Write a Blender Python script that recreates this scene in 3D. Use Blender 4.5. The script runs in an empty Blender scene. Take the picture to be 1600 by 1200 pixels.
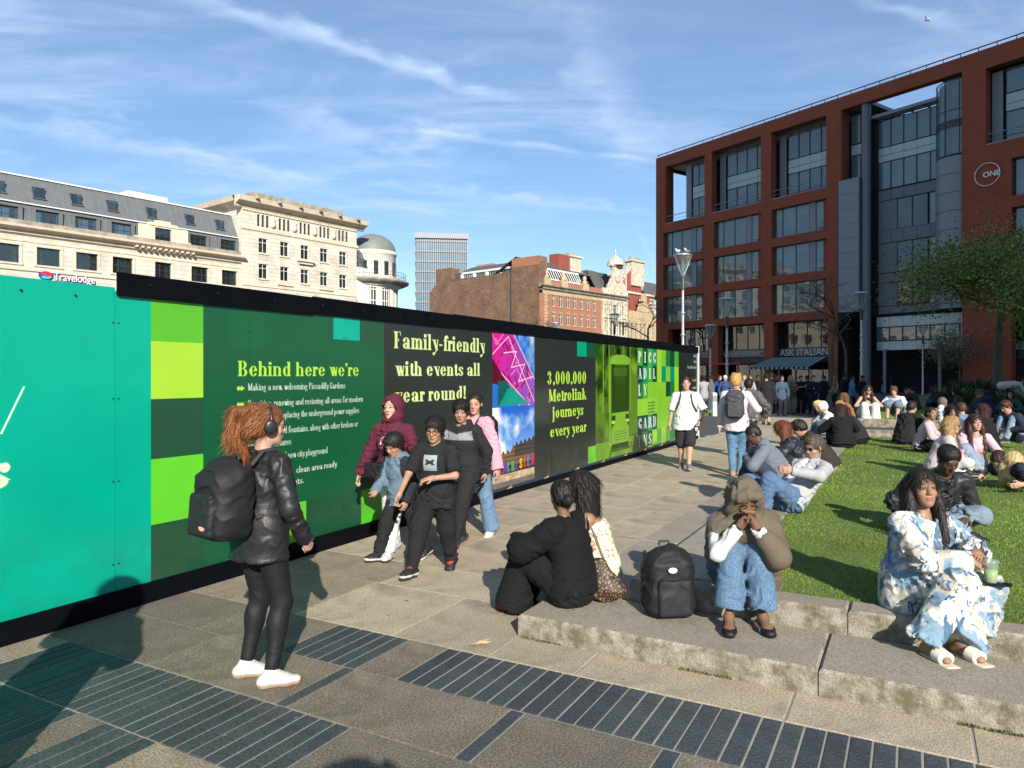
import bpy, bmesh, math, random, time
import numpy as np
from mathutils import Vector, Matrix
T0 = time.time()
sc = bpy.context.scene
col = sc.collection
# ------------------------------------------------------------ camera, sky, sun, exposure
cam = bpy.data.objects.new('camera', bpy.data.cameras.new('camera'))
col.objects.link(cam); sc.camera = cam
H = 1.72; F = 1130.0
cam.location = (0, 0, H); cam.rotation_euler = (math.radians(90), 0, 0)
cam.data.sensor_width = 36; cam.data.lens = 36 * F / 1600; cam.data.shift_y = -14 / 1600
cam.data.clip_end = 3000; cam.data.clip_start = 0.05
SUN_EL = 26.0
SX, SY = 0.20, -0.98                       # horizontal direction towards the sun
sn = math.hypot(SX, SY)
tosun = Vector((SX / sn * math.cos(math.radians(SUN_EL)), SY / sn * math.cos(math.radians(SUN_EL)), math.sin(math.radians(SUN_EL))))
w = bpy.data.worlds.new('World'); sc.world = w; w.use_nodes = True
nt = w.node_tree; nt.nodes.clear(); N = nt.nodes.new; L = nt.links.new
out = N('ShaderNodeOutputWorld'); bg = N('ShaderNodeBackground'); sky = N('ShaderNodeTexSky')
sky.sky_type = 'NISHITA'; sky.sun_disc = False; sky.sun_elevation = math.radians(SUN_EL)
sky.sun_rotation = math.atan2(SX, SY); sky.air_density = 1.0; sky.dust_density = 0.0; sky.ozone_density = 3.0
bg.inputs[1].default_value = 0.086
tc = N('ShaderNodeTexCoord'); sep = N('ShaderNodeSeparateXYZ'); L(tc.outputs['Generated'], sep.inputs[0])
def mth(op, a, b=None, c=None, clamp=False):
 n = N('ShaderNodeMath'); n.operation = op; n.use_clamp = clamp
 for i, v in enumerate((a, b, c)):
  if v is None: continue
  if isinstance(v, (int, float)): n.inputs[i].default_value = v
  else: L(v, n.inputs[i])
 return n.outputs[0]
zz = mth('MAXIMUM', sep.outputs[2], 0.0); zz = mth('ADD', zz, 0.10)
u_ = mth('DIVIDE', sep.outputs[0], zz); v_ = mth('DIVIDE', sep.outputs[1], zz)
cmb = N('ShaderNodeCombineXYZ'); L(u_, cmb.inputs[0]); L(v_, cmb.inputs[1])
def cirrus(rot, sx, sy, scale, lo, hi, dist, off=0.0):
 mp = N('ShaderNodeMapping'); mp.inputs['Rotation'].default_value = (0, 0, math.radians(rot))
 mp.inputs['Scale'].default_value = (sx, sy, 1); mp.inputs['Location'].default_value = (off, off * .7, 0)
 L(cmb.outputs[0], mp.inputs[0])
 no = N('ShaderNodeTexNoise'); no.inputs['Scale'].default_value = scale; no.inputs['Detail'].default_value = 9
 no.inputs['Roughness'].default_value = 0.62; no.inputs['Distortion'].default_value = dist
 L(mp.outputs[0], no.inputs['Vector'])
 mr = N('ShaderNodeMapRange'); mr.interpolation_type = 'SMOOTHSTEP'
 mr.inputs[1].default_value = lo; mr.inputs[2].default_value = hi; L(no.outputs[0], mr.inputs[0])
 return mr.outputs[0]
def trail(x0, y0, x1, y1, wd, amp, soft=.5):
 dx, dy = x1 - x0, y1 - y0; l = math.hypot(dx, dy); nx, ny = -dy / l, dx / l
 no = N('ShaderNodeTexNoise'); no.inputs['Scale'].default_value = 6; no.inputs['Detail'].default_value = 6
 L(cmb.outputs[0], no.inputs['Vector'])
 d = mth('ADD', mth('MULTIPLY', mth('SUBTRACT', u_, x0), nx), mth('MULTIPLY', mth('SUBTRACT', v_, y0), ny))
 d = mth('ADD', d, mth('MULTIPLY', mth('SUBTRACT', no.outputs[0], .5), wd * 3.0))
 d = mth('ABSOLUTE', d)
 al = mth('ADD', mth('MULTIPLY', mth('SUBTRACT', u_, x0), dx / l), mth('MULTIPLY', mth('SUBTRACT', v_, y0), dy / l))
 mr = N('ShaderNodeMapRange'); mr.interpolation_type = 'SMOOTHSTEP'
 mr.inputs[1].default_value = wd; mr.inputs[2].default_value = 0; L(d, mr.inputs[0])
 e0 = N('ShaderNodeMapRange'); e0.interpolation_type = 'SMOOTHSTEP'; e0.inputs[1].default_value = -.15 * l; e0.inputs[2].default_value = .25 * l; L(al, e0.inputs[0])
 e1_ = N('ShaderNodeMapRange'); e1_.interpolation_type = 'SMOOTHSTEP'; e1_.inputs[1].default_value = 1.15 * l; e1_.inputs[2].default_value = .8 * l; L(al, e1_.inputs[0])
 n2 = mth('MULTIPLY', mth('SUBTRACT', no.outputs[0], .3, clamp=True), 2.2 * amp)
 return mth('MULTIPLY', mth('MULTIPLY', mr.outputs[0], n2), mth('MULTIPLY', e0.outputs[0], e1_.outputs[0]))
def plane_uv(px, py):
 x, z = (px - 800) / F, (586 - py) / F; n = math.sqrt(x * x + 1 + z * z); x /= n; y = 1 / n; z /= n
 return x / (z + .10), y / (z + .10)
c1 = mth('MULTIPLY', cirrus(25, 1.0, 2.6, 1.1, 0.40, 0.88, .9, 2.3), .50)
c2 = mth('MULTIPLY', cirrus(-35, 0.7, 2.0, 2.4, 0.42, 0.92, 1.3, 7.7), .36)
big = cirrus(10, 1, 1, 0.55, .40, .66, .3, 4.1)
cl = mth('MULTIPLY', mth('ADD', c1, c2), mth('ADD', big, .25))
for a_, b_, wd, am in [((240, -25), (780, 150), .07, .9), ((-60, 165), (520, 300), .16, .55), ((420, 190), (700, 250), .30, .45), ((640, 205), (1010, 252), .035, .5),
      ((560, 285), (1010, 332), .10, .5), ((1000, 260), (880, -20), .12, .28), ((1340, -5), (1500, 45), .04, .5), ((990, 345), (1040, 450), .03, .3)]:
 p, q = plane_uv(*a_), plane_uv(*b_)
 cl = mth('ADD', cl, trail(p[0], p[1], q[0], q[1], wd, am))
veil = N('ShaderNodeMapRange'); veil.inputs[1].default_value = .0; veil.inputs[2].default_value = .45
veil.inputs[3].default_value = .08; veil.inputs[4].default_value = .20; L(sep.outputs[2], veil.inputs[0])
cl = mth('MINIMUM', mth('ADD', cl, veil.outputs[0]), 0.8)
mixc = N('ShaderNodeMixRGB'); L(cl, mixc.inputs[0]); mixc.inputs[2].default_value = (5.3, 6.5, 8.6, 1)
hsv = N('ShaderNodeHueSaturation'); hsv.inputs['Saturation'].default_value = 1.16; hsv.inputs['Value'].default_value = 1.0
L(sky.outputs[0], hsv.inputs['Color']); L(hsv.outputs[0], mixc.inputs[1])
L(mixc.outputs[0], bg.inputs[0]); L(bg.outputs[0], out.inputs[0])
sl = bpy.data.lights.new('sun', 'SUN'); sl.energy = 5.0; sl.angle = math.radians(.53); sl.color = (1.0, .93, .82)
sun = bpy.data.objects.new('sun', sl); col.objects.link(sun); sun.rotation_euler = tosun.to_track_quat('Z', 'Y').to_euler()
sc.view_settings.view_transform = 'Standard'; sc.view_settings.look = 'None'; sc.view_settings.gamma = 1
sc.view_settings.exposure = 0.72; sc.view_settings.use_curve_mapping = False
sc.cycles.max_bounces = 5; sc.cycles.transparent_max_bounces = 8
random.seed(7); rng = np.random.default_rng(7)
# ------------------------------------------------------------ layout frames
e1 = np.array([622, 1130.]); e1 /= np.linalg.norm(e1); e2 = np.array([e1[1], -e1[0]]); P0 = np.array([-2.51, 5.91])
def G(px, py, z=0):
 Y = (H - z) * F / (py - 586); return ((px - 800) / F * Y, Y)
def UV(u, v, z=0):
 p = P0 + u * e1 + v * e2; return Vector((p[0], p[1], z))
UVROT = math.atan2(e1[1], e1[0])      # local x = u (along the hoarding); local y = -v
# ------------------------------------------------------------ materials
MATS = {}
def srgb(r, g, b):
 f = lambda c: (c / 255 / 12.92) if c / 255 <= .04045 else ((c / 255 + .055) / 1.055) ** 2.4
 return (f(r), f(g), f(b))
def mat(name, color=(.5, .5, .5), rough=.8, var=.15, vscale=4, bump=0.0, bscale=30, metal=0, spec=.5, attr=None, coat=0, stretch=None,
  speck=0, spk=.45, sheen=0, sss=0, dirt=None, trans=None):
 if name in MATS: return MATS[name]
 m = bpy.data.materials.new(name); m.use_nodes = True; t = m.node_tree; nn = t.nodes; lk = t.links.new
 b = nn['Principled BSDF']; b.inputs['Roughness'].default_value = rough; b.inputs['Metallic'].default_value = metal
 b.inputs['Specular IOR Level'].default_value = spec
 if coat: b.inputs['Coat Weight'].default_value = coat; b.inputs['Coat Roughness'].default_value = .08
 if sheen: b.inputs['Sheen Weight'].default_value = sheen; b.inputs['Sheen Roughness'].default_value = .5
 if sss:
  b.inputs['Subsurface Weight'].default_value = sss; b.inputs['Subsurface Radius'].default_value = (.012, .004, .002); b.inputs['Subsurface Scale'].default_value = 1
 tcn = nn.new('ShaderNodeTexCoord'); mp = nn.new('ShaderNodeMapping'); lk(tcn.outputs['Object'], mp.inputs[0])
 if stretch: mp.inputs['Scale'].default_value = stretch
 if attr:
  a = nn.new('ShaderNodeAttribute'); a.attribute_name = attr; src = a.outputs['Color']
 else:
  a = nn.new('ShaderNodeRGB'); a.outputs[0].default_value = (*color, 1); src = a.outputs[0]
 no = nn.new('ShaderNodeTexNoise'); no.inputs['Scale'].default_value = vscale; no.inputs['Detail'].default_value = 8; no.inputs['Roughness'].default_value = .65
 lk(mp.outputs[0], no.inputs['Vector'])
 mr = nn.new('ShaderNodeMapRange'); mr.inputs[1].default_value = .25; mr.inputs[2].default_value = .75
 mr.inputs[3].default_value = 1 - var; mr.inputs[4].default_value = 1 + var; lk(no.outputs[0], mr.inputs[0])
 mx = nn.new('ShaderNodeVectorMath'); mx.operation = 'SCALE'; lk(src, mx.inputs[0]); lk(mr.outputs[0], mx.inputs['Scale']); src = mx.outputs[0]
 if speck:
  n2 = nn.new('ShaderNodeTexNoise'); n2.inputs['Scale'].default_value = speck; n2.inputs['Detail'].default_value = 3; n2.inputs['Roughness'].default_value = .8
  lk(mp.outputs[0], n2.inputs['Vector'])
  m2 = nn.new('ShaderNodeMapRange'); m2.inputs[1].default_value = .38; m2.inputs[2].default_value = .62; m2.inputs[3].default_value = 1 - spk; m2.inputs[4].default_value = 1 + spk
  lk(n2.outputs[0], m2.inputs[0]); x2 = nn.new('ShaderNodeVectorMath'); x2.operation = 'SCALE'; lk(src, x2.inputs[0]); lk(m2.outputs[0], x2.inputs['Scale']); src = x2.outputs[0]
 if dirt:
  dc, dscale, lo, hi = dirt
  n3 = nn.new('ShaderNodeTexNoise'); n3.inputs['Scale'].default_value = dscale; n3.inputs['Detail'].default_value = 9; n3.inputs['Roughness'].default_value = .7
  lk(mp.outputs[0], n3.inputs['Vector']); m3 = nn.new('ShaderNodeMapRange'); m3.inputs[1].default_value = lo; m3.inputs[2].default_value = hi
  lk(n3.outputs[0], m3.inputs[0]); x3 = nn.new('ShaderNodeMixRGB'); lk(m3.outputs[0], x3.inputs[0]); lk(src, x3.inputs[1]); x3.inputs[2].default_value = (*dc, 1); src = x3.outputs[0]
 lk(src, b.inputs['Base Color'])
 if bump:
  n4 = nn.new('ShaderNodeTexNoise'); n4.inputs['Scale'].default_value = bscale; n4.inputs['Detail'].default_value = 6; lk(mp.outputs[0], n4.inputs['Vector'])
  bn = nn.new('ShaderNodeBump'); bn.inputs['Strength'].default_value = 1; bn.inputs['Distance'].default_value = bump
  lk(n4.outputs[0], bn.inputs['Height']); lk(bn.outputs[0], b.inputs['Normal'])
 MATS[name] = m; return m
def glassmat(name, tint=(.02, .035, .04), mixf=.5, rough=.02):
 if name in MATS: return MATS[name]
 m = bpy.data.materials.new(name); m.use_nodes = True; t = m.node_tree; nn = t.nodes; lk = t.links.new
 b = nn['Principled BSDF']; o = nn['Material Output']
 b.inputs['Base Color'].default_value = (*tint, 1); b.inputs['Roughness'].default_value = rough; b.inputs['Specular IOR Level'].default_value = 1.0
 b.inputs['IOR'].default_value = 1.9
 n0 = nn.new('ShaderNodeTexNoise'); n0.inputs['Scale'].default_value = .7; bn = nn.new('ShaderNodeBump'); bn.inputs['Distance'].default_value = .012; bn.inputs['Strength'].default_value = .6
 tcn = nn.new('ShaderNodeTexCoord'); lk(tcn.outputs['Object'], n0.inputs['Vector']); lk(n0.outputs[0], bn.inputs['Height']); lk(bn.outputs[0], b.inputs['Normal'])
 tr = nn.new('ShaderNodeBsdfTransparent'); tr.inputs[0].default_value = (.75, .85, .85, 1); ms = nn.new('ShaderNodeMixShader'); ms.inputs[0].default_value = mixf
 lk(tr.outputs[0], ms.inputs[1]); lk(b.outputs[0], ms.inputs[2]); lk(ms.outputs[0], o.inputs[0]); MATS[name] = m; return m
# ------------------------------------------------------------ object helpers
def tag(o, label=None, cat=None, group=None, kind=None):
 if label: o['label'] = label
 if cat: o['category'] = cat
 if group: o['group'] = group
 if kind: o['kind'] = kind
 return o
def link(o, parent=None):
 col.objects.link(o)
 if parent is not None: o.parent = parent
 return o
def empty(name, loc=(0, 0, 0), rz=0, label=None, cat=None, group=None, kind=None):
 o = bpy.data.objects.new(name, None); o.empty_display_size = .2; col.objects.link(o); o.location = loc; o.rotation_euler = (0, 0, rz)
 return tag(o, label, cat, group, kind)
def copy_tree(o, parent=None):
 c = o.copy(); col.objects.link(c)
 if parent is not None: c.parent = parent
 for ch in list(o.children): copy_tree(ch, c)
 return c
class MB:
 """Collects verts and faces; build() links them as one mesh object."""
 def __init__(s): s.v = []; s.f = []; s.m = []; s.cm = 0; s.sm = []
 def face(s, pts, smooth=False):
  n = len(s.v); s.v += [tuple(p) for p in pts]; s.f.append(tuple(range(n, n + len(pts)))); s.m.append(s.cm); s.sm.append(smooth)
 def mesh(s, verts, faces, smooth=False):
  n = len(s.v); s.v += [tuple(p) for p in verts]
  for f in faces: s.f.append(tuple(i + n for i in f)); s.m.append(s.cm); s.sm.append(smooth)
 def box(s, x0, x1, y0, y1, z0, z1, M=None):
  p = [(x, y, z) for z in (z0, z1) for y in (y0, y1) for x in (x0, x1)]
  if M is not None: p = [tuple(M @ Vector(q)) for q in p]
  s.mesh(p, [(0, 2, 3, 1), (4, 5, 7, 6), (0, 1, 5, 4), (2, 6, 7, 3), (0, 4, 6, 2), (1, 3, 7, 5)])
  return s
 def bevbox(s, x0, x1, y0, y1, z0, z1, b=.01):
  p = [(x0, y0, z0), (x1, y0, z0), (x1, y1, z0), (x0, y1, z0), (x0, y0, z1 - b), (x1, y0, z1 - b), (x1, y1, z1 - b), (x0, y1, z1 - b),
    (x0 + b, y0 + b, z1), (x1 - b, y0 + b, z1), (x1 - b, y1 - b, z1), (x0 + b, y1 - b, z1)]
  s.mesh(p, [(3, 2, 1, 0), (0, 1, 5, 4), (1, 2, 6, 5), (2, 3, 7, 6), (3, 0, 4, 7), (4, 5, 9, 8), (5, 6, 10, 9), (6, 7, 11, 10), (7, 4, 8, 11), (8, 9, 10, 11)])
  return s
 def tube(s, pts, rad, n=8, cap=True, smooth=True):
  pts = [Vector(p) for p in pts]; rs = rad if hasattr(rad, '__len__') else [rad] * len(pts); V = []; Fc = []
  up = Vector((0, 0, 1)); pa = None
  for i, p in enumerate(pts):
   d = (pts[min(i + 1, len(pts) - 1)] - pts[max(i - 1, 0)]).normalized()
   a = d.cross(up) if pa is None else d.cross(pa.cross(d))
   if a.length < 1e-4: a = d.cross(Vector((0, 1, 0)))
   a.normalize(); pa = a; b = d.cross(a)
   for k in range(n):
    t = 2 * math.pi * k / n; V.append(p + (a * math.cos(t) + b * math.sin(t)) * rs[i])
  for i in range(len(pts) - 1):
   for k in range(n): k2 = (k + 1) % n; Fc.append((i * n + k, i * n + k2, (i + 1) * n + k2, (i + 1) * n + k))
  s.mesh(V, Fc, smooth)
  if cap: s.mesh(V[:n], [tuple(reversed(range(n)))]); s.mesh(V[-n:], [tuple(range(n))])
  return s
 def lathe(s, prof, c=(0, 0, 0), n=16, a0=0, a1=2 * math.pi, smooth=True):
  full = abs(a1 - a0 - 2 * math.pi) < 1e-6; m = n if full else n + 1; V = []; Fc = []
  for (r, z) in prof:
   for k in range(m):
    t = a0 + (a1 - a0) * k / n; V.append((c[0] + r * math.cos(t), c[1] + r * math.sin(t), c[2] + z))
  for i in range(len(prof) - 1):
   for k in range(n): k2 = (k + 1) % m; Fc.append((i * m + k, i * m + k2, (i + 1) * m + k2, (i + 1) * m + k))
  s.mesh(V, Fc, smooth); return s
 def build(s, name, mats, parent=None, loc=None, rot=None, me=False):
  d = bpy.data.meshes.new(name); d.from_pydata(s.v, [], s.f)
  if not isinstance(mats, (list, tuple)): mats = [mats]
  for m in mats: d.materials.append(m)
  if len(mats) > 1: d.polygons.foreach_set('material_index', s.m)
  if any(s.sm): d.polygons.foreach_set('use_smooth', s.sm)
  d.update()
  if me: return d
  o = bpy.data.objects.new(name, d); link(o, parent)
  if loc is not None: o.location = loc
  if rot is not None: o.rotation_euler = rot
  return o
def inst(name, mesh, parent=None, loc=(0, 0, 0), rot=None, scale=None):
 o = bpy.data.objects.new(name, mesh); link(o, parent); o.location = loc
 if rot is not None: o.rotation_euler = rot
 if scale is not None: o.scale = scale
 return o
# ------------------------------------------------------------ ground
M_agg = mat('aggregate_paving', (.158, .132, .095), .92, .3, 3.0, .005, 120, speck=85, spk=.55, dirt=((.055, .050, .042), 1.9, .52, .74))
M_agg2 = mat('aggregate_paving_buff', (.225, .187, .132), .92, .3, 3.0, .005, 120, speck=80, spk=.5, dirt=((.06, .055, .048), 1.3, .58, .80))
M_agg3 = mat('aggregate_paving_grey', (.128, .108, .080), .92, .3, 3.0, .005, 120, speck=85, spk=.55, dirt=((.045, .043, .04), 1.6, .60, .82))
M_tan = [mat('buff_slab_%s' % n, c, .9, .20, 2.2, .003, 120, speck=85, spk=.38, dirt=((.13, .11, .085), 1.7, .52, .80)) for n, c in
   (('pale', (.355, .298, .208)), ('warm', (.338, .280, .192)), ('grey', (.325, .276, .198)), ('worn', (.308, .258, .182)))]
M_slate = [mat('slate_%s' % n, c, .62, .25, 6, .0012, 90, speck=60, dirt=((.12, .12, .115), 7, .66, .9)) for n, c in
   (('blue', (.040, .048, .052)), ('green', (.044, .053, .051)), ('dark', (.033, .039, .043)))]
M_joint = mat('pale_joint_mortar', (.27, .25, .21), .95, .2, 8, .002, 120)
M_tarmac = mat('tarmac', (.050, .050, .052), .93, .2, 1.5, .004, 160, speck=120)
M_gran = mat('granite_step_top', (.250, .220, .172), .88, .2, 5, .003, 120, speck=85, spk=.3, dirt=((.11, .10, .08), 2.5, .55, .85))
M_granf = mat('granite_riser_mossy', (.28, .252, .205), .93, .22, 14, .005, 70, speck=110, spk=.3, dirt=((.118, .100, .058), 8, .42, .60))
M_soil = mat('lawn_soil', (.085, .130, .020), .95, .3, 8, .02, 40)
g = MB(); g.box(-500, 500, -420, 700, -.30, -.022); go = g.build('ground', M_tarmac); tag(go, kind='structure')
def uvbox(mb, u0, u1, v0, v1, z0, z1, bev=.004, jit=0.0):
 """box in hoarding-aligned coordinates; vertices stored in the local frame (x=u, y=-v)"""
 if bev: mb.bevbox(u0, u1, -v1, -v0, z0, z1, bev)
 else: mb.box(u0, u1, -v1, -v0, z0, z1)
UVO = (P0[0], P0[1], 0)
def uvroot(name): return empty(name, UVO, UVROT)
pave = MB(); uvbox(pave, -9, 27.2, -.6, 60, -.02, -.0045, 0); bed = pave.build('pavement', M_joint); bed.location = UVO; bed.rotation_euler = (0, 0, UVROT); tag(bed, kind='structure')
_slabcache = {}
def slab(name, lu, lv, m, u, v, dz=0, th=.02, bev=.004, parent=None):
 key = (name, round(lu, 3), round(lv, 3), m.name, th)
 if key not in _slabcache:
  b = MB(); b.bevbox(0, lu, -lv, 0, -th, 0, bev); _slabcache[key] = b.build(name, m, me=True)
 o = inst(name, _slabcache[key], parent or bed, (u, -v, dz), (random.gauss(0, .0008), random.gauss(0, .0008), 0)); return o
def row_slats(u0, u1, v0, v1, pitch=.1):
 n = int(round((v1 - v0) / pitch)); p = (v1 - v0) / n
 for i in range(n): slab('slate_block', u1 - u0 - .014, p - .0125, random.choice(M_slate), u0 + .006, v0 + i * p + .005, .0 + random.uniform(-.0015, .0015), bev=.002)
def row_agg(u0, u1, v0, v1, m=None, L_=.9):
 n = max(1, int(round((v1 - v0) / L_))); p = (v1 - v0) / n
 for i in range(n): slab('paving_slab', u1 - u0 - .006, p - .006, m or random.choice([M_agg, M_agg2, M_agg3, M_agg]), u0 + .003, v0 + i * p + .003, random.uniform(-.0015, .0015), bev=.002)
RU = [-.165, -.705, -1.25, -1.80, -2.35, -2.90, -3.45, -4.0]
row_agg(RU[1], RU[0], 0, 1.60); row_slats(RU[1], RU[0], 1.60, 2.20); row_agg(RU[1], RU[0], 2.20, 2.50, M_agg, 1); row_slats(RU[1], RU[0], 2.50, 8.0)
row_agg(RU[2], RU[1], 0, 2.13); row_slats(RU[2], RU[1], 2.13, 2.215); row_agg(RU[2], RU[1], 2.215, 3.25, M_agg, 1.1); row_slats(RU[2], RU[1], 3.25, 3.335)
row_agg(RU[2], RU[1], 3.335, 4.05, M_agg3, 1.1); row_slats(RU[2], RU[1], 4.05, 4.14); row_agg(RU[2], RU[1], 4.14, 8)
row_agg(RU[3], RU[2], 0, .3, M_agg2, 1); row_slats(RU[3], RU[2], .3, 2.66); row_agg(RU[3], RU[2], 2.66, 8)
row_agg(RU[4], RU[3], 0, .2, M_agg2, 1); row_slats(RU[4], RU[3], .2, 1.34); row_agg(RU[4], RU[3], 1.34, 1.56, M_agg3, 1); row_slats(RU[4], RU[3], 1.56, 1.96); row_agg(RU[4], RU[3], 1.96, 8)
row_agg(RU[5], RU[4], 0, .4, M_agg2, 1); row_slats(RU[5], RU[4], .4, 1.0); row_agg(RU[5], RU[4], 1.0, 8)
row_agg(RU[6], RU[5], 0, 8); row_agg(RU[7], RU[6], 0, 8)
vv = [2.79, 3.36, 4.50, 5.31, 6.4, 7.5, 8.6]
for a, b in zip(vv, vv[1:]): slab('paving_slab', .38, b - a - .012, random.choice(M_tan), RU[0] + .004, a + .006, 0)
u = RU[0]; k = 0
while u < 27:
 lu = [.92, .62, 1.24, .78][k % 4]; off = [0, .35, -.25, .15][k % 4]
 edges = [.0, .47 + .2 * (k % 2), 1.15 + .12 * off, 2.05 + off * .4, 2.79]
 if u < .8: ms = [M_agg2, M_agg2, random.choice(M_tan), random.choice(M_tan)]
 else: ms = [random.choice(M_tan) for _ in range(4)]
 if u > 15.9: edges = [.1, 1.4, 2.79, 3.33]
 for (a, b), m in zip(zip(edges, edges[1:]), ms): slab('paving_slab', lu - .005, b - a - .005, m, u + .0025, a + .0025, random.uniform(-.002, .002), bev=.002)
 u += lu; k += 1
t = MB(); uvbox(t, 16.0, 60, -2.4, .09, -.02, .001, 0); uvbox(t, 27.05, 70, .09, 3.6, -.02, .001, 0); o = t.build('side_path', M_tarmac); o.location = UVO; o.rotation_euler = (0, 0, UVROT); tag(o, kind='structure')
st = empty('granite_steps', UVO, UVROT, 'low pale granite steps with mossy risers wrapping the near corner of the lawn', 'steps')
def step_block(u0, u1, v0, v1, z0, z1):
 b = MB(); lu, lv = u1 - u0, v1 - v0
 nU = max(1, int(lu / .18)); nV = max(1, int(lv / .12)); r = .014
 b.box(0, lu, -lv, 0, z0, z1 - r); nf = len(b.f)
 b.m = [1] * nf; b.cm = 0
 p = [(0, -lv, z1 - r), (lu, -lv, z1 - r), (lu, 0, z1 - r), (0, 0, z1 - r)]; q = [(r, -lv + r, z1), (lu - r, -lv + r, z1), (lu - r, -r, z1), (r, -r, z1)]
 for i in range(4): j = (i + 1) % 4; b.cm = 1; b.face([p[i], p[j], q[j], q[i]])
 b.cm = 0; b.face(q)
 o = b.build('step_block', [M_gran, M_granf], st); o.location = (u0, -v0, 0)
for a, b in zip([2.79, 4.62, 6.5, 8.4, 10.3], [4.62, 6.5, 8.4, 10.3, 12.2]):
 step_block(.22, .862 if a > 3 else .862, a, b - .006, -.05, .145)
for a, b in zip([.87, 2.7, 4.5, 6.3, 8.1, 9.9, 11.7, 13.1], [2.7, 4.5, 6.3, 8.1, 9.9, 11.7, 13.1, 14.9]): step_block(a, b - .006, 2.79, 3.325, -.05, .145)
for a, b in zip([3.33, 4.72, 6.6, 8.5, 10.4], [4.72, 6.6, 8.5, 10.4, 12.3]): step_block(.87, 1.09, a, b - .006, -.04, .29)
for a, b in zip([1.10, 2.9, 4.7, 6.5, 8.3, 10.1, 11.9, 13.5], [2.9, 4.7, 6.5, 8.3, 10.1, 11.9, 13.5, 14.9]): step_block(a, b - .006, 3.33, 3.93, -.04, .29)
for a, b in zip([3.33, 5.1, 7.0, 9.0, 11, 13], [5.1, 7, 9, 11, 13, 15]): step_block(14.95, 15.3, a, b - .006, -.04, .42)
for a, b in zip([3.7, 4.9], [4.9, 6.1]): step_block(16.3, 16.9, a, b - .012, .3, .60)
lw = MB(); uvbox(lw, 1.09, 14.95, 3.93, 30, -.02, .275, 0); o = lw.build('lawn', M_soil); o.location = UVO; o.rotation_euler = (0, 0, UVROT); tag(o, kind='structure')
lw = MB(); uvbox(lw, 17.0, 48, 3.9, 60, -.02, .425, 0); o = lw.build('lawn', M_soil); o.location = UVO; o.rotation_euler = (0, 0, UVROT); tag(o, kind='structure')
lw = MB(); uvbox(lw, 15.3, 17.0, 3.33, 60, -.02, .415, 0); o = lw.build('cross_path', M_tarmac); o.location = UVO; o.rotation_euler = (0, 0, UVROT); tag(o, kind='structure')
lw = MB(); uvbox(lw, 25, 34, -14, -2.4, -.02, .10, 0); o = lw.build('lawn', M_soil); o.location = UVO; o.rotation_euler = (0, 0, UVROT); tag(o, kind='structure')
M_grass = mat('grass_blade', (.1, .2, .03), .6, .1, 2, attr='Col', spec=.3)
def grass(name, regions, label):
 V = []; Cc = []; n_t = 0
 for (u0, u1, v0, v1, z, n, hh, ww) in regions:
  u = rng.uniform(u0, u1, n); v = rng.uniform(v0, v1, n)
  P = P0[None] + u[:, None] * e1 + v[:, None] * e2
  keep = (np.abs(P[:, 0]) < .78 * P[:, 1] + .5); P = P[keep]; n2 = len(P)
  a = rng.uniform(0, 2 * np.pi, n2); hgt = hh * rng.uniform(.4, 1.35, n2) * (.88 + .18 * np.sin(P[:, 0] * 5 + 2 * np.sin(P[:, 1] * 3))); lean = rng.normal(0, .45, (n2, 2)) * hgt[:, None]
  dx = np.cos(a) * ww / 2; dy = np.sin(a) * ww / 2
  b0 = np.stack([P[:, 0] - dx, P[:, 1] - dy, np.full(n2, z)], 1); b1 = np.stack([P[:, 0] + dx, P[:, 1] + dy, np.full(n2, z)], 1)
  tp = np.stack([P[:, 0] + lean[:, 0], P[:, 1] + lean[:, 1], z + hgt], 1)
  V.append(np.stack([b0, b1, tp], 1).reshape(-1, 3))
  patch = .5 + .5 * np.sin(P[:, 0] * 2.1 + np.sin(P[:, 1] * 1.3) * 2) * np.sin(P[:, 1] * 1.7 + 1.3 * np.sin(P[:, 0] * .9))
  r = rng.uniform(.6, 1.25, n2) * (.62 + .6 * patch); yel = (rng.uniform(0, 1, n2) < .10 + .35 * (np.sin(P[:, 0] * 3.3 + 1) * np.sin(P[:, 1] * 2.7 + np.sin(P[:, 0] * 2)) > .45))
  c = np.stack([np.where(yel, .28, .150) * r, np.where(yel, .28, .250) * r, np.where(yel, .05, .018) * r, np.ones(n2)], 1)
  Cc.append(np.repeat(c, 3, 0))
 V = np.concatenate(V); Cc = np.concatenate(Cc); nt_ = len(V) // 3
 me = bpy.data.meshes.new(name); me.vertices.add(len(V)); me.vertices.foreach_set('co', V.astype(np.float32).ravel())
 me.loops.add(len(V)); me.loops.foreach_set('vertex_index', np.arange(len(V), dtype=np.int32)); me.polygons.add(nt_)
 me.polygons.foreach_set('loop_start', np.arange(0, len(V), 3, dtype=np.int32)); me.update()
 at = me.color_attributes.new('Col', 'FLOAT_COLOR', 'POINT'); at.data.foreach_set('color', Cc.astype(np.float32).ravel())
 me.materials.append(M_grass); o = bpy.data.objects.new(name, me); link(o); tag(o, label, 'grass', kind='stuff'); return o
grass('grass', [(1.09, 3.0, 3.93, 8.0, .272, 60000, .018, .005), (3.0, 6.5, 3.93, 10, .272, 76000, .019, .007), (6.5, 14.9, 3.93, 16, .272, 80000, .026, .012),
    (17, 30, 4, 26, .42, 60000, .05, .02), (25, 34, -9, -2.4, .10, 15000, .06, .02)], 'short green lawn grass behind the granite steps')
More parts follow.
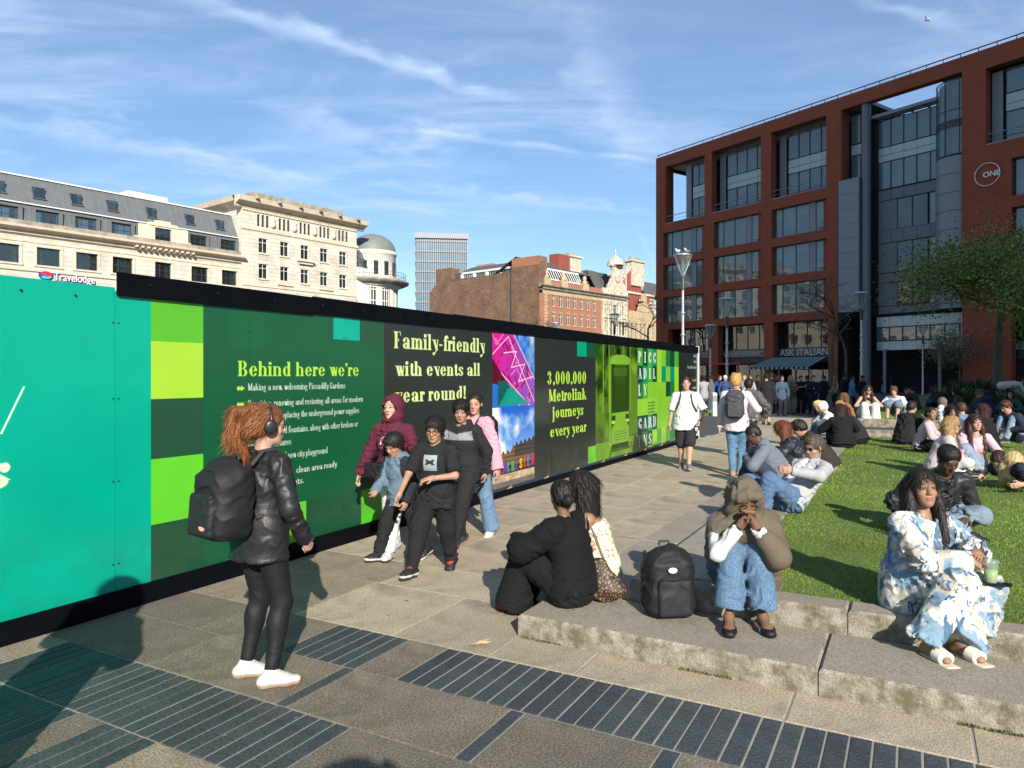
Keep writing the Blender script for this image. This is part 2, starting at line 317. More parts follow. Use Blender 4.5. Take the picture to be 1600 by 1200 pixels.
# ------------------------------------------------------------ the printed artwork of the hoarding (a painted bitmap made here)
S0, S1, Z0, Z1 = -1.7, 15.66, .0, 2.5; RES = 330.0
IW = int((S1 - S0) * RES); IH = int((Z1 - Z0) * RES)
IMG = np.zeros((IH, IW, 3), np.float32)          # row 0 = bottom
def px_(s): return int(round((s - S0) * RES))
def pz_(z): return int(round((z - Z0) * RES))
def rectp(s0, s1, z0, z1, c):
 IMG[max(0, pz_(z0)):pz_(z1), max(0, px_(s0)):px_(s1)] = np.array(c, np.float32) / 255
def fbm(h_, w_, base=4, oct_=5, seed=0, ax=1.0):
 r = np.random.default_rng(seed); o = np.zeros((h_, w_), np.float32); amp = 1; tot = 0
 for k in range(oct_):
  n = base * 2 ** k; m_ = max(2, int(n * ax)); gdl = r.random((n + 2, m_ + 2)).astype(np.float32)
  y = np.linspace(0, n, h_); x = np.linspace(0, m_, w_); yi = y.astype(int); xi = x.astype(int); fy = (y - yi)[:, None]; fx = (x - xi)[None]
  fy = fy * fy * (3 - 2 * fy); fx = fx * fx * (3 - 2 * fx)
  A = gdl[yi][:, xi]; B = gdl[yi][:, xi + 1]; C_ = gdl[yi + 1][:, xi]; D = gdl[yi + 1][:, xi + 1]
  o += amp * ((A * (1 - fx) + B * fx) * (1 - fy) + (C_ * (1 - fx) + D * fx) * fy); tot += amp; amp *= .5
 return o / tot
# --- a small high-contrast serif alphabet drawn from stems, rings and slants
def glyph(ch, T, t, x, K):
 """returns list of (op, params), advance; T thick, t thin, x = x-height, K = counter width"""
 W2 = 2 * T + K; sr = T * .38
 S = lambda xx, a, b: [('r', xx, a, xx + T, b)]
 def sf(xx, y, up=1, l=1, r=1):     # serif foot (thin slab with wedge)
  return [('r', xx - sr * l, y if up else y - t, xx + T + sr * r, y + t if up else y), ('w', xx, y, T, sr * 1.2, up, l, r)]
 R = lambda cx, cy, rx, ry, clip=None: [('o', cx, cy, rx, ry, T, t, clip)]
 o = []; adv = W2 + sr * 2.4; X = sr
 if ch == ' ': return [], K + T * .9
 if ch in 'bdpqo':
  cx, cy = X + W2 / 2, x / 2; o = R(cx, cy, W2 / 2, x / 2 + .01)
  if ch == 'b': o += S(X, 0, 1.0) + [('w', X, 1.0, T, sr * 1.3, 0, 1, 0)]
  if ch == 'd': o += S(X + W2 - T, 0, 1.0) + [('w', X + W2 - T, 1.0, T, sr * 1.3, 0, 1, 0)] + sf(X + W2 - T, 0, 1, 0, 1)
  if ch == 'p': o += S(X, -.3, x) + sf(X, -.3) + [('w', X, x, T, sr, 0, 1, 0)]
  if ch == 'q': o += S(X + W2 - T, -.3, x) + sf(X + W2 - T, -.3)
 elif ch in 'ce':
  o = R(X + W2 / 2, x / 2, W2 / 2, x / 2 + .01, ('c', .22 if ch == 'c' else .0))
  if ch == 'c': o += [('d', X + W2 - T * .5, x * .72, T * .55)]
  else: o += [('r', X + T * .6, x * .5 - t * .2, X + W2 - T * .25, x * .5 + t), ('o', X + W2 / 2, x / 2, W2 / 2, x / 2 + .01, T * .85, t, ('tr',))]
  adv -= T * .25
 elif ch == 'a':
  o = S(X + W2 - T, 0, x * .72) + sf(X + W2 - T, 0, 1, 0, 1) + [('o', X + W2 / 2, x * .68, W2 / 2, x * .33, T, t, ('top',)), ('d', X + T * .5, x * .74, T * .52),
    ('o', X + W2 / 2 - .02, x * .27, W2 / 2 - .02, x * .28, T, t, None)]
 elif ch in 'nhmu':
  if ch == 'u':
   o = S(X, x * .25, x) + S(X + W2 - T, 0, x) + [('w', X, x, T, sr, 0, 1, 0), ('w', X + W2 - T, x, T, sr, 0, 1, 0), ('o', X + W2 / 2, x * .3, W2 / 2, x * .31, T, t, ('bot',))] + sf(X + W2 - T, 0, 1, 0, 1)
  else:
   hgt = 1.0 if ch == 'h' else x
   o = S(X, 0, hgt) + sf(X, 0) + [('w', X, hgt, T, sr, 0, 1, 0)]
   for k in range(2 if ch == 'm' else 1):
    xx = X + k * (T + K)
    o += [('o', xx + W2 / 2, x * .68, W2 / 2, x * .33, T, t * 1.3, ('top',))] + S(xx + W2 - T, 0, x * .70) + sf(xx + W2 - T, 0)
   if ch == 'm': adv += T + K
 elif ch in 'lik1IfjtrE':
  if ch == 'l': o = S(X, 0, 1) + sf(X, 0) + [('w', X, 1, T, sr * 1.3, 0, 1, 0)]; adv = T + sr * 2.4
  if ch == 'I': o = S(X, 0, 1) + sf(X, 0) + sf(X, 1, 0); adv = T + sr * 2.4
  if ch == 'i': o = S(X, 0, x) + sf(X, 0) + [('w', X, x, T, sr * 1.3, 0, 1, 0), ('d', X + T / 2, x + .19, T * .62)]; adv = T + sr * 2.4
  if ch == 'j': o = S(X, -.15, x) + [('w', X, x, T, sr * 1.3, 0, 1, 0), ('d', X + T / 2, x + .19, T * .62), ('s', X - T * .5, -.32, X + T * .2, -.12, T)]; adv = T + sr * 2.4
  if ch == 'r': o = S(X, 0, x) + sf(X, 0) + [('w', X, x, T, sr, 0, 1, 0), ('o', X + T + K * .5, x * .72, K * .6 + T * .3, x * .29, T * .5, t * 1.6, ('top',)), ('d', X + T + K * .72, x * .83, T * .5)]; adv = T + K + T * .55
  if ch == 'f': o = S(X + .03, 0, .84) + sf(X + .03, 0) + [('r', X - sr, x - t, X + T + K * .8, x), ('o', X + .03 + (T + K) / 2 + .03, .80, (T + K) / 2 + .03, .21, T, t * 1.4, ('top',)), ('d', X + T + K * .75, .90, T * .5)]; adv = T + K * .95 + sr
  if ch == 't': o = S(X + .03, .1, x + .17) + [('r', X - sr, x - t, X + T + K * .7, x), ('o', X + .03 + (T + K) / 2, .16, (T + K) / 2, .17, T, t * 1.5, ('bot',))]; adv = T + K * .85 + sr
  if ch == 'k': o = S(X, 0, 1) + sf(X, 0) + [('w', X, 1, T, sr, 0, 1, 0), ('s', X + T * .9, x * .42, X + T + K * .9, x, t * 1.6), ('s', X + T * 1.6 + K, 0, X + T * .95, x * .55, T), ('r', X + T + K * .3, x - t, X + T * 1.5 + K, x), ('r', X + T + K * .6, 0, X + T * 2.2 + K, t)]
  if ch == 'E': o = S(X, 0, 1) + sf(X, 0, 1, 1, 0) + [('r', X, 1 - t, X + W2 * .86, 1), ('r', X, 0, X + W2 * .9, t), ('r', X, .5 - t / 2, X + W2 * .6, .5 + t / 2), ('r', X + W2 * .86 - t, .78, X + W2 * .86, 1), ('r', X + W2 * .9 - t, 0, X + W2 * .9, .24)]
 elif ch in 'vwyVWYAM':
  hh = x if ch.islower() else 1.0; k2 = K * .8 + T * .3
  if ch in 'vyV':
   o = [('s', X + T + k2 * .5, 0, X, hh, T), ('s', X + T + k2 * .62, 0, X + T * 1.3 + k2, hh, t * 1.7), ('r', X - sr, hh - t, X + T + sr, hh), ('r', X + T * 1.1 + k2 - sr, hh - t, X + T * 1.4 + k2 + sr, hh)]
   if ch == 'y': o += [('s', X + T * .4, -.27, X + T + k2 * .68, .05, t * 2.0), ('d', X + T * .42, -.22, T * .5)]
   adv = T * 1.5 + k2 + sr * 1.6
  elif ch == 'Y':
   o = S(X + W2 / 2 - T / 2, 0, .45) + sf(X + W2 / 2 - T / 2, 0) + [('s', X + W2 / 2 - T / 2, .4, X, 1, T), ('s', X + W2 / 2, .4, X + W2, 1, t * 1.7), ('r', X - sr, 1 - t, X + T + sr, 1), ('r', X + W2 - sr, 1 - t, X + W2 + sr * 1.5, 1)]
  elif ch == 'w':
   k3 = T * .75 + k2 * .55
   for q in range(2):
    o += [('s', X + q * k3 + T * .75 + k2 * .25, 0, X + q * k3, hh, T), ('s', X + q * k3 + T + k2 * .3, 0, X + q * k3 + T * 1.1 + k2 * .75, hh, t * 1.7)]
   o += [('r', X - sr, hh - t, X + T + sr, hh), ('r', X + 2 * k3 + T * .2, hh - t, X + 2 * k3 + T * .9, hh)]; adv = 2 * k3 + T * 1.1 + sr
  elif ch == 'A': o = [('s', X + W2 * .95 - T * .6, 0, X + W2 / 2 - T * .6, 1, T), ('s', X, 0, X + W2 / 2 - t, 1, t * 1.8), ('r', X + W2 * .15, .3, X + W2 * .8, .3 + t), ('r', X - sr, 0, X + sr * 1.8, t), ('r', X + W2 * .95 - T * .6 - sr, 0, X + W2 + sr, t)]
  elif ch == 'M': o = [('r', X, 0, X + t * 1.6, 1), ('s', X + W2 * .52 - T * .3, .05, X, 1, T), ('s', X + W2 * .6, .05, X + W2 * 1.1, 1, t * 1.7)] + S(X + W2 * 1.1, 0, 1) + sf(X + W2 * 1.1, 0) + [('r', X - sr, 0, X + sr * 2, t), ('r', X - sr, 1 - t, X + T, 1)] + sf(X + W2 * 1.1, 1, 0, 0, 1); adv = W2 * 1.1 + T + sr * 2.2
 elif ch in 'BPRDL':
  o = S(X, 0, 1) + sf(X, 0) + sf(X, 1, 0, 1, 0)
  if ch in 'BPR': o += [('o', X + W2 * .48, .745, W2 * .5, .26, T, t, ('right',)), ('r', X, .485, X + W2 * .5, .485 + t), ('r', X, 1 - t, X + W2 * .5, 1)]
  if ch == 'B': o += [('o', X + W2 * .52, .25, W2 * .54, .26, T, t, ('right',)), ('r', X, 0, X + W2 * .5, t)]
  if ch == 'R': o += [('s', X + W2 - T * .5, 0, X + W2 * .5, .5, T * .95), ('r', X + W2 - T * .4, 0, X + W2 + sr * 1.6, t)]
  if ch == 'D': o += [('o', X + W2 * .45, .5, W2 * .58, .51, T, t, ('right',)), ('r', X, 0, X + W2 * .5, t), ('r', X, 1 - t, X + W2 * .5, 1)]
  if ch == 'L': o += [('r', X, 0, X + W2 * .86, t), ('r', X + W2 * .86 - t * 1.5, 0, X + W2 * .86, .26)]
 elif ch in 'CGO03':
  if ch == '3': o = [('o', X + W2 * .42, .75, W2 * .46, .26, T, t, ('right',)), ('o', X + W2 * .42, .26, W2 * .52, .27, T, t, ('right',)), ('d', X + T * .5, .80, T * .5), ('d', X + T * .5, .2, T * .55), ('r', X + W2 * .25, .5 - t / 2, X + W2 * .5, .5 + t / 2),
    ('o', X + W2 * .42, .75, W2 * .42, .26, T * .4, t, ('tl',)), ('o', X + W2 * .42, .26, W2 * .42, .27, T * .4, t, ('bl',))]
  else:
   o = R(X + W2 * .52, .5, W2 * .52, .515, ('c', .2) if ch in 'CG' else None)
   if ch in 'CG': o += [('r', X + W2 * 1.0 - t * 1.2, .66, X + W2, .98)]
   if ch == 'G': o += S(X + W2 - T, .05, .42) + [('r', X + W2 - T - sr, .42 - t, X + W2 + sr, .42)]
 elif ch == 'F': o = S(X, 0, 1) + sf(X, 0) + sf(X, 1, 0, 1, 0) + [('r', X, 1 - t, X + W2 * .86, 1), ('r', X, .5 - t / 2, X + W2 * .6, .5 + t / 2), ('r', X + W2 * .86 - t, .76, X + W2 * .86, 1), ('r', X + W2 * .6 - t, .4, X + W2 * .6, .6)]; adv -= T * .4
 elif ch == 'T': o = S(X + W2 / 2 - T / 2, 0, 1) + sf(X + W2 / 2 - T / 2, 0) + [('r', X, 1 - t, X + W2, 1), ('r', X, .76, X + t, 1), ('r', X + W2 - t, .76, X + W2, 1)]
 elif ch == 'H': o = S(X, 0, 1) + S(X + W2 - T, 0, 1) + [('r', X, .5 - t / 2, X + W2, .5 + t / 2)] + sf(X, 0) + sf(X + W2 - T, 0)
 elif ch == 'N': o = [('r', X, 0, X + t * 1.6, 1), ('s', X + W2 * .96 - T * .4, 0, X, 1, T), ('r', X + W2 * .96, 0, X + W2 * .96 + t * 1.6, 1), ('r', X - sr, 0, X + sr * 2, t), ('r', X - sr, 1 - t, X + T, 1), ('r', X + W2 * .86, 1 - t, X + W2 * 1.1, 1)]
 elif ch in 'sS':
  hh = x if ch == 's' else 1.0
  o = [('o', X + W2 * .44, hh * .74, W2 * .42, hh * .27, T * .85, t, ('c2',)), ('o', X + W2 * .44, hh * .26, W2 * .44, hh * .27, T * .85, t, ('c3',)), ('s', X + W2 * .56, hh * .30, X + W2 * .02, hh * .70, T * .95), ('d', X + W2 * .76, hh * .80, T * .42), ('d', X + T * .35, hh * .2, T * .45)]; adv = W2 * .9 + sr * 1.6
 elif ch == 'g':
  o = R(X + W2 / 2 - .02, x * .62, W2 / 2 - .02, x * .38) + [('o', X + W2 / 2, -.12, W2 / 2, .17, T * .7, t * 1.3, None), ('r', X + W2 - T * .3, x - t * 1.5, X + W2 + sr, x), ('s', X + T * .1, .02, X + T * .7, x * .3, T * .6)]
 elif ch == 'z': o = [('r', X, 0, X + W2, t), ('r', X, x - t, X + W2, x), ('s', X, 0, X + W2 - T, x, T)]
 elif ch == 'x': o = [('s', X + W2 - T, 0, X, x, T), ('s', X, 0, X + W2 - t, x, t * 1.5)]
 elif ch == '!': o = [('s', X + T * .22, .26, X - T * .05, 1, T * .62), ('s', X + T * .2, .26, X + T * .45, 1, T * .62), ('d', X + T / 2, .09, T * .62)]; adv = T + sr * 1.8
 elif ch in ".,'":
  y = .09 if ch != "'" else .9; o = [('d', X + T / 2, y, T * .6)]
  if ch != '.': o += [('s', X + T * .1, y - .2, X + T * .6, y, T * .38)]
  adv = T * 1.1 + sr
 elif ch == '-': o = [('r', X, x * .45, X + T * 1.5, x * .45 + T * .5)]; adv = T * 1.5 + sr * 2
 elif ch == '/': o = [('s', X, -.1, X + K + T, 1.1, t * 2.2)]
 return o, adv
def text(s, sx, z, cap, width, colr, T=.19, t=.045, x=.68, K=.15, track=.0):
 """draw s with its baseline at height z, starting at sx, scaled horizontally to the given width (m)"""
 gl = [glyph(c, T, t, x, K) for c in s]; tot = sum(a + track for _, a in gl) - track
 hs = width / (tot * cap) if width else 1.0
 cx_ = 0.0; SS = 3
 colr = np.array(colr, np.float32) / 255
 for ops, adv in gl:
  if ops:
   xa, xb = cx_ - .12, cx_ + adv + .2; ya, yb = -.38, 1.12
   i0 = int(math.floor((sx + xa * cap * hs - S0) * RES)); i1 = int(math.ceil((sx + xb * cap * hs - S0) * RES))
   j0 = int(math.floor((z + ya * cap - Z0) * RES)); j1 = int(math.ceil((z + yb * cap - Z0) * RES))
   gx = ((np.arange((i1 - i0) * SS) + .5) / SS + i0) / RES + S0; gy = ((np.arange((j1 - j0) * SS) + .5) / SS + j0) / RES + Z0
   X_ = ((gx - sx) / (cap * hs) - cx_)[None, :]; Y_ = ((gy - z) / cap)[:, None]; m = np.zeros((len(gy), len(gx)), bool)
   for op in ops:
    k = op[0]
    if k == 'r': m |= (X_ >= op[1]) & (X_ <= op[3]) & (Y_ >= op[2]) & (Y_ <= op[4])
    elif k == 'd': m |= ((X_ - op[1]) ** 2 + (Y_ - op[2]) ** 2) < op[3] ** 2
    elif k == 's':
     _, x0, y0, x1, y1, wd = op; f = (Y_ - y0) / (y1 - y0 + 1e-9); xc = x0 + (x1 - x0) * f; m |= (f >= 0) & (f <= 1) & (X_ >= xc) & (X_ <= xc + wd)
    elif k == 'w':
     _, xx, yy, TT, q, up, l, r = op; d = (Y_ - yy) if up else (yy - Y_); w_ = q * (1 - d / (q * 1.4 + 1e-6))
     m |= (d >= 0) & (d <= q * 1.4) & (X_ >= xx - w_ * l) & (X_ <= xx + TT + w_ * r)
    elif k == 'o':
     _, ox, oy, rx, ry, tx, ty, clip = op
     a = ((X_ - ox) / rx) ** 2 + ((Y_ - oy) / ry) ** 2 <= 1; bq = ((X_ - ox) / max(rx - tx, .01)) ** 2 + ((Y_ - oy) / max(ry - ty, .01)) ** 2 <= 1; q = a & ~bq
     if clip:
      cc = clip[0]
      if cc == 'c': q &= ~((X_ > ox + rx * .1) & (Y_ > oy - ry * (.38 if clip[1] == 0 else .30)) & (Y_ < oy + ry * (.02 if clip[1] == 0 else .35)))
      elif cc == 'top': q &= Y_ >= oy
      elif cc == 'bot': q &= Y_ <= oy
      elif cc == 'right': q &= X_ >= ox
      elif cc == 'tr': q &= (X_ >= ox) & (Y_ >= oy)
      elif cc == 'tl': q &= (X_ <= ox) & (Y_ >= oy + ry * .3)
      elif cc == 'bl': q &= (X_ <= ox) & (Y_ <= oy - ry * .3)
      elif cc == 'c2': q &= (X_ <= ox + rx * .1) | (Y_ >= oy + ry * .3)
      elif cc == 'c3': q &= (X_ >= ox - rx * .1) | (Y_ <= oy - ry * .3)
     m |= q
   cov = m.reshape(j1 - j0, SS, i1 - i0, SS).mean((1, 3))[..., None].astype(np.float32)
   a0, a1, b0, b1 = max(j0, 0), min(j1, IH), max(i0, 0), min(i1, IW)
   if a1 > a0 and b1 > b0:
    cv = cov[a0 - j0:a1 - j0, b0 - i0:b1 - i0]; IMG[a0:a1, b0:b1] = IMG[a0:a1, b0:b1] * (1 - cv) + colr * cv
  cx_ += adv + track
TEAL = (0, 176, 150); GRN = (22, 92, 58); GR2 = (94, 190, 48); LIME = (172, 222, 62); DKG = (36, 82, 58); BRG = (104, 212, 52); CHAR = (44, 51, 48)
rectp(S0, -.48, 0, 2.5, TEAL)
rectp(-.48, -.015, 0, 2.5, DKG); rectp(-.48, -.015, 1.98, 2.5, GR2); rectp(-.48, -.015, 1.535, 1.98, LIME); rectp(-.48, -.015, 1.08, 1.535, DKG); rectp(-.48, -.015, .58, 1.08, BRG)
rectp(-.015, 2.3, 0, 2.5, GRN); rectp(.25, .62, 1.95, 2.5, (24, 96, 60)); rectp(1.5, 1.9, 2.08, 2.5, (0, 172, 148)); rectp(1.9, 2.3, 2.08, 2.5, (34, 84, 60))
rectp(.7, 1.13, .0, .52, BRG); rectp(1.13, 1.92, 0, .52, (28, 84, 56)); rectp(1.92, 2.3, .51, .91, CHAR); rectp(1.92, 2.3, .0, .51, (88, 200, 48))
rectp(2.3, 4.64, 0, 2.5, CHAR); rectp(5.92, 8.4, 0, 2.5, CHAR)
LT = (186, 232, 74); PL = (222, 240, 160); WH = (236, 240, 232)
text("Behind here we're", .33, 1.71, .132, 1.56, LT, T=.17, K=.16)
def arrow(s, z):
 for k in range(2):
  for j in range(13):
   hh = (13 - j) / 13; rectp(s + k * .035 + j * .0028, s + k * .035 + (j + 1) * .0028 + .003, z - .022 * hh, z + .022 * hh, LT)
 rectp(s - .01, s + .05, z - .010, z + .010, LT)
bw = dict(T=.12, t=.05, x=.62, K=.17)
arrow(.33, 1.605); text("Making a new, welcoming Piccadilly Gardens", .44, 1.585, .062, 1.24, WH, **bw)
arrow(.33, 1.465); text("Repairing, renewing and restoring all areas for modern", .44, 1.44, .062, 1.51, WH, **bw)
text("use, including replacing the underground power supplies", .44, 1.325, .062, 1.45, WH, **bw)
arrow(.33, 1.215); text("Removing the old fountains, along with other broken or", .44, 1.185, .062, 1.43, WH, **bw)
text("unused structures", .44, 1.075, .062, .50, WH, **bw)
arrow(.33, .975); text("Creating a brand new city playground", .44, .95, .062, .98, WH, **bw)
arrow(.33, .835); text("Providing a safe, clean area ready", .44, .80, .062, 1.11, WH, **bw); text("for future events.", .44, .695, .062, .66, WH, **bw)
text("Family-friendly", 2.47, 2.02, .19, 1.97, PL, T=.2, K=.13); text("with events all", 2.49, 1.71, .17, 1.83, PL, T=.2, K=.13); text("year round!", 2.49, 1.41, .17, 1.48, PL, T=.2, K=.13)
text("3,000,000", 6.36, 1.57, .21, 1.59, LT, T=.21, K=.13); text("Metrolink", 6.42, 1.29, .20, 1.53, LT, T=.21, K=.13); text("journeys", 6.55, 1.02, .19, 1.27, LT, T=.21, K=.13); text("every year", 6.46, .72, .18, 1.48, LT, T=.21, K=.13)
text("/", -1.53, 1.37, .25, None, (236, 246, 226), T=.1, K=.45, t=.026); text("s", -1.655, 1.0, .24, None, (240, 244, 210), T=.32, K=.1, t=.08)
rectp(7.54, 7.95, 2.045, 2.5, (0, 165, 130)); rectp(7.95, 8.38, 2.045, 2.5, (28, 84, 58)); rectp(8.02, 8.48, .0, .43, BRG)
a0, a1, b0, b1 = pz_(1.265), pz_(2.5), px_(4.64), px_(5.92); hh_, ww_ = a1 - a0, b1 - b0
yy, xx = np.mgrid[0:hh_, 0:ww_].astype(np.float32); xx /= ww_; yy = yy / (pz_(2.29) - a0)
im = np.zeros((hh_, ww_, 3), np.float32); im[:] = np.array((38, 108, 205)) / 255
cl_ = np.clip((fbm(hh_, ww_, 3, 5, 3) - .5) * 4, 0, 1)[..., None]; im = im * (1 - cl_) + .95 * cl_ * (xx[..., None] > .6) + im * cl_ * (xx[..., None] <= .6)
pk = (yy > 1.05 - xx * 1.05 - .38) & (yy < 1.62 - xx * 1.22); c_ = np.stack([.86 - xx * .35, .10 + xx * .25, .56 + xx * .2], -1); im[pk] = c_[pk]
rngz = np.random.default_rng(5)
def seg(im, x0, y0, x1, y1, wd, c, mask):
 t_ = np.clip(((xx - x0) * (x1 - x0) + (yy - y0) * (y1 - y0)) / ((x1 - x0) ** 2 + (y1 - y0) ** 2 + 1e-9), 0, 1)
 d = np.hypot(xx - x0 - t_ * (x1 - x0), yy - y0 - t_ * (y1 - y0)); im[(d < wd) & mask] = c
for k in range(60):
 x0, y0 = rngz.uniform(0, 1), rngz.uniform(.1, 1); a = rngz.choice([-.9, .7, 2.1]) + rngz.normal(0, .1); l = rngz.uniform(.05, .22)
 seg(im, x0, y0, x0 + math.cos(a) * l, y0 + math.sin(a) * l, rngz.uniform(.006, .02), (.62, .03, .34) if k % 3 else (.95, .45, .75), pk)
for pts in ([(.0, .72), (.35, .98)], [(.35, .98), (1.0, .05)], [(.25, .75), (.55, .78), (.42, .55), (.75, .6), (.6, .35), (.95, .42)], [(0, .6), (.9, -.02)], [(.5, 1.0), (1, .38)]):
 for p_, q_ in zip(pts, pts[1:]): seg(im, *p_, *q_, .008, (1.0, .78, .86), np.ones_like(pk))
dk = (yy < .67 - xx * 1.05) & (yy > .33 - xx * .2) & (xx < .55); im[dk] = (.36, .03, .16)
te = (yy < .52 - xx * .58) & ~dk & (yy > .02) & (xx > .12); im[te & (yy < .33)] = (.03, .58, .52)
te2 = (yy < .36) & (xx > .12) & (xx < .34) & (yy > xx * 1.2 - .15); im[te2] = (.02, .36, .34)
im *= (.9 + .2 * fbm(hh_, ww_, 8, 4, 9))[..., None]; IMG[a0:a1, b0:b1] = np.clip(im, 0, 1)
a0, a1 = pz_(0), pz_(1.265); hh_ = a1 - a0; yy, xx = np.mgrid[0:hh_, 0:ww_].astype(np.float32); xx /= ww_; yy /= hh_
im = np.zeros((hh_, ww_, 3), np.float32); sk = np.clip((yy - .4) / .6, 0, 1)[..., None]; im[:] = np.array((150, 195, 240)) / 255; im = im * (1 - sk) + np.array((22, 92, 205)) / 255 * sk
f = fbm(hh_, ww_, 3, 6, 21, .8); cl_ = np.clip((f - .50 - .12 * np.sin(yy * 9 + xx * 5)) * 6, 0, 1)[..., None]; im = im * (1 - cl_) + .97 * cl_
bd = (yy < .46 + .10 * xx + .05 * (xx > .45) - .08 * (xx < .15) + .02 * np.sin(xx * 60)) ; im[bd] = (.50, .38, .26)
im[bd & (yy > .42) & (xx > .5)] = (.30, .27, .27); im[bd & (xx < .14)] = (.20, .30, .08); im[bd & (np.sin(xx * 190) > .3) & (np.sin(yy * 120) > .2)] = (.16, .12, .10)
hd = yy < .33 + .01 * np.sin(xx * 50); im[hd] = (.14, .10, .05); im[hd & (np.sin(xx * 90) > .6)] = (.45, .10, .08)
im[yy < .245] = (.80, .70, .58); im[yy < .165] = np.array((.46, .42, .42)); nz = fbm(hh_, ww_, 30, 3, 8, .5)[..., None]; im[yy < .245] *= (.75 + .5 * nz[yy < .245])
IMG[a0:a1, b0:b1] = np.clip(im, 0, 1)
cols_ = [(60, 70, 180), (215, 40, 60), (110, 60, 170), (0, 160, 190), (60, 180, 80), (110, 70, 170), (240, 190, 20), (230, 70, 40), (0, 160, 200), (225, 30, 110)]
for k, chh in enumerate("MANCHESTER"): text(chh, 4.66 + k * .127, .315 + .004 * k, .15, .115, cols_[k], T=.34, t=.22, K=.12)
a0, a1, b0, b1 = pz_(0), pz_(2.5), px_(8.38), px_(10.71); hh_, ww_ = a1 - a0, b1 - b0
yy, xx = np.mgrid[0:hh_, 0:ww_].astype(np.float32); xx = xx / RES + 8.38; yy = yy / RES
f = fbm(hh_, ww_, 8, 6, 33); tone = .30 + .5 * (f - .35); tone[yy > 1.3] = (.30 + 1.1 * (f - .5))[yy > 1.3]; tone[(xx > 10.2) & (yy > .5)] += .10
tone[yy < .45] = (.55 + .2 * (f - .5))[yy < .45]; tone[(yy < .4) & (np.abs(xx - 9.0 - (yy) * .6) < .03)] = .25; tone[(yy < .35) & (np.abs(xx - 10.5 + yy * .6) < .03)] = .25
bx_ = np.abs(xx - 9.68) / .62; tb = (bx_ < 1 - .10 * np.clip((yy - 1.6), 0, 1) * 2) & (yy > .36) & (yy < 2.12 - .10 * bx_ ** 3); tone[tb] = .62 + .06 * (f - .5)[tb]
sd = (xx > 10.2) & (xx < 10.71) & (yy < 2.0 - (xx - 10.2) * .9) & (yy > .42 + (xx - 10.2) * .5); tone[sd] = .42
ws = (bx_ < .80) & (yy > .98) & (yy < 1.93); tone[ws] = .13 + .12 * (yy[ws] - 1) * (bx_[ws] < .5); tone[(bx_ < .62) & (yy > 1.70) & (yy < 1.86)] = .30
tone[(np.abs(bx_ - .84) < .03) & (yy > .4) & (yy < 1.95)] = .36; hl = (np.abs(bx_ - .62) < .16) & (yy > .66) & (yy < .93) & ((yy - .66) > (.8 - bx_) * .5); tone[hl] = .12; tone[hl & (np.abs(yy - .8) < .03)] = .85
for yq in (.45, .50, .55, .60): tone[(bx_ < .55) & (np.abs(yy - yq) < .008)] = .40
tone[(bx_ < .75) & (yy > .28) & (yy < .37)] = .10; tone[(bx_ < .9) & (yy > .22) & (yy <= .28)] = .25
for xq in (8.75, 9.05, 10.25): tone[(np.abs(xx - xq) < .018) & (yy > 1.0)] = .62
im = np.stack([.06 + tone * .72, .14 + tone * .92, .03 + tone * .28], -1); IMG[a0:a1, b0:b1] = np.clip(im, 0, 1)
rectp(10.71, 13.85, 0, 2.5, (134, 200, 52))
tz = [2.30, 1.92, 1.565, 1.21, .85, .49, .12]; ts = [10.71, 11.05, 11.385, 11.72, 12.055, 12.39, 12.74, 13.09, 13.45, 13.81]
G1, G2, G3, G4, G5 = (76, 172, 60), (18, 74, 52), (0, 150, 110), (160, 214, 50), (36, 120, 62)
spec_ = ["adace.adba", "bcdeeabaca", "..........", "", "", ""]
pat = {0: [G1, G2, G1, G3, G4, (130, 200, 52), G5, G2, G1], 1: [G2, G3, G1, G2, G4, G3, (134, 200, 52), G3, G4], 2: [G5, G1, None, None, None, None, G2, G5, G4],
  3: [(148, 208, 60), (148, 208, 60), (148, 208, 60), (148, 208, 60), None, None, None, None, None], 4: [G2, G2, G3, G2, None, None, None, G3, None], 5: [(46, 92, 60), G5, G2, G4, G1, G4, G1, G5, G3]}
for r in range(6):
 for c in range(9):
  if pat[r][c] is not None: rectp(ts[c], ts[c + 1], tz[r + 1] if r < 5 else 0, tz[r] if r else 2.5, pat[r][c])
for c in range(9): rectp(ts[c], ts[c + 1], 0, .16, [G5, G2, G4, G5, G3, (120, 190, 50), G2, G1, G3][c])
for r, s_ in enumerate(["PICC", "ADIL", "LY", "", "GARD", "ENS"]):
 for c, chh in enumerate(s_): text(chh, ts[c] + (.10 if chh == 'I' else .05), tz[r + 1] + .07, .235, (.13 if chh == 'I' else .235), WH, T=.22, t=.05, K=.2)
for k, s_ in enumerate(["CREATING", "BETTER", "BRIGHTER", "GARDENS"]): text(s_.lower(), 11.4, 1.09 - k * .07, .05, .52, (40, 90, 40), T=.2, t=.12, K=.15)
rectp(13.81, 15.7, 0, 2.5, (40, 46, 44))
for k, s_ in enumerate(["Making", "better", "Piccadilly Gardens"]): text(s_, 15.55 - len(s_) * .052, 2.2 - k * .155, .08, len(s_) * .05, (200, 225, 200), **bw)
for k, s_ in enumerate(["Search", "online"]): text(s_, 15.1, 1.55 - k * .2, .08, .4, (220, 225, 220), **bw)
IMG *= (.96 + .08 * fbm(IH, IW, 6, 4, 77, 6))[..., None]
zq = (np.arange(IH) / RES + Z0)[:, None]; dm = np.clip((fbm(IH, IW, 14, 5, 78, 7) - .42) * 3, 0, 1) * np.clip(1 - zq / .75, 0, 1) * .35; IMG[:] = IMG * (1 - dm[..., None]) + np.array((.40, .36, .30)) * dm[..., None]
img = bpy.data.images.new('hoarding_print', IW, IH, alpha=False)
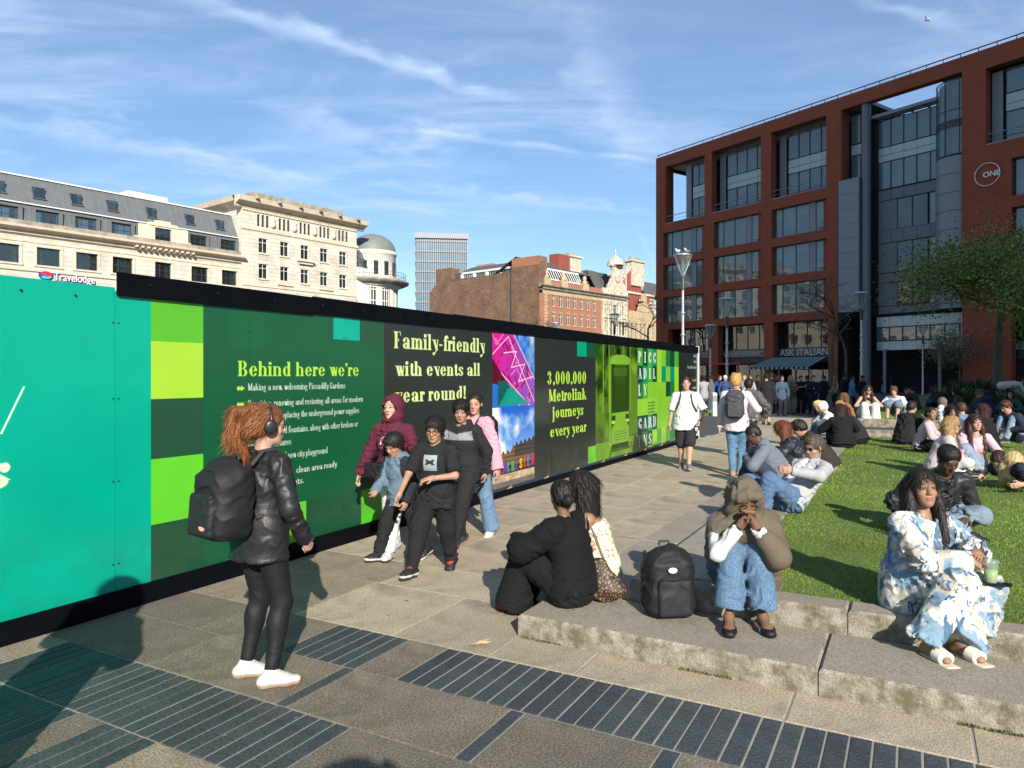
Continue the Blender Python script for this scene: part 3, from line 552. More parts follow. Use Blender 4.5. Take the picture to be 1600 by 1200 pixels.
buf = np.ones((IH, IW, 4), np.float32); buf[..., :3] = np.clip(IMG, 0, 1); img.pixels.foreach_set(buf.ravel()); img.update(); img.pack()
M_print = bpy.data.materials.new('printed_board'); M_print.use_nodes = True; nn = M_print.node_tree.nodes; lk = M_print.node_tree.links.new
b_ = nn['Principled BSDF']; im_ = nn.new('ShaderNodeTexImage'); im_.image = img; im_.interpolation = 'Cubic'; im_.extension = 'EXTEND'; uvn = nn.new('ShaderNodeUVMap'); uvn.uv_map = 'UVMap'
lk(uvn.outputs[0], im_.inputs[0]); hs_ = nn.new('ShaderNodeHueSaturation'); hs_.inputs['Value'].default_value = .70; lk(im_.outputs[0], hs_.inputs['Color']); lk(hs_.outputs[0], b_.inputs['Base Color'])
b_.inputs['Roughness'].default_value = .22; b_.inputs['Specular IOR Level'].default_value = .3
n_ = nn.new('ShaderNodeTexNoise'); n_.inputs['Scale'].default_value = 2.2; n_.inputs['Detail'].default_value = 2; bn_ = nn.new('ShaderNodeBump'); bn_.inputs['Distance'].default_value = .004; tcx = nn.new('ShaderNodeTexCoord')
lk(tcx.outputs['Object'], n_.inputs['Vector']); lk(n_.outputs[0], bn_.inputs['Height']); lk(bn_.outputs[0], b_.inputs['Normal'])
M_black = mat('black_painted_board', (.002, .003, .005), .6, .3, 3, .002, 20, spec=.08)
M_screw = mat('screw_head', (.03, .03, .03), .4, metal=.8)
ho = empty('hoarding', UVO, UVROT, 'long site hoarding with green and black printed panels running down the path', 'hoarding')
edges = [-7.8, -6.58, -5.36, -4.14, -2.92, -1.74] + [-.76 + 1.215 * k for k in range(13)] + [15.66]
for i, (a, b) in enumerate(zip(edges, edges[1:])):
 top = 2.355 if b <= -.7 else 2.33; d = random.uniform(-.003, .003); ys = .0 + d
 m = MB(); m.box(a + .0015, b - .0015, ys, ys + .018, .13, top)
 o = m.build('printed_panel', M_print, ho); me = o.data; uvl = me.uv_layers.new(name='UVMap')
 for lp in me.loops:
  c = me.vertices[lp.vertex_index].co; uvl.data[lp.index].uv = ((c.x - S0) / (S1 - S0), (c.z - Z0) / (Z1 - Z0))
ft = [-.76, 1.20, 3.64, 6.08, 8.52, 10.96, 13.40, 15.66]
for a, b in zip(ft, ft[1:]):
 d = random.uniform(-.008, .008) - (.014 if a < 0 else 0); m = MB(); m.box(a + .002, b - .002, -.022 + d * .3, -.004 + d * .3, 2.315 + d, 2.485 + d); m.build('top_board', M_black, ho)
fb = [-7.8, -5.4, -2.96, -.5, 1.9, 4.34, 6.78, 9.2, 11.6, 14.0, 15.66]
for a, b in zip(fb, fb[1:]):
 m = MB(); hz_ = .155 if a < 3 else .09; m.box(a + .002, b - .002, -.024, -.005, .0, hz_); m.build('kick_board', M_black, ho)
sb = MB()
for a in edges[1:-1]:
 for z in (.35, .95, 1.55, 2.1): 
  for dx in (-.02, .02): sb.lathe([(.0001, -.0), (.006, 0), (.006, .003), (.0001, .004)], (0, 0, 0), 6); n = 24; sb.v[-n:] = [(a + dx + p[0], -.004 - p[2], z + p[1]) for p in sb.v[-n:]]
for s in np.arange(-.5, 15.6, .61):
 for z in (2.40,): sb.lathe([(.0001, 0), (.009, 0), (.009, .004), (.0001, .005)], (0, 0, 0), 6); n = 24; sb.v[-n:] = [(s + p[0], -.026 - p[2], z + p[1]) for p in sb.v[-n:]]
for s in np.arange(-1.75, -.76, .35): sb.lathe([(.0001, 0), (.008, 0), (.008, .004), (.0001, .005)], (0, 0, 0), 6); n = 24; sb.v[-n:] = [(s + p[0], -.006 - p[2], 2.27 + p[1]) for p in sb.v[-n:]]
so = sb.build('screw_head', M_screw, ho); so['kind'] = 'stuff'
M_galv = mat('galvanised_steel', (.42, .43, .44), .45, .15, 5, metal=.7)
M_wood = mat('bare_timber', (.34, .24, .13), .8, .2, 4, stretch=(1, 1, 8))
m = MB(); m.box(15.66, 15.70, -.03, .06, 0, 2.50); m.build('end_post', mat('pale_end_post', (.75, .74, .68), .6), ho)
m = MB()
for s in np.arange(-7, 15.6, 1.22): m.box(s, s + .045, .02, .11, 0, 2.3)
for z in (.3, 1.2, 2.1): m.box(-7.8, 15.6, .021, .065, z, z + .09)
bo = m.build('timber_frame', M_wood, ho)
# ------------------------------------------------------------ buildings
def brickmat(name, c1, c2, mortar, scale=1.0, bw=.215, bh=.075, ms=.012, bump=.004, rough=.9, var=.2, vs=.6, dirt=None, plane='xz', bias=-.1):
 if name in MATS: return MATS[name]
 m = mat(name, c1, rough, var, vs, dirt=dirt); t = m.node_tree; nn = t.nodes; lk = t.links.new
 tcn = nn.new('ShaderNodeTexCoord'); sp = nn.new('ShaderNodeSeparateXYZ'); cb = nn.new('ShaderNodeCombineXYZ'); lk(tcn.outputs['Object'], sp.inputs[0])
 ad = nn.new('ShaderNodeMath'); ad.operation = 'ADD'; lk(sp.outputs[0], ad.inputs[0]); lk(sp.outputs[1], ad.inputs[1]); lk(ad.outputs[0], cb.inputs[0]); lk(sp.outputs[2], cb.inputs[1])
 br = nn.new('ShaderNodeTexBrick'); lk(cb.outputs[0], br.inputs['Vector']); br.inputs['Scale'].default_value = scale; br.inputs['Color1'].default_value = (*c1, 1); br.inputs['Color2'].default_value = (*c2, 1)
 br.inputs['Mortar'].default_value = (*mortar, 1); br.inputs['Mortar Size'].default_value = ms; br.inputs['Brick Width'].default_value = bw; br.inputs['Row Height'].default_value = bh; br.inputs['Bias'].default_value = bias
 sc_ = [n for n in nn if n.type == 'VECT_MATH'][0]; lk(br.outputs['Color'], sc_.inputs[0])
 b = nn['Principled BSDF']; bn = nn.new('ShaderNodeBump'); bn.invert = True; bn.inputs['Distance'].default_value = bump; lk(br.outputs['Fac'], bn.inputs['Height']); lk(bn.outputs[0], b.inputs['Normal'])
 return m
M_redbrick = brickmat('red_brick_facade', (.275, .063, .029), (.235, .054, .026), (.18, .065, .04), bw=.9, bh=.30, ms=.012, var=.12)
M_oldbrick = brickmat('weathered_party_wall_brick', (.205, .105, .058), (.115, .066, .042), (.13, .10, .07), bw=.46, bh=.22, ms=.02, var=.45, vs=.35, dirt=((.36, .20, .11), 2.6, .56, .68), bias=0)
M_frontbrick = brickmat('orange_red_brick', (.34, .135, .075), (.28, .10, .055), (.28, .18, .12), bw=.46, bh=.15, ms=.012, var=.15)
M_crimson = brickmat('crimson_brick', (.26, .045, .028), (.22, .04, .025), (.24, .12, .09), bw=.46, bh=.15, var=.15)
M_stone = brickmat('cream_ashlar', (.56, .52, .45), (.52, .48, .41), (.40, .36, .295), bw=1.1, bh=.42, ms=.012, var=.16, vs=.5, bump=.01, dirt=((.30, .26, .20), .7, .50, .85))
M_stone2 = mat('carved_cream_stone', (.60, .51, .39), .9, .18, 1.2, .02, 6, dirt=((.24, .20, .15), .9, .55, .85))
M_sootstone = mat('soot_stained_stone', (.30, .27, .22), .95, .3, 1.2, .02, 5, dirt=((.10, .09, .075), .8, .45, .7))
M_pale = mat('white_painted_stone', (.68, .65, .59), .85, .1, 1.0, .004, 8)
M_ornate = mat('pale_terracotta', (.55, .49, .39), .85, .25, 1.6, .05, 3, dirt=((.20, .17, .125), 1.5, .44, .7))
M_sand = mat('buff_sandstone', (.42, .32, .19), .9, .2, 1.5, .01, 6, dirt=((.18, .14, .09), 1.2, .5, .85))
M_zinc = mat('zinc_mansard', (.135, .145, .152), .55, .14, 1.2, .004, 6, metal=.15)
M_slater = mat('slate_roof', (.075, .075, .078), .75, .25, 3, .01, 12)
M_clad = mat('grey_cladding', (.125, .135, .155), .5, .08, 1.0, metal=.2)
M_cladl = mat('mid_grey_cladding', (.20, .215, .24), .5, .08, 1.0, metal=.1)
M_frame = mat('dark_window_frame', (.035, .038, .042), .5, .1)
M_wframe = mat('white_window_frame', (.66, .65, .60), .6, .06)
M_glass = glassmat('window_glass', (.018, .026, .030), .50)
M_glass2 = glassmat('blue_green_sky_glass', (.19, .255, .265), .48)  # pale tint puts the reflected sky and blinds into the pane colour
M_spand = mat('pale_green_spandrel_glass', (.34, .44, .43), .18, .08, 1.0, spec=.8)
M_dark = mat('dark_interior', (.014, .015, .017), .9)  # near-black colour stands in for unlit rooms behind the glass
M_blind = mat('white_blind', (.70, .74, .72), .8, .08, 2)
M_curt = mat('net_curtain', (.55, .54, .50), .9, .2, 3, stretch=(8, 8, .4))
M_green = mat('copper_dome', (.15, .17, .155), .6, .12, 3)
def broot(name, px0, Y0, vp, sign, label):
 d = np.array([(vp - 800) / F, 1.]); d /= np.linalg.norm(d); d *= sign
 P = ((px0 - 800) / F * Y0, Y0, 0)
 return empty(name, P, math.atan2(d[1], d[0]), label, 'building')
def wallop(mb, x0, x1, z0, z1, ops, y=0.0, th=.35):
 """a wall face at depth y with openings (x0,x1,z0,z1) and reveals th deep"""
 xs = sorted({x0, x1, *[min(max(v, x0), x1) for o in ops for v in o[:2]]}); zs = sorted({z0, z1, *[min(max(v, z0), z1) for o in ops for v in o[2:4]]})
 for i in range(len(xs) - 1):
  j = 0
  while j < len(zs) - 1:
   cx, cz = (xs[i] + xs[i + 1]) / 2, (zs[j] + zs[j + 1]) / 2
   if any(o[0] < cx < o[1] and o[2] < cz < o[3] for o in ops): j += 1; continue
   k = j + 1
   while k < len(zs) - 1 and not any(o[0] < cx < o[1] and o[2] < (zs[k] + zs[k + 1]) / 2 < o[3] for o in ops): k += 1
   mb.face([(xs[i], y, zs[j]), (xs[i + 1], y, zs[j]), (xs[i + 1], y, zs[k]), (xs[i], y, zs[k])]); j = k
 for a, b, c, d in ops:
  e = y + th
  mb.face([(a, y, c), (a, y, d), (a, e, d), (a, e, c)]); mb.face([(b, y, d), (b, y, c), (b, e, c), (b, e, d)])
  mb.face([(a, y, c), (a, e, c), (b, e, c), (b, y, c)]); mb.face([(a, y, d), (b, y, d), (b, e, d), (a, e, d)])
_wc = {}
def window(parent, x, z, w, h, y=.2, style='grid', frame=None, glass=None, nx=3, nz=2, curt='curtain', name='window', bar=.05, seedn=0):
 """frame mesh (window) > pane, curtain; shared between alike windows. x,z lower-left corner"""
 frame = frame or M_frame; glass = glass or M_glass; v = seedn % 4
 key = (round(w, 2), round(h, 2), style, frame.name, glass.name, nx, nz, curt, bar)
 if key not in _wc:
  m = MB(); f = .06
  m.box(0, w, -.02, .06, 0, f); m.box(0, w, -.02, .06, h - f, h); m.box(0, f, -.02, .06, f, h - f); m.box(w - f, w, -.02, .06, f, h - f)
  for i in range(1, nx): xx = w * i / nx; m.box(xx - bar / 2, xx + bar / 2, -.015, .05, f, h - f)
  for j in range(1, nz):
   zz_ = h * (j / nz if style != 'trans' else .72)
   for i in range(nx): a = w * i / nx + (bar / 2 if i else f); b = w * (i + 1) / nx - (bar / 2 if i < nx - 1 else f); m.box(a, b, -.012, .045, zz_ - bar / 2, zz_ + bar / 2)
  fm = m.build(name, frame, me=True); m = MB(); m.box(f * .5, w - f * .5, .01, .02, f * .5, h - f * .5); pm = m.build('pane', glass, me=True)
  cms = []
  for q in range(4):
   m = MB()
   if curt == 'curtain':
    for (a, b) in [((.04, .26), (.74, .96)), ((.04, .3), (.0, .0)), ((.7, .96), (.04, .16)), ((.3, .96), (0, 0))][q]:
     if b > a:
      n = max(3, int((b - a) * w / .08)); 
      for i in range(n): xa = w * (a + (b - a) * i / n); xb = w * (a + (b - a) * (i + 1) / n); ya, yb = (.22, .27) if i % 2 else (.27, .22); m.face([(xa, ya, .05), (xb, yb, .05), (xb, yb, h - .05), (xa, ya, h - .05)])
    cm_ = M_curt
   else:
    fr = [.55, .3, .75, .45][q]; m.box(.05, w - .05, .12, .14, h * (1 - fr), h - .04); cm_ = M_blind
   cms.append(m.build('curtain' if curt == 'curtain' else 'blind', cm_, me=True))
  _wc[key] = (fm, pm, cms)
 fm, pm, cms = _wc[key]
 o = inst(name, fm, parent, (x, y, z)); inst('pane', pm, o)
 if curt: c = inst('curtain' if curt == 'curtain' else 'blind', cms[v], o)
 return o
def mould(mb, x0, x1, prof, y0=0.0, closed=True, ret=True):
 """a straight moulding: profile of (out, z) extruded along x, out = distance in front of y0"""
 P = [(y0 - o_, z) for o_, z in prof]; n = len(P)
 V = [(x0, y, z) for y, z in P] + [(x1, y, z) for y, z in P]
 mb.mesh(V, [(i, (i + 1) % n, (i + 1) % n + n, i + n) for i in range(n)]); mb.mesh(V[:n], [tuple(reversed(range(n)))]); mb.mesh(V[n:], [tuple(range(n))])
def shell(mb, x0, x1, y0, y1, z0, z1): mb.box(x0, x1, y0, y1, z0, z1)
# --- hotel with zinc mansard
TR = broot('hotel_building', 0, 60, 1685, 1, 'long cream stone hotel with grey zinc mansard roof and purple lettered sign')
tw = [(-12.4, 1.8), (-9.3, 1.8), (-6.2, 1.8), (-3.1, 1.8), (-.35, 1.75), (2.7, 1.8), (5.8, 1.8), (8.9, 1.8), (12.8, 1.6), (16.45, 1.75), (19.75, 1.7)]
ops = [(a, a + w_, 11.2, 12.7) for a, w_ in tw] + [(a, a + w_, 7.4, 9.2) for a, w_ in tw] + [(a, a + w_, 3.6, 5.6) for a, w_ in tw]
m = MB(); wallop(m, -15, 21.9, 0, 13.7, ops); m.build('wall', M_stone, TR)
m = MB(); shell(m, -15, 21.7, .7, 14, 0, 14.3); m.build('dark_core', M_dark, TR)
m = MB(); shell(m, -15.2, -15, .0, 14, 0, 14.3); m.build('side_wall', M_stone, TR)
m = MB(); mould(m, -15.2, 22.1, [(0, 13.55), (.25, 13.7), (.3, 13.95), (.85, 14.15), (.9, 14.35), (0, 14.4)]); m.build('cornice', M_stone2, TR)
m = MB(); mould(m, -15.2, 21.9, [(0, 14.4), (.15, 14.42), (.12, 14.85), (-.3, 14.85)]); m.build('parapet', M_sootstone, TR)
m = MB(); mould(m, -15.1, 21.9, [(0, 10.55), (.12, 10.6), (.14, 10.75), (0, 10.8)]); mould(m, -15.1, 21.9, [(0, 13.05), (.06, 13.06), (.06, 13.18), (0, 13.2)]); m.build('string_course', M_stone2, TR)
for a, w_ in tw:
 for z0, z1 in ((11.2, 12.7), (7.4, 9.2)):
  m = MB(); m.box(a - .2, a - .02, -.05, .02, z0 - .02, z1 + .02); m.box(a + w_ + .02, a + w_ + .2, -.05, .02, z0 - .02, z1 + .02); m.box(a - .2, a + w_ + .2, -.08, .02, z1 + .02, z1 + .2); m.box(a - .25, a + w_ + .25, -.10, .02, z0 - .16, z0 - .02); m.build('window_surround', M_stone2, TR)
for i, (a, w_) in enumerate(tw):
 window(TR, a, 11.2, w_, 1.5, seedn=i); window(TR, a, 7.4, w_, 1.8, seedn=i + 1)
def slant(mb, x0, x1, zlo, zhi, ylo, yhi, ops):
 """sloping roof face; openings are (x0,x1,z0,z1)"""
 k = (yhi - ylo) / (zhi - zlo); xs = sorted({x0, x1, *[v for o in ops for v in o[:2]]}); zs = sorted({zlo, zhi, *[v for o in ops for v in o[2:4]]})
 for i in range(len(xs) - 1):
  for j in range(len(zs) - 1):
   cx, cz = (xs[i] + xs[i + 1]) / 2, (zs[j] + zs[j + 1]) / 2
   if any(o[0] < cx < o[1] and o[2] < cz < o[3] for o in ops): continue
   y = lambda z: ylo + (z - zlo) * k
   mb.face([(xs[i], y(zs[j]), zs[j]), (xs[i + 1], y(zs[j]), zs[j]), (xs[i + 1], y(zs[j + 1]), zs[j + 1]), (xs[i], y(zs[j + 1]), zs[j + 1])])
op2 = [(a, a + w_, 14.75, 15.85) for a, w_ in tw if abs(a - 12.8) > .1]; tt = [-12.1, -9.1, -6.2, -3.2, -.3, 2.7, 5.7, 8.8, 12.45, 16.3, 19.6]
op3 = [(a, a + 1.0, 17.1, 18.1) for a in tt]
m = MB(); slant(m, -15, 21.9, 14.45, 16.4, .35, .55, op2); slant(m, -15, 21.9, 16.4, 19.0, .50, 1.9, op3); m.face([(-15, 1.9, 19), (21.9, 1.9, 19), (21.9, 14, 19), (-15, 14, 19)])
m.face([(21.9, .35, 14.45), (21.9, 14, 14.45), (21.9, 14, 19), (21.9, 1.9, 19), (21.9, .55, 16.4)]); m.build('mansard_roof', M_zinc, TR)
m = MB(); mould(m, -15.1, 21.9, [(-.42, 16.36), (-.36, 16.36), (-.36, 16.46), (-.5, 16.46)]); mould(m, -15.1, 22.0, [(-1.75, 18.98), (-1.75, 19.1), (-2.2, 19.1), (-2.2, 18.98)]); m.build('roof_edge_flashing', M_wframe, TR)
sm_ = MB(); x = -14.8
while x < 21.8:
 if not any(o[0] - .02 < x < o[1] + .02 for o in op3): sm_.face([(x, .46, 16.4), (x + .05, .44, 16.4), (x + .05, 1.84, 19), (x, 1.86, 19)])
 if not any(o[0] - .3 < x < o[1] + .3 for o in op2): sm_.face([(x, .31, 14.5), (x + .05, .30, 14.5), (x + .05, .49, 16.38), (x, .5, 16.38)])
 x += .62
so = sm_.build('standing_seam', M_zinc, TR); so['kind'] = 'stuff'
for a, b, c, d in op2:
 m = MB(); m.box(a - .3, a, .22, .6, c - .1, d + .12); m.box(b, b + .3, .22, .6, c - .1, d + .12); m.box(a - .3, b + .3, .21, .6, d + .12, d + .28); m.build('dormer_surround', M_zinc, TR)
for a, b, c, d in op3:
 m = MB(); m.mesh([(a - .03, .8, c), (a, .8, c), (a, 1.6, d), (a - .03, 1.6, d), (a - .03, .6, c), (a, .6, c), (a, 1.2, d), (a - .03, 1.2, d)], [(0, 1, 2, 3), (4, 7, 6, 5), (0, 3, 7, 4), (1, 5, 6, 2)])
 m.box(a - .05, b + .05, .7, 1.3, c - .06, c); m.build('dormer_surround', M_zinc, TR)
for i, (a, b, c, d) in enumerate(op2): window(TR, a, c, b - a, d - c, y=.42, seedn=i + 2)
for i, (a, b, c, d) in enumerate(op3): window(TR, a, c, b - a, d - c, y=1.1, nx=1, nz=1, seedn=i)
m = MB(); wallop(m, 11.2, 16.1, 14.4, 16.2, [(12.8, 14.4, 14.55, 16.05)], y=-.02, th=.4)
m.box(12.2, 15.0, -.1, .5, 16.2, 16.5); m.box(12.9, 14.3, -.1, .5, 16.5, 16.75); m.box(10.9, 11.2, .0, .5, 14.4, 15.0); m.box(16.1, 16.4, 0, .5, 14.4, 15.0); m.box(11.2, 16.1, .38, .5, 14.4, 14.54); m.build('stone_dormer', M_stone2, TR)
window(TR, 12.8, 14.55, 1.6, 1.5, y=.2, seedn=1)
for k in range(11): m = MB(); m.box(10.7 + k * .55, 10.9 + k * .55, -.75, -.25, 13.8, 13.97); m.build('cornice_bracket', M_stone2, TR)
m = MB(); m.box(12, 16, 4, 7, 19, 20.1); m.box(9.5, 17.5, 6, 9, 19, 19.6); m.build('roof_plant', M_wframe, TR)
M_purple = mat('sign_letter_face', (.62, .60, .66), .4, .02); M_pshade = mat('sign_letter_side', (.10, .03, .16), .4, .02)
def fontmesh(s, size, mname, mats, depth=.03, bold=.0, name='sign_lettering'):
 cu = bpy.data.curves.new(name, 'FONT'); cu.body = s; cu.size = size; cu.extrude = depth; cu.offset = bold; cu.resolution_u = 3
 o = bpy.data.objects.new(name, cu); col.objects.link(o); dg = bpy.context.evaluated_depsgraph_get(); me = bpy.data.meshes.new_from_object(o.evaluated_get(dg)); bpy.data.objects.remove(o)
 me.name = name; me.materials.clear(); me.materials.append(mats); return me
sg = empty('sign', TR.matrix_world @ Vector((0, 0, 0)), 0)
bpy.context.view_layer.update()
sg.location = TR.location; sg.rotation_euler = TR.rotation_euler
tag(sg, 'hotel name sign with purple edged letters and round emblem on the cream wall', 'sign')
me = fontmesh('Travelodge', 1.0, '', M_pshade, .05, .035); o = inst('sign_lettering', me, sg, (3.95, -.10, 9.98), (math.radians(90), 0, 0)); o.scale = (.74, 1, 1)
me = fontmesh('Travelodge', 1.0, '', M_purple, .05, .012); o = inst('sign_lettering', me, sg, (3.93, -.16, 10.0), (math.radians(90), 0, 0)); o.scale = (.74, 1, 1)
M_red = mat('emblem_red', (.55, .015, .05), .4, .02); M_blue = mat('emblem_blue', (.02, .12, .45), .4, .02); M_cyan = mat('emblem_cyan', (.05, .45, .60), .4, .02); M_navy = mat('emblem_navy', (.03, .02, .12), .4, .02)
def blob(cx, cz, rx, rz, y, n=24, f=lambda t: 1.0): return [(cx + rx * f(t) * math.cos(t), y, cz + rz * f(t) * math.sin(t)) for t in [2 * math.pi * k / n for k in range(n)]]
def plate(parent, name, pts, m, th=.03):
 b = MB(); n = len(pts); b.mesh([*pts, *[(p[0], p[1] + th, p[2]) for p in pts]], [tuple(range(n)), tuple(reversed(range(n, 2 * n)))] + [(i, i + n, (i + 1) % n + n, (i + 1) % n) for i in range(n)]); return b.build(name, m, parent)
plate(sg, 'emblem', blob(3.35, 10.35, .56, .42, -.12), M_navy); plate(sg, 'emblem', blob(3.36, 10.44, .44, .26, -.15), M_red)
plate(sg, 'emblem', [(2.9, -.18, 10.2), (3.2, -.18, 10.28), (3.5, -.18, 10.22), (3.8, -.18, 10.32), (3.75, -.18, 10.15), (3.5, -.18, 10.05), (3.1, -.18, 10.05)], M_cyan)
plate(sg, 'emblem', [(2.92, -.20, 10.42), (3.1, -.20, 10.46), (3.45, -.20, 10.30), (3.4, -.20, 10.24), (3.1, -.20, 10.34), (2.86, -.20, 10.3)], M_blue)
# --- tall cream block with deep cornice
def rootat(name, src, label): 
 e = empty(name, src.location, src.rotation_euler[2], label, 'building'); return e
PB = rootat('stone_office_block', TR, 'tall cream stone block with deep cornice, lion heads and grouped frieze windows')
gx = [23.7, 26.4, 29.15, 31.9, 34.65]; wx = [23.9, 26.6, 29.3, 32.0, 34.8]
ops = [(a + k * .55, a + k * .55 + .34, 17.9, 19.2) for a in gx for k in range(3)] + [(a, a + 1.1, z, z + 1.6) for a in wx for z in (15.05, 12.25, 9.2)] 
m = MB(); wallop(m, 21.92, 37.45, 0, 19.7, ops, y=-.25, th=.35); m.face([(21.92, -.25, 0), (21.92, -.25, 19.7), (21.92, 12, 19.7), (21.92, 12, 0)]); m.face([(37.45, -.25, 0), (37.45, 12, 0), (37.45, 12, 19.7), (37.45, -.25, 19.7)]); m.build('wall', M_stone, PB)
m = MB(); shell(m, 22.3, 37.0, .6, 12, 0, 19.6); m.build('dark_core', M_dark, PB)
m = MB(); pr = [(0, 19.55), (.15, 19.65), (.25, 19.9), (.95, 20.2), (1.05, 20.45), (1.15, 20.7), (0, 20.75)]; mould(m, 21.0, 38.5, pr, y0=-.25)
for xs_, sg_ in ((21.92, -1), (37.45, 1)):
 P = [(xs_ + sg_ * o_, z) for o_, z in pr]; n = len(P); V = [(x, -.25, z) for x, z in P] + [(x, 12, z) for x, z in P]; m.mesh(V, [(i, (i + 1) % n, (i + 1) % n + n, i + n) for i in range(n)])
m.face([(21, -.3, 20.75), (38.5, -.3, 20.75), (38.5, 12, 20.75), (21, 12, 20.75)]); m.build('cornice', M_stone2, PB)
m = MB(); m.box(21.9, 37.5, .2, 11, 20.76, 21.15); m.box(23.7, 35.9, .5, 10, 21.15, 21.75); m.build('attic', M_sootstone, PB)
m = MB(); mould(m, 21.8, 37.6, [(0, 17.3), (.12, 17.4), (.15, 17.7), (0, 17.75)], y0=-.25); mould(m, 21.9, 37.5, [(0, 11.3), (.1, 11.35), (.1, 11.6), (0, 11.65)], y0=-.25)
for a in np.arange(21.95, 37.3, .33): m.box(a, a + .17, -.42, -.26, 19.4, 19.62)
m.build('string_course', M_stone2, PB)
for a in wx:
 for z in (15.05, 12.25): m = MB(); m.box(a - .12, a + 1.22, -.36, -.25, z - .14, z - .01); m.build('window_sill', M_stone2, PB)
m = MB(); m.box(28.8, 31.0, -.75, -.25, 14.72, 14.9); m.box(29.0, 30.8, -.55, -.25, 14.45, 14.71); m.build('balconette', M_stone2, PB)
for a in (26.2, 31.8):
 m = MB(); m.mesh([(a, -.45, 11.75), (a + 2, -.45, 11.75), (a + 2, -.45, 11.9), (a + 1, -.45, 12.3), (a, -.45, 11.9), (a, -.25, 11.75), (a + 2, -.25, 11.75), (a + 2, -.25, 11.9), (a + 1, -.25, 12.3), (a, -.25, 11.9)], [(0, 1, 2, 3, 4), (4, 3, 8, 9), (3, 2, 7, 8), (1, 6, 7, 2), (0, 4, 9, 5), (5, 6, 1, 0)]); m.build('window_hood', M_stone2, PB)
for k in range(6):
 m = MB(); a = 23.0 + k * 2.75; m.lathe([(.0, 0), (.22, .02), (.26, .16), (.2, .3), (.1, .36), (0, .37)], (a, -1.38, 20.5), 8); m.box(a - .12, a + .12, -1.7, -1.4, 20.55, 20.68); m.build('lion_head', M_sootstone, PB)
for a in [25.6, 28.35, 31.1, 33.85]:
 m = MB(); m.lathe([(0, 0), (.28, .05), (.36, .4), (.24, .7), (.3, .95), (.12, 1.2), (0, 1.25)], (a + .05, -.22, 17.95), 9); m.build('carved_panel', M_stone2, PB)
for i, a in enumerate(gx):
 for k in range(3): window(PB, a + k * .55, 17.9, .34, 1.3, y=-.1, nx=1, nz=2, curt=None)
for i, a in enumerate(wx):
 for z in (15.05, 12.25, 9.2): window(PB, a, z, 1.1, 1.6, y=-.1, nx=2, nz=2, style='trans', curt='curtain', seedn=i + int(z), frame=M_wframe)
# --- domed corner building
DB = rootat('domed_corner_building', TR, 'white painted corner building with grey green dome and curved glazed bay')
DC = (42.5, 2.6)
m = MB(); m.lathe([(3.05 * math.cos(t), 2.45 * math.sin(t)) for t in np.linspace(0, math.pi / 2, 9)] , (DC[0], DC[1], 17.75), 28); m.build('dome', M_green, DB)
m = MB(); m.lathe([(3.0, 13.9), (3.0, 17.3), (3.12, 17.35), (3.15, 17.75), (3.0, 17.78)], (DC[0], DC[1], 0), 32); m.build('drum_wall', M_pale, DB)
m = MB(); m.lathe([(5.6, 13.45), (6.3, 13.75), (6.35, 14.0), (5.9, 14.1), (0, 14.12)], (42.2, 4.6, 0), 40); m.build('balcony_slab', M_sootstone, DB)
m = MB(); m.lathe([(4.9, 12.9), (5.0, 13.2), (5.5, 13.46), (4.9, 13.46)], (42.2, 4.6, 0), 40); m.build('frieze', M_pale, DB)
for k in range(9):
 a0_ = math.radians(-178 + k * 24)
 m = MB(); m.lathe([(4.9, 0), (4.9, 12.9)], (42.2, 4.6, 0), 3, a0_, a0_ + math.radians(9)); m.build('pier', M_pale, DB)
 m = MB(); m.lathe([(4.72, 0), (4.72, 12.9)], (42.2, 4.6, 0), 5, a0_ + math.radians(9), a0_ + math.radians(24)); p = m.build('bay_glazing', M_glass, DB)
 m = MB()
 for q in range(5):
  for aa in (9.5, 14.2, 19, 23.5): t_ = a0_ + math.radians(aa); m.box(42.2 + 4.78 * math.cos(t_) - .04, 42.2 + 4.78 * math.cos(t_) + .04, 4.6 + 4.78 * math.sin(t_) - .04, 4.6 + 4.78 * math.sin(t_) + .04, 7 + q * 1.2, 8.2 + q * 1.2)
  m.lathe([(4.80, 7 + q * 1.4), (4.80, 7.1 + q * 1.4)], (42.2, 4.6, 0), 4, a0_ + math.radians(9), a0_ + math.radians(24))
 m.build('glazing_bar', M_wframe, p)
m = MB(); m.lathe([(4.4, 0), (4.4, 12.8)], (42.2, 4.6, 0), 24); m.build('dark_core', M_dark, DB)
for k in range(6):
 t_ = math.radians(-150 + k * 27); cx, cy = DC[0] + 3.02 * math.cos(t_), DC[1] + 3.02 * math.sin(t_)
 m = MB(); m.box(-.25, .25, -.03, .02, 0, 1.75); o = m.build('window', M_glass, DB); o.location = (cx, cy, 14.6); o.rotation_euler = (0, 0, t_ + math.pi / 2); 
 m = MB(); m.box(-.3, -.25, -.06, .03, 0, 1.8); m.box(.25, .3, -.06, .03, 0, 1.8); m.box(-.25, .25, -.06, .03, .95, 1.02); m.build('frame', M_frame, o)
m = MB(); m.box(37.5, 41, .3, 8, 14.1, 15.2); m.build('parapet', M_pale, DB)
m = MB(); m.mesh([(37.5, .7, 15.2), (40.9, .7, 15.2), (40.5, 1.6, 17.6), (37.5, 1.6, 17.6)], [(0, 1, 2, 3)]); m.mesh([(37.5, 1.6, 17.6), (40.5, 1.6, 17.6), (40.5, 6, 17.7), (37.5, 6, 17.7)], [(0, 1, 2, 3)]); m.build('sloping_glazing', M_glass, DB)
m = MB()
for k in range(6): x = 37.5 + k * .62; m.tube([(x, .66, 15.2), (x - .06 * k / 5, 1.56, 17.6)], .035, 4, smooth=False)
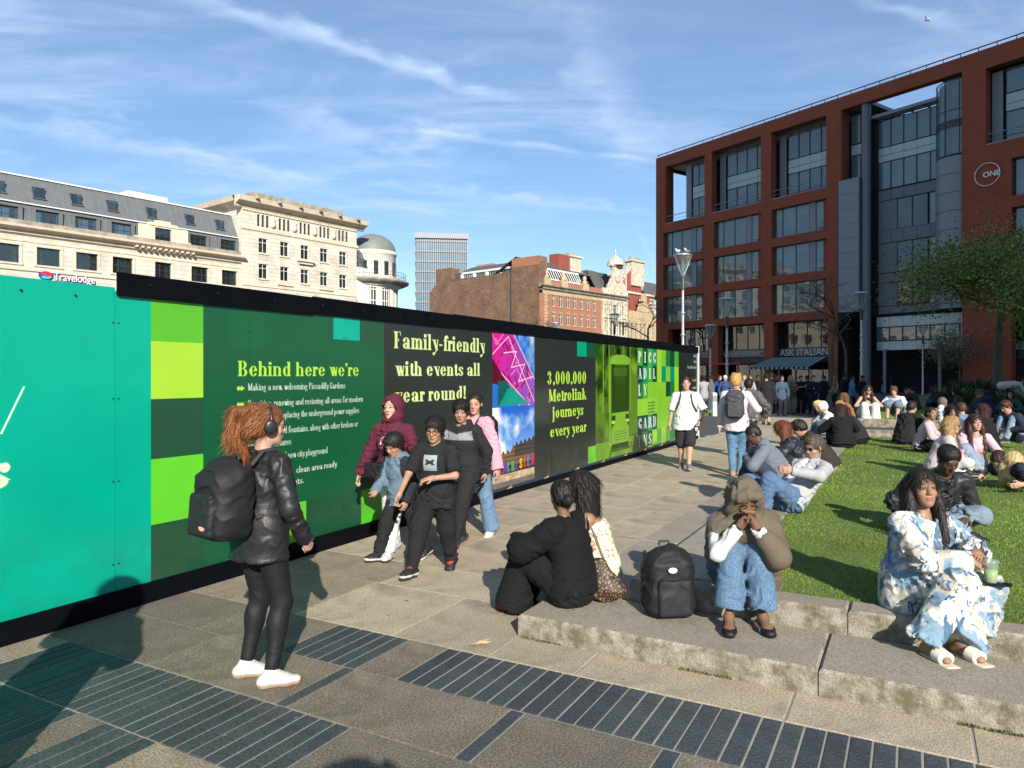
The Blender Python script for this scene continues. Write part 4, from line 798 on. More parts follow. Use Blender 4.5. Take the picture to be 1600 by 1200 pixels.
for z, y in ((15.2, .66), (16.0, .95), (16.4, 1.1), (17.6, 1.56)): m.tube([(37.5, y, z), (40.7, y, z)], .03, 4, smooth=False)
m.build('glazing_bar', M_frame, DB)
m = MB()
for k in range(26): t_ = math.radians(-170 + k * 7.2); m.tube([(42.2 + 5.9 * math.cos(t_), 4.6 + 5.9 * math.sin(t_), 14.1), (42.2 + 5.9 * math.cos(t_), 4.6 + 5.9 * math.sin(t_), 15.0)], .025, 4, smooth=False)
for zz_ in (14.55, 15.0): m.tube([(42.2 + 5.9 * math.cos(math.radians(-170 + k * 7.2)), 4.6 + 5.9 * math.sin(math.radians(-170 + k * 7.2)), zz_) for k in range(26)], .025, 4, smooth=False)
m.build('balcony_rail', M_frame, DB)
m = MB(); m.box(37.46, 40.5, .4, 10, 0, 14.1); m.build('wall', M_pale, DB)
# --- glass tower far behind
GT = empty('glass_tower', ((650 - 800) / F * 220, 220, 0), math.radians(7), 'distant glass office tower with white vertical fins', 'building')
m = MB(); m.box(0, 15.6, 0, 20, 0, 44.4); m.build('glazing', mat('tower_glass', (.05, .09, .13), .2, .5, .5, spec=.9, stretch=(1, 1, .6)), GT)
m = MB()
for k in range(25): m.box(k * .65 - .06, k * .65 + .05, -.28, -.02, 0, 43.4)
o = m.build('vertical_fin', mat('silver_fin', (.33, .36, .39), .4, .1, .3), GT); 
m = MB()
for k in range(14): m.box(-.06, 15.7, -.34, -.03, 2 + k * 3.1, 2.5 + k * 3.1); m.box(-.3, -.03, -.3, 20, 2 + k * 3.1, 2.35 + k * 3.1)
m.build('floor_band', M_clad, GT)
m = MB(); m.box(-.35, 15.8, -.6, 20.2, 43.4, 45.0); m.build('roof_parapet', M_cladl, GT)
m = MB()
for k in range(24): m.box(k * .65 - .02, k * .65 + .12, -.72, -.61, 43.3, 45.0)
m.build('parapet_fin', M_clad, GT)
# --- brown brick warehouse, its front, and the pale ornate building
BR = broot('brick_warehouse', 843, 138, 1790, 1, 'brown brick warehouse with blank weathered side wall and orange brick front')
m = MB(); y1 = 31.
m.mesh([(0, 0, 0), (0, y1, 0), (0, y1, 19.6), (0, 29, 21.4), (0, 29, 24.6), (0, 24, 24.6), (0, 24, 21.6), (0, 7, 22.2), (0, 7, 24.6), (0, 0, 24.6)], [tuple(reversed(range(10)))])
m.box(.02, 2.4, .02, 7, 18, 24.55); m.box(.02, 2.4, 24.1, 28.9, 18, 24.5); m.build('side_wall', M_oldbrick, BR)
m = MB(); m.box(-.05, .0, .0, 7, 22.8, 24.6); m.build('brick_band', M_frontbrick, BR)
m = MB(); m.tube([(-.12, 7.1, 8), (-.12, 7.1, 22.4)], .14, 6); m.build('drainpipe', M_frame, BR)
m = MB(); m.box(.03, 20.5, 6.9, 28.5, 18, 22.0); m.build('roof_base', M_slater, BR)
m = MB(); m.mesh([(1.6, 7, 23.4), (1.6, 24, 23.4), (6, 24, 25.2), (6, 7, 25.2), (10, 7, 23.4), (10, 24, 23.4)], [(0, 3, 2, 1), (3, 4, 5, 2)]); m.box(1.2, 2.1, 7, 8.2, 22, 23.5); m.box(1.0, 2.0, 22.1, 24, 21.6, 23.4); m.build('slate_roof', M_slater, BR)
m = MB(); m.box(.9, 1.5, 7.2, 22, 23.0, 23.4); m.box(.95, 1.5, 7.2, 22, 21.6, 22.0)
for k in range(5): m.box(.95, 1.5, 7.2 + k * 3.6, 7.9 + k * 3.6, 22.0, 23.0)
m.build('white_clerestory', M_wframe, BR)
for k in range(4): window(BR, 0, 0, 2.9, .95, nx=5, nz=1, y=0, frame=M_wframe, curt=None, seedn=k).matrix_local = Matrix.Translation((1.2, 10.8 + k * 3.6, 22.02)) @ Matrix.Rotation(math.radians(-90), 4, 'Z')
m = MB(); m.box(7, 11, 20, 25, 22, 25.2); m.mesh([(7, 20, 25.2), (11, 20, 25.2), (11, 25, 25.2), (7, 25, 25.2), (9, 20, 26.2), (9, 25, 26.2)], [(0, 1, 4), (3, 5, 2), (0, 4, 5, 3), (1, 2, 5, 4)]); m.build('penthouse', M_frontbrick, BR)
bx = [3.9 + k * 2.32 for k in range(7)]
ops = [(a, a + 1.05, z, z + 2.2) for a in bx for z in (15.15, 11.65, 8.0)]
m = MB(); wallop(m, .0, 20.8, 0, 17.45, ops, th=.3); m.build('front_wall', M_frontbrick, BR)
m = MB(); shell(m, .3, 20.7, .5, 6.8, 0, 19); m.build('dark_core', M_dark, BR)
m = MB(); m.box(.9, 20.8, -.06, .0, 17.45, 18.5); 
for z in np.arange(6, 17.4, .62): m.box(1.5, 2.5 if int(z / .62) % 2 else 2.2, -.1, .0, z, z + .54)
m.build('sandstone_trim', M_sand, BR)
m = MB(); mould(m, -.3, 31.2, [(0, 18.5), (.3, 18.55), (.8, 18.9), (.85, 19.1), (0, 19.15)])
for a in np.arange(.8, 30.5, .5): m.box(a, a + .24, -.55, -.0, 18.32, 18.56)
m.build('cornice', M_sootstone, BR)
m = MB(); m.box(1.2, 20.8, -.1, .4, 19.15, 20.1); m.build('parapet', M_frontbrick, BR)
for a in (1.3, 6.8, 14.0):
 m = MB(); m.box(a, a + 2.0, -.25, .6, 19.15, 20.5); m.lathe([(.5, 20.5), (.62, 20.9), (.3, 21.2), (.45, 21.6), (.38, 22.0), (0, 22.2)], (a + 1, .2, 0), 8); m.build('urn_pedestal', M_sand, BR)
m = MB(); slant(m, .6, 16.3, 20.3, 22.9, 1.4, 2.6, []); m.build('roof_glazing', M_glass, BR)
m = MB()
for k in range(18): m.mesh([(2.2 + k * .78, 1.3, 20.6), (2.45 + k * .78, 1.3, 20.6), (2.45 + k * .78, 2.5, 22.9), (2.2 + k * .78, 2.5, 22.9)], [(0, 1, 2, 3)])
m.mesh([(1.6, 1.28, 20.5), (16, 1.28, 20.5), (16, 1.4, 20.75), (1.6, 1.4, 20.75)], [(0, 1, 2, 3)]); m.mesh([(1.6, 2.42, 22.7), (16, 2.42, 22.7), (16, 2.55, 23.0), (1.6, 2.55, 23.0)], [(0, 1, 2, 3)]); m.build('glazing_bar', M_wframe, BR)
m = MB(); slant(m, .0, 20.8, 22.9, 25.0, 2.6, 6, []); m.mesh([(20.8, 2.6, 22.9), (20.8, 6, 25), (20.8, 9, 20)], [(0, 1, 2)]); m.mesh([(.1, 1.4, 20.3), (.1, 6.9, 20.3), (.1, 6, 25), (.1, 2.6, 22.9)], [(0, 1, 2, 3)]); m.mesh([(0, 6, 25), (20.8, 6, 25), (20.8, 12, 22), (0, 12, 22)], [(0, 1, 2, 3)]); m.build('slate_roof', M_slater, BR)
for a in bx:
 for z in (15.15, 11.65, 8.0): m = MB(); m.box(a - .1, a + 1.15, -.12, .0, z - .16, z - .01); m.build('window_sill', M_sand, BR); m = MB(); m.box(a - .05, a + 1.1, -.04, .0, z + 2.21, z + 2.45); m.build('lintel', M_sand, BR)
for i, a in enumerate(bx):
 for z in (15.15, 11.65, 8.0): window(BR, a, z, 1.05, 2.2, y=.14, nx=2, nz=2, frame=M_wframe, curt='curtain', seedn=i + int(z), style='trans', bar=.09)
m = MB(); m.box(11.2, 15.0, 4, 6.5, 20, 26.8); m.build('chimney_stack', M_crimson, BR)
m = MB(); m.box(15.02, 19.0, 3.9, 6.6, 20, 26.6); m.box(14.9, 19.2, 3.7, 6.8, 23.4, 23.7); m.box(14.8, 19.3, 3.6, 6.9, 26.6, 27.0); m.build('stone_chimney', M_ornate, BR)
m = MB()
for k in range(5): m.lathe([(.22, 27), (.25, 27.6), (.18, 27.7)], (15.6 + k * .75, 5.2, 0), 8)
m.build('chimney_pot', M_sootstone, BR)
OB = rootat('ornate_pale_building', BR, 'ornate pale terracotta building with domed gable and arched windows')
ops = [(23.3, 24.3, 14.8, 17), (25.2, 26.8, 14.8, 17), (28.6, 29.6, 14.8, 17), (22.0, 22.8, 11, 13.4), (24.2, 26.4, 10.4, 13.6), (27.6, 30.2, 10.4, 13.6), (22.0, 22.8, 14.8, 17)]
m = MB(); wallop(m, 20.82, 31.2, 0, 18.5, ops, th=.5, y=-.05); m.build('wall', M_ornate, OB)
m = MB(); shell(m, 21, 31, .6, 14, 0, 19); m.build('dark_core', M_dark, OB)
for a, b, c, d in ops: window(OB, a, c, b - a, d - c, y=.2, nx=2, nz=2, style='trans', frame=M_wframe, curt='curtain', seedn=int(a))
m = MB()
for a in (21.2, 23.0, 24.7, 27.1, 28.2, 30.4): m.lathe([(.22, 9), (.18, 13.8), (.3, 14.1), (.2, 14.3), (.18, 17.2), (.3, 17.5)], (a, -.25, 0), 8)
for a in (24.2, 27.6): m.lathe([(1.5, 13.4), (1.5, 13.7)], (a + 1.15, -.1, 0), 10, math.pi, 2 * math.pi)
mould(m, 20.9, 31.1, [(0, 13.9), (.35, 14.0), (.35, 14.25), (0, 14.3)], y0=-.05); m.build('carved_column', M_ornate, OB)
m = MB(); m.box(21.5, 31, -.2, .5, 19.15, 20.4); m.box(23.4, 30.6, -.1, .5, 20.4, 21.3)
m.mesh([(x, y, z) for y in (-.05, .6) for x, z in [(24, 21.3), (30, 21.3), (29.2, 22.6), (28.8, 24.4), (29.2, 25.4), (24.9, 25.4), (25.3, 24.4), (24.9, 22.6)]], [tuple(range(8)), tuple(reversed(range(8, 16)))] + [(i, i + 8, (i + 1) % 8 + 8, (i + 1) % 8) for i in range(8)])
m.box(24.4, 29.7, -.3, .8, 25.4, 25.75); m.lathe([(1.9, 25.75), (1.75, 26.4), (1.3, 27.1), (.7, 27.6), (.25, 27.8), (.2, 28.4), (.3, 28.6), (0, 29.3)], (27.05, .5, 0), 14); m.box(29.3, 30.0, -.3, .6, 23.2, 23.5); m.box(24.0, 24.6, -.3, .6, 23.2, 23.5)
m.lathe([(.9, 0), (1.1, .08), (1.0, .2), (.3, .22), (0, .1)], (0, 0, 0), 14); n = 14 * 5; m.v[-n:] = [(27.05 + p[0], -.06 - p[2], 23.2 + p[1] * 1.25) for p in m.v[-n:]]
m.build('domed_gable', M_ornate, OB)
m = MB(); slant(m, 20.9, 24.5, 19.5, 24.5, 1, 4, []); slant(m, 29.5, 31, 19.5, 22, 1, 3, []); m.box(20.9, 30.9, 4, 12, 19, 24.4); m.build('slate_roof', M_slater, OB)
RB = rootat('red_gabled_building', BR, 'crimson brick gabled building with white stone chimneys behind the bare tree')
m = MB(); m.box(31.22, 46, 2, 14, 0, 20.5); m.mesh([(x, y, z) for y in (3, 3.8) for x, z in [(32.6, 20.5), (42, 20.5), (42, 22), (37.2, 26.6), (32.6, 22.4)]], [tuple(range(5)), tuple(reversed(range(5, 10)))] + [(i, i + 5, (i + 1) % 5 + 5, (i + 1) % 5) for i in range(5)]); m.build('wall', M_crimson, RB)
m = MB()
for (xa, za), (xb, zb) in [((32.3, 22.6), (37.2, 27.1)), ((37.2, 27.1), (42.2, 22.2))]: m.mesh([(xa, 2.7, za - .5), (xb, 2.7, zb - .6), (xb, 2.7, zb + .2), (xa, 2.7, za + .2), (xa, 3.9, za - .5), (xb, 3.9, zb - .6), (xb, 3.9, zb + .2), (xa, 3.9, za + .2)], [(0, 1, 2, 3), (3, 2, 6, 7), (0, 4, 5, 1)])
m.box(37.4, 42.6, 2.6, 4.6, 22.6, 28.2); m.box(37.0, 43.0, 2.3, 4.9, 28.2, 28.6); m.box(32, 46, 1.7, 2.0, 20.4, 20.9); m.box(34.6, 35.0, 2.6, 2.95, 21.2, 24.4)
for k in range(14): m.box(44.2 if k % 2 else 43.8, 46.2, 1.8, 2.0, 9 + k * .8, 9.5 + k * .8)
m.build('stone_trim', M_ornate, RB)
m = MB()
for k in range(5): m.lathe([(.3, 28.6), (.34, 29.3), (.2, 29.4)], (37.9 + k * 1.0, 3.5, 0), 8)
m.build('chimney_pot', M_sootstone, RB)
m = MB(); m.box(31.2, 32.2, 2, 4, 20.5, 24.2); m.build('brick_chimney', M_crimson, RB)
m = MB(); slant(m, 42.6, 52, 20.9, 24.5, 2.2, 5, []); m.box(31.25, 52, 4.6, 13, 20.4, 23.8); m.build('slate_roof', M_slater, RB)
m = MB(); wallop(m, 31.22, 52, 0, 16.2, [(32.2 + k * 1.9, 33.2 + k * 1.9, 9.8, 13.4) for k in range(9)], y=-.2, th=.5); m.box(31.3, 52, .4, 1.9, 0, 15)
m.mesh([(x, y, z) for y in (-.3, .4) for x, z in [(35.5, 16.2), (41, 16.2), (40, 18), (39, 18.4), (38.9, 20.4), (37.6, 20.4), (37.5, 18.4), (36.5, 18)]], [tuple(range(8)), tuple(reversed(range(8, 16)))] + [(i, i + 8, (i + 1) % 8 + 8, (i + 1) % 8) for i in range(8)]); m.build('stone_front', M_sand, RB)
for k in range(9): window(RB, 32.2 + k * 1.9, 9.8, 1.0, 3.6, y=.1, nx=2, nz=3, frame=M_wframe, curt=None)
m = MB(); m.box(36.5, 38.0, -.5, 0.3, 18.6, 19.1); m.build('date_stone', M_ornate, RB)
# --- the red brick office building on the right
RD = broot('red_office_building', 1025, 92, 10, -1, 'large red brick and glass office building with deep framed bays')
FACE_X1 = 66.
bays = [(1.25, 7.8), (9.15, 15.65), (16.95, 23.35)]
rows = [(16.45, 19.55), (12.35, 15.5), (8.25, 11.45)]
tops = [(1.6, 7.8, 20.65, 27.8), (8.85, 15.6, 20.65, 27.9), (16.9, 23.3, 20.65, 27.9)]
rb2 = [(39.7, 46.2), (47.6, 54.0), (55.4, 61.8)]; tops2 = [(37.8, 46.2, 21.1, 27.6), (47.6, 54.0, 21.1, 27.6), (55.4, 61.8, 21.1, 27.6)]
grd = [(2.0, 8.3, 0, 7.4), (9.75, 16.0, 0, 7.4), (17.15, 23.5, 0, 7.4)]; grd2 = [(39.7, 46.2, 0, 7.4), (47.6, 54.0, 0, 7.4), (55.4, 61.8, 0, 7.4)]
m = MB(); ops = [(a, b, c, d) for a, b in bays for c, d in rows] + tops + grd; wallop(m, 0, 24.55, 0, 27.95, ops, th=.9); wallop(m, 35.95, FACE_X1, 0, 27.95, [(a, b, c, d) for a, b in rb2 for c, d in rows] + tops2 + grd2, th=.9)
m.box(0, FACE_X1, 0, .9, 27.95, 29.25); m.box(0, 1.3, 1.0, 1.8, 20.7, 27.9); m.box(0, 1.3, .905, 12, 0, 20.6); m.box(0, 24, 4.5, 30, 0, 20.6); m.build('brick_wall', M_redbrick, RD)
m = MB(); m.box(0, 1.2, 1.85, 12, 27.96, 29.2); m.box(.0, 1.2, 11, 12, 20.6, 27.95); m.build('corner_frame', M_redbrick, RD)
m = MB(); m.box(24.56, 24.9, 0.0, 1.4, 20.9, 27.95); m.build('reveal_pier', M_redbrick, RD); m = MB(); m.box(35.2, 35.94, .9, 1.5, 20.9, 27.95); m.build('reveal_pier', M_redbrick, RD)
m = MB(); m.box(1.3, 24.5, 1.9, 4.5, 20.0, 20.6); m.box(3.3, 24.5, 2.6, 20, 20.6, 27.5); m.box(1.3, 24.4, 2.2, 4.4, .1, 20); m.box(24.1, 35.9, 5.5, 20, .0, 26.2); m.box(36, 66, 1.6, 20, .1, 28); m.build('dark_core', M_dark, RD)
m = MB(); m.box(-.1, 27.5, .92, 22, 27.96, 28.3); m.box(33.9, FACE_X1, .92, 22, 27.96, 28.3); m.box(3.3, 24.5, 1.6, 2.5, 27.4, 27.95); m.build('roof_soffit', M_cladl, RD)
m = MB()
for k in range(46): m.tube([(.2 + k * 1.42, .3, 29.25), (.2 + k * 1.42, .3, 29.62)], .035, 4, smooth=False)
m.tube([(0, .3, 29.66), (FACE_X1, .3, 29.66)], .06, 5, smooth=False); m.build('roof_rail', M_frame, RD)
_gc = {}
def gpane(parent, x, z, w, h, y, m=None, name='window', blind=0, fr=.05):
 """one large glazing unit: frame > pane (> nothing) and, where seen, a blind behind it"""
 m = m or M_glass2; key = (round(w, 2), round(h, 2), m.name, round(blind, 2), fr)
 if key not in _gc:
  b = MB(); b.box(0, w, -.03, .05, 0, fr); b.box(0, w, -.03, .05, h - fr, h); b.box(0, fr, -.03, .05, fr, h - fr); b.box(w - fr, w, -.03, .05, fr, h - fr)
  fm = b.build(name, M_frame, me=True); b = MB(); b.box(fr * .6, w - fr * .6, 0, .015, fr * .6, h - fr * .6); pm = b.build('pane', m, me=True); bm_ = None
  if blind: b = MB(); b.box(.06, w - .06, .12, .13, h * (1 - blind), h - .06); bm_ = b.build('blind', M_blind, me=True)
  _gc[key] = (fm, pm, bm_)
 fm, pm, bm_ = _gc[key]; o = inst(name, fm, parent, (x, y, z)); inst('pane', pm, o)
 if bm_: inst('blind', bm_, o)
 return o
cuts = [(0, .95), (.95, 2.55), (2.55, 4.12), (4.82, 5.72)]
_pc = {}
def panel(parent, x0, x1, z0, z1, y, m, name='cladding_panel', th=.06):
 k = (round(x1 - x0, 2), round(z1 - z0, 2), m.name, name, th)
 if k not in _pc: b = MB(); b.box(.012, x1 - x0 - .012, 0, th, .012, z1 - z0 - .012); _pc[k] = b.build(name, m, me=True)
 return inst(name, _pc[k], parent, (x0, y, z0))
for bi, (a, b) in enumerate(bays + rb2):
 for ri, (c, d) in enumerate(rows):
  for ci, (p, q) in enumerate(cuts): gpane(RD, a + .1 + p, c, q - p, d - c, .5, blind=[.3, .4, .55, .7, .9][(bi * 3 + ri * 5 + ci * 2) % 5])
  panel(RD, a + .1 + 4.12, a + .1 + 4.82, c, d, .45, M_cladl); panel(RD, a + 5.85, b, c, d, .38, M_redbrick, 'brick_panel', .3)
  m_ = panel(RD, b - 1.2, b - .05, c + .25, c + .33, .2, M_frame, 'sill_rail')
for bi, (a, b, c, d) in enumerate(tops + tops2):
 a2 = a + (2.4 if bi == 0 else .35); y_ = 1.5 if bi < 3 else 1.1
 n = 3 if bi == 0 else 4; w_ = (b - a2 - .9) / n
 panel(RD, a2 - .3, a2 + .55, c + .1, d - .2, y_ - .05, M_cladl)
 for k in range(n):
  x = a2 + .75 + k * w_
  gpane(RD, x, c + .15, w_ - .03, 2.55, y_, blind=[0, .3, 0, .5][k % 4]); panel(RD, x, x + w_, c + 2.75, c + 3.35, y_, M_spand, 'spandrel_panel'); panel(RD, x, x + w_, c + 3.37, c + 4.2, y_, M_spand, 'spandrel_panel')
  gpane(RD, x, c + 4.25, w_ - .03, d - c - 4.4, y_, blind=[.3, 0, .2, 0][(k + bi) % 4])
 m = MB(); m.tube([(a, .25, c + .95), (b, .25, c + .95)], .05, 5, smooth=False); m.tube([(a, .25, c + .5), (b, .25, c + .5)], .02, 4, smooth=False); m.box(a, b, .05, 1.4, c - .02, c + .12); m.build('balcony_rail', M_cladl, RD)
for k in range(9): panel(RD, 24.62, 26.75, 7.9 + k * 1.45, 9.35 + k * 1.45, -.05, M_cladl)
m = MB(); m.box(24.6, 26.78, .05, 3, 7.9, 20.9); m.build('stair_tower', M_clad, RD)
m = MB(); m.tube([(27.15, .55, 0), (27.15, .55, 27.9)], .42, 14); m.build('column', M_clad, RD)
for k in range(2):
 gpane(RD, 25.1 + k * 1.0, 20.95, .98, 2.6, 1.5); panel(RD, 25.1 + k, 26.1 + k, 23.6, 24.6, 1.5, M_spand, 'spandrel_panel'); gpane(RD, 25.1 + k, 24.7, .98, 2.9, 1.5)
for k in range(5):
 x = 27.8 + k * 1.2
 gpane(RD, x, 19.6, 1.18, 2.6, 1.6, blind=[.5, 0, 0, .3, 0][k]); panel(RD, x, x + 1.2, 22.25, 22.85, 1.6, M_spand, 'spandrel_panel'); panel(RD, x, x + 1.2, 22.87, 23.6, 1.6, M_spand, 'spandrel_panel'); gpane(RD, x, 23.65, 1.18, 2.6, 1.6, blind=[0, .2, 0, 0, 0][k])
 panel(RD, x, x + 1.2, 18.5, 19.5, 1.55, M_clad)
 for z0, z1 in ((14.4, 15.6), (10.6, 11.5), (7.6, 8.3)): panel(RD, x, x + 1.2, z0, z1, 1.55, M_clad)
for z0, z1 in ((15.6, 18.45), (11.55, 14.35), (8.35, 10.55)):
 panel(RD, 27.8, 29.6, z0, z1, 1.55, M_clad)
 for k, (p, q) in enumerate([(29.6, 31.0), (31.0, 32.4), (32.5, 33.8)]): gpane(RD, p, z0, q - p - .02, z1 - z0, 1.6, M_glass2 if k == 2 else M_glass, blind=.5 if k == 2 else 0)
m = MB(); m.box(26.9, 34, 1.8, 6, 7.5, 26.3); m.build('grey_backing', M_dark, RD)
m = MB()
for k in range(5): m.box(27.6 + k * 1.5, 27.7 + k * 1.5, .9, 2.6, 26.5, 26.62)
for k in range(8): m.box(27.4, 33.7, 1.0 + k * .19, 1.08 + k * .19, 26.62, 26.68)
m.box(27.3, 33.8, .8, .95, 26.45, 26.75); m.build('louvre_canopy', M_cladl, RD)
m = MB(); m.lathe([(1.95, 7.6), (1.95, 20.9)], (35.0, 2.0, 0), 16, math.radians(150), math.radians(360)); m.build('curved_cladding', M_cladl, RD)
for k in range(8):
 m = MB(); m.lathe([(1.97, 8 + k * 1.62), (1.97, 8.05 + k * 1.62)], (35.0, 2.0, 0), 16, math.radians(150), math.radians(360)); m.build('cladding_joint', M_frame, RD)
m = MB(); m.lathe([(1.9, 21), (1.9, 27.6)], (35.0, 2.0, 0), 12, math.radians(150), math.radians(360)); m.build('curved_glazing', M_glass2, RD); m = MB(); m.lathe([(1.6, 20.9), (1.6, 27.5), (0, 27.6)], (35.0, 2.0, 0), 16); m.build('dark_core', M_dark, RD)
m = MB()
for z in (21, 23.4, 24.0, 24.9, 27.5): m.lathe([(1.93, z), (1.93, z + .08)], (35.0, 2.0, 0), 12, math.radians(150), math.radians(360))
for k in range(7): t_ = math.radians(150 + k * 35); m.tube([(35.0 + 1.93 * math.cos(t_), 2 + 1.93 * math.sin(t_), 21), (35.0 + 1.93 * math.cos(t_), 2 + 1.93 * math.sin(t_), 27.5)], .04, 4, smooth=False)
m.lathe([(1.91, 23.5), (1.91, 24.0)], (35.0, 2.0, 0), 12, math.radians(150), math.radians(360)); m.build('glazing_bar', M_frame, RD)
for k in range(7): gpane(RD, 27.6 + k * 1.25, 5.0, 1.23, 1.3, 1.6); panel(RD, 27.6 + k * 1.25, 28.85 + k * 1.25, 6.35, 7.3, 1.6, M_spand, 'spandrel_panel'); panel(RD, 27.6 + k * 1.25, 28.85 + k * 1.25, 4.1, 4.95, 1.6, M_spand, 'spandrel_panel')
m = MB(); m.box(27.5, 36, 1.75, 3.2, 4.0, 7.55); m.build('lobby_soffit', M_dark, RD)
m = MB(); m.tube([(28.6, 1.2, 0), (28.6, 1.2, 4.2)], .16, 8); m.tube([(33.6, 1.2, 0), (33.6, 1.2, 4.2)], .16, 8); m.build('lobby_column', M_cladl, RD)
for bi, (a, b, c, d) in enumerate(grd + grd2):
 n = 4; w_ = (b - a) / n
 for k in range(n): gpane(RD, a + k * w_, 4.6, w_ - .02, 2.75, 1.4, M_glass, blind=0); gpane(RD, a + k * w_, .1, w_ - .02, 2.9, 1.7, M_glass)
 panel(RD, a, b, 3.75, 4.55, 1.1, mat('teal_glass_fascia', (.075, .11, .115), .25, .1, 1, spec=.6), 'fascia')
 panel(RD, a, b, 3.05, 3.7, 1.25, M_frame, 'fascia_backing')
 if bi in (0, 1): m = MB(); m.box(a, a + 4.2 if bi else b, -1.4, 1.0, 2.9, 3.08); m.build('red_canopy', mat('red_canopy_cloth', (.42, .045, .03), .7), RD)
aw = MB(); nst = 26; xa0, xa1, xb0, xb1 = 17.4, 23.5, 15.9, 23.2
M_awn1 = mat('awning_pale_green', (.24, .36, .34), .8, .08); M_awn2 = mat('awning_black', (.012, .02, .02), .8)
for k in range(nst):
 f0, f1 = k / nst, (k + 1) / nst; aw.cm = k % 2
 p = [(xb0 + (xb1 - xb0) * f0, -2.6, 2.55), (xb0 + (xb1 - xb0) * f1, -2.6, 2.55), (xa0 + (xa1 - xa0) * f1, .0, 3.6), (xa0 + (xa1 - xa0) * f0, .0, 3.6)]
 q = [(x, y, z - .04) for x, y, z in p]; aw.mesh(p + q, [(0, 1, 2, 3), (7, 6, 5, 4), (0, 4, 5, 1), (2, 6, 7, 3)])
 aw.mesh([p[0], p[1], (p[1][0], p[1][1], 2.32), (p[0][0], p[0][1], 2.32)], [(3, 2, 1, 0)])
aw.build('striped_awning', [M_awn1, M_awn2], RD)
m = MB()
for k in range(5): m.tube([(16.1 + k * 1.75, -2.5, 0), (16.1 + k * 1.75, -2.5, 2.55)], .03, 5)
m.build('awning_post', M_galv, RD)
M_letw = mat('pale_sign_letter', (.45, .47, .46), .4, .02)
sn_ = empty('sign', RD.location, RD.rotation_euler[2], 'pale restaurant lettering fixed above the striped awning', 'sign')
me = fontmesh('ASK ITALIAN', 1.0, '', M_letw, .03, .0); o = inst('sign_lettering', me, sn_, (17.5, .7, 3.78), (math.radians(90), 0, 0)); o.scale = (.98, 1, 1)
sn_ = empty('sign', RD.location, RD.rotation_euler[2], 'thin white shop lettering over the red canopy beside the brick pier', 'sign')
me = fontmesh('TURTLE BAY RESTAURANT', .42, '', M_letw, .02, .0); o = inst('sign_lettering', me, sn_, (9.9, .8, 3.95), (math.radians(90), 0, 0))
sn_ = empty('sign', RD.location, RD.rotation_euler[2], 'round white ring sign reading ONE on the red brick wall', 'sign')
me = fontmesh('ONE', .62, '', mat('white_sign_letter', (.75, .75, .73), .4, .02), .03, .012); inst('sign_lettering', me, sn_, (37.62, -.12, 18.38), (math.radians(90), 0, 0))
m = MB(); nseg = 40
m.tube([(37.95 + .95 * math.cos(2 * math.pi * k / nseg), -.12, 18.6 + .95 * math.sin(2 * math.pi * k / nseg)) for k in range(nseg + 1)], .035, 6, cap=False); m.build('ring', MATS['white_sign_letter'], sn_)
sn_ = empty('sign', RD.location, RD.rotation_euler[2], 'small white cafe lettering behind the tree on the ground floor', 'sign')
me = fontmesh('RYMAN', .7, '', M_letw, .02, .0); inst('sign_lettering', me, sn_, (40.5, .75, 3.9), (math.radians(90), 0, 0))
# --- the tall tower behind the photographer that shades the office building (outside the frame)
TW = empty('concrete_tower', (29.5, -42, 0), 0, 'tall concrete tower block standing behind the viewpoint outside the picture', 'building')
m = MB(); m.box(0, 48, -14, 0, 0, 99); m.build('wall', mat('tower_concrete', (.34, .33, .30), .9, .1, .3), TW)
for k in range(24):
 m = MB(); m.box(.6, 47.4, -.0, .05, 3 + k * 4, 5.2 + k * 4); m.build('window_band', M_glass2, TW)
# ------------------------------------------------------------ figures: signed-distance bodies meshed here
f32 = np.float32
def V3(*a): return np.array(a, float)
def nrm(v): v = np.asarray(v, float); return v / (np.linalg.norm(v) + 1e-9)
def Rz_(a): c, s = math.cos(a), math.sin(a); return np.array([[c, -s, 0], [s, c, 0], [0, 0, 1.]])
def Rx_(a): c, s = math.cos(a), math.sin(a); return np.array([[1, 0, 0], [0, c, -s], [0, s, c.real]])
def Ry_(a): c, s = math.cos(a), math.sin(a); return np.array([[c, 0, s], [0, 1, 0], [-s, 0, c]])
def cone(a, b, ra, rb, k=.02, c=None, op='u', tag_=None): 
 a, b = np.asarray(a, float), np.asarray(b, float); return dict(t='c', a=a, b=b, ra=ra, rb=rb, k=k, c=c, op=op, bc=(a + b) / 2, br=np.linalg.norm(b - a) / 2 + max(ra, rb), tag=tag_)
def ell(p, r, R=None, k=.02, c=None, op='u', tag_=None):
 return dict(t='e', p=np.asarray(p, float), r=np.asarray(r, float), R=np.eye(3) if R is None else R, k=k, c=c, op=op, bc=np.asarray(p, float), br=max(r), tag=tag_)
def econe(a, b, ra, rb, side, k=.03, c=None, op='u', tag_=None):
 """elliptic cone: ra=(side radius, front radius) at a"""
 a, b = np.asarray(a, float), np.asarray(b, float); ax = nrm(b - a); s = np.asarray(side, float); s = nrm(s - ax * (s @ ax)); f = np.cross(ax, s)
 return dict(t='x', a=a, b=b, ra=ra, rb=rb, s=s, f=f, ax=ax, L=np.linalg.norm(b - a), k=k, c=c, op=op, bc=(a + b) / 2, br=np.linalg.norm(b - a) / 2 + max(*ra, *rb), tag=tag_)
def rbox(p, h, r, R=None, k=.01, c=None, op='u', tag_=None):
 return dict(t='b', p=np.asarray(p, float), h=np.asarray(h, float), rr=r, R=np.eye(3) if R is None else R, k=k, c=c, op=op, bc=np.asarray(p, float), br=float(np.linalg.norm(h)) + r, tag=tag_)
def cut(p, n, k=.004): return dict(t='p', p=np.asarray(p, float), n=nrm(n), k=k, op='i', c=None, bc=None, br=0, tag=None)
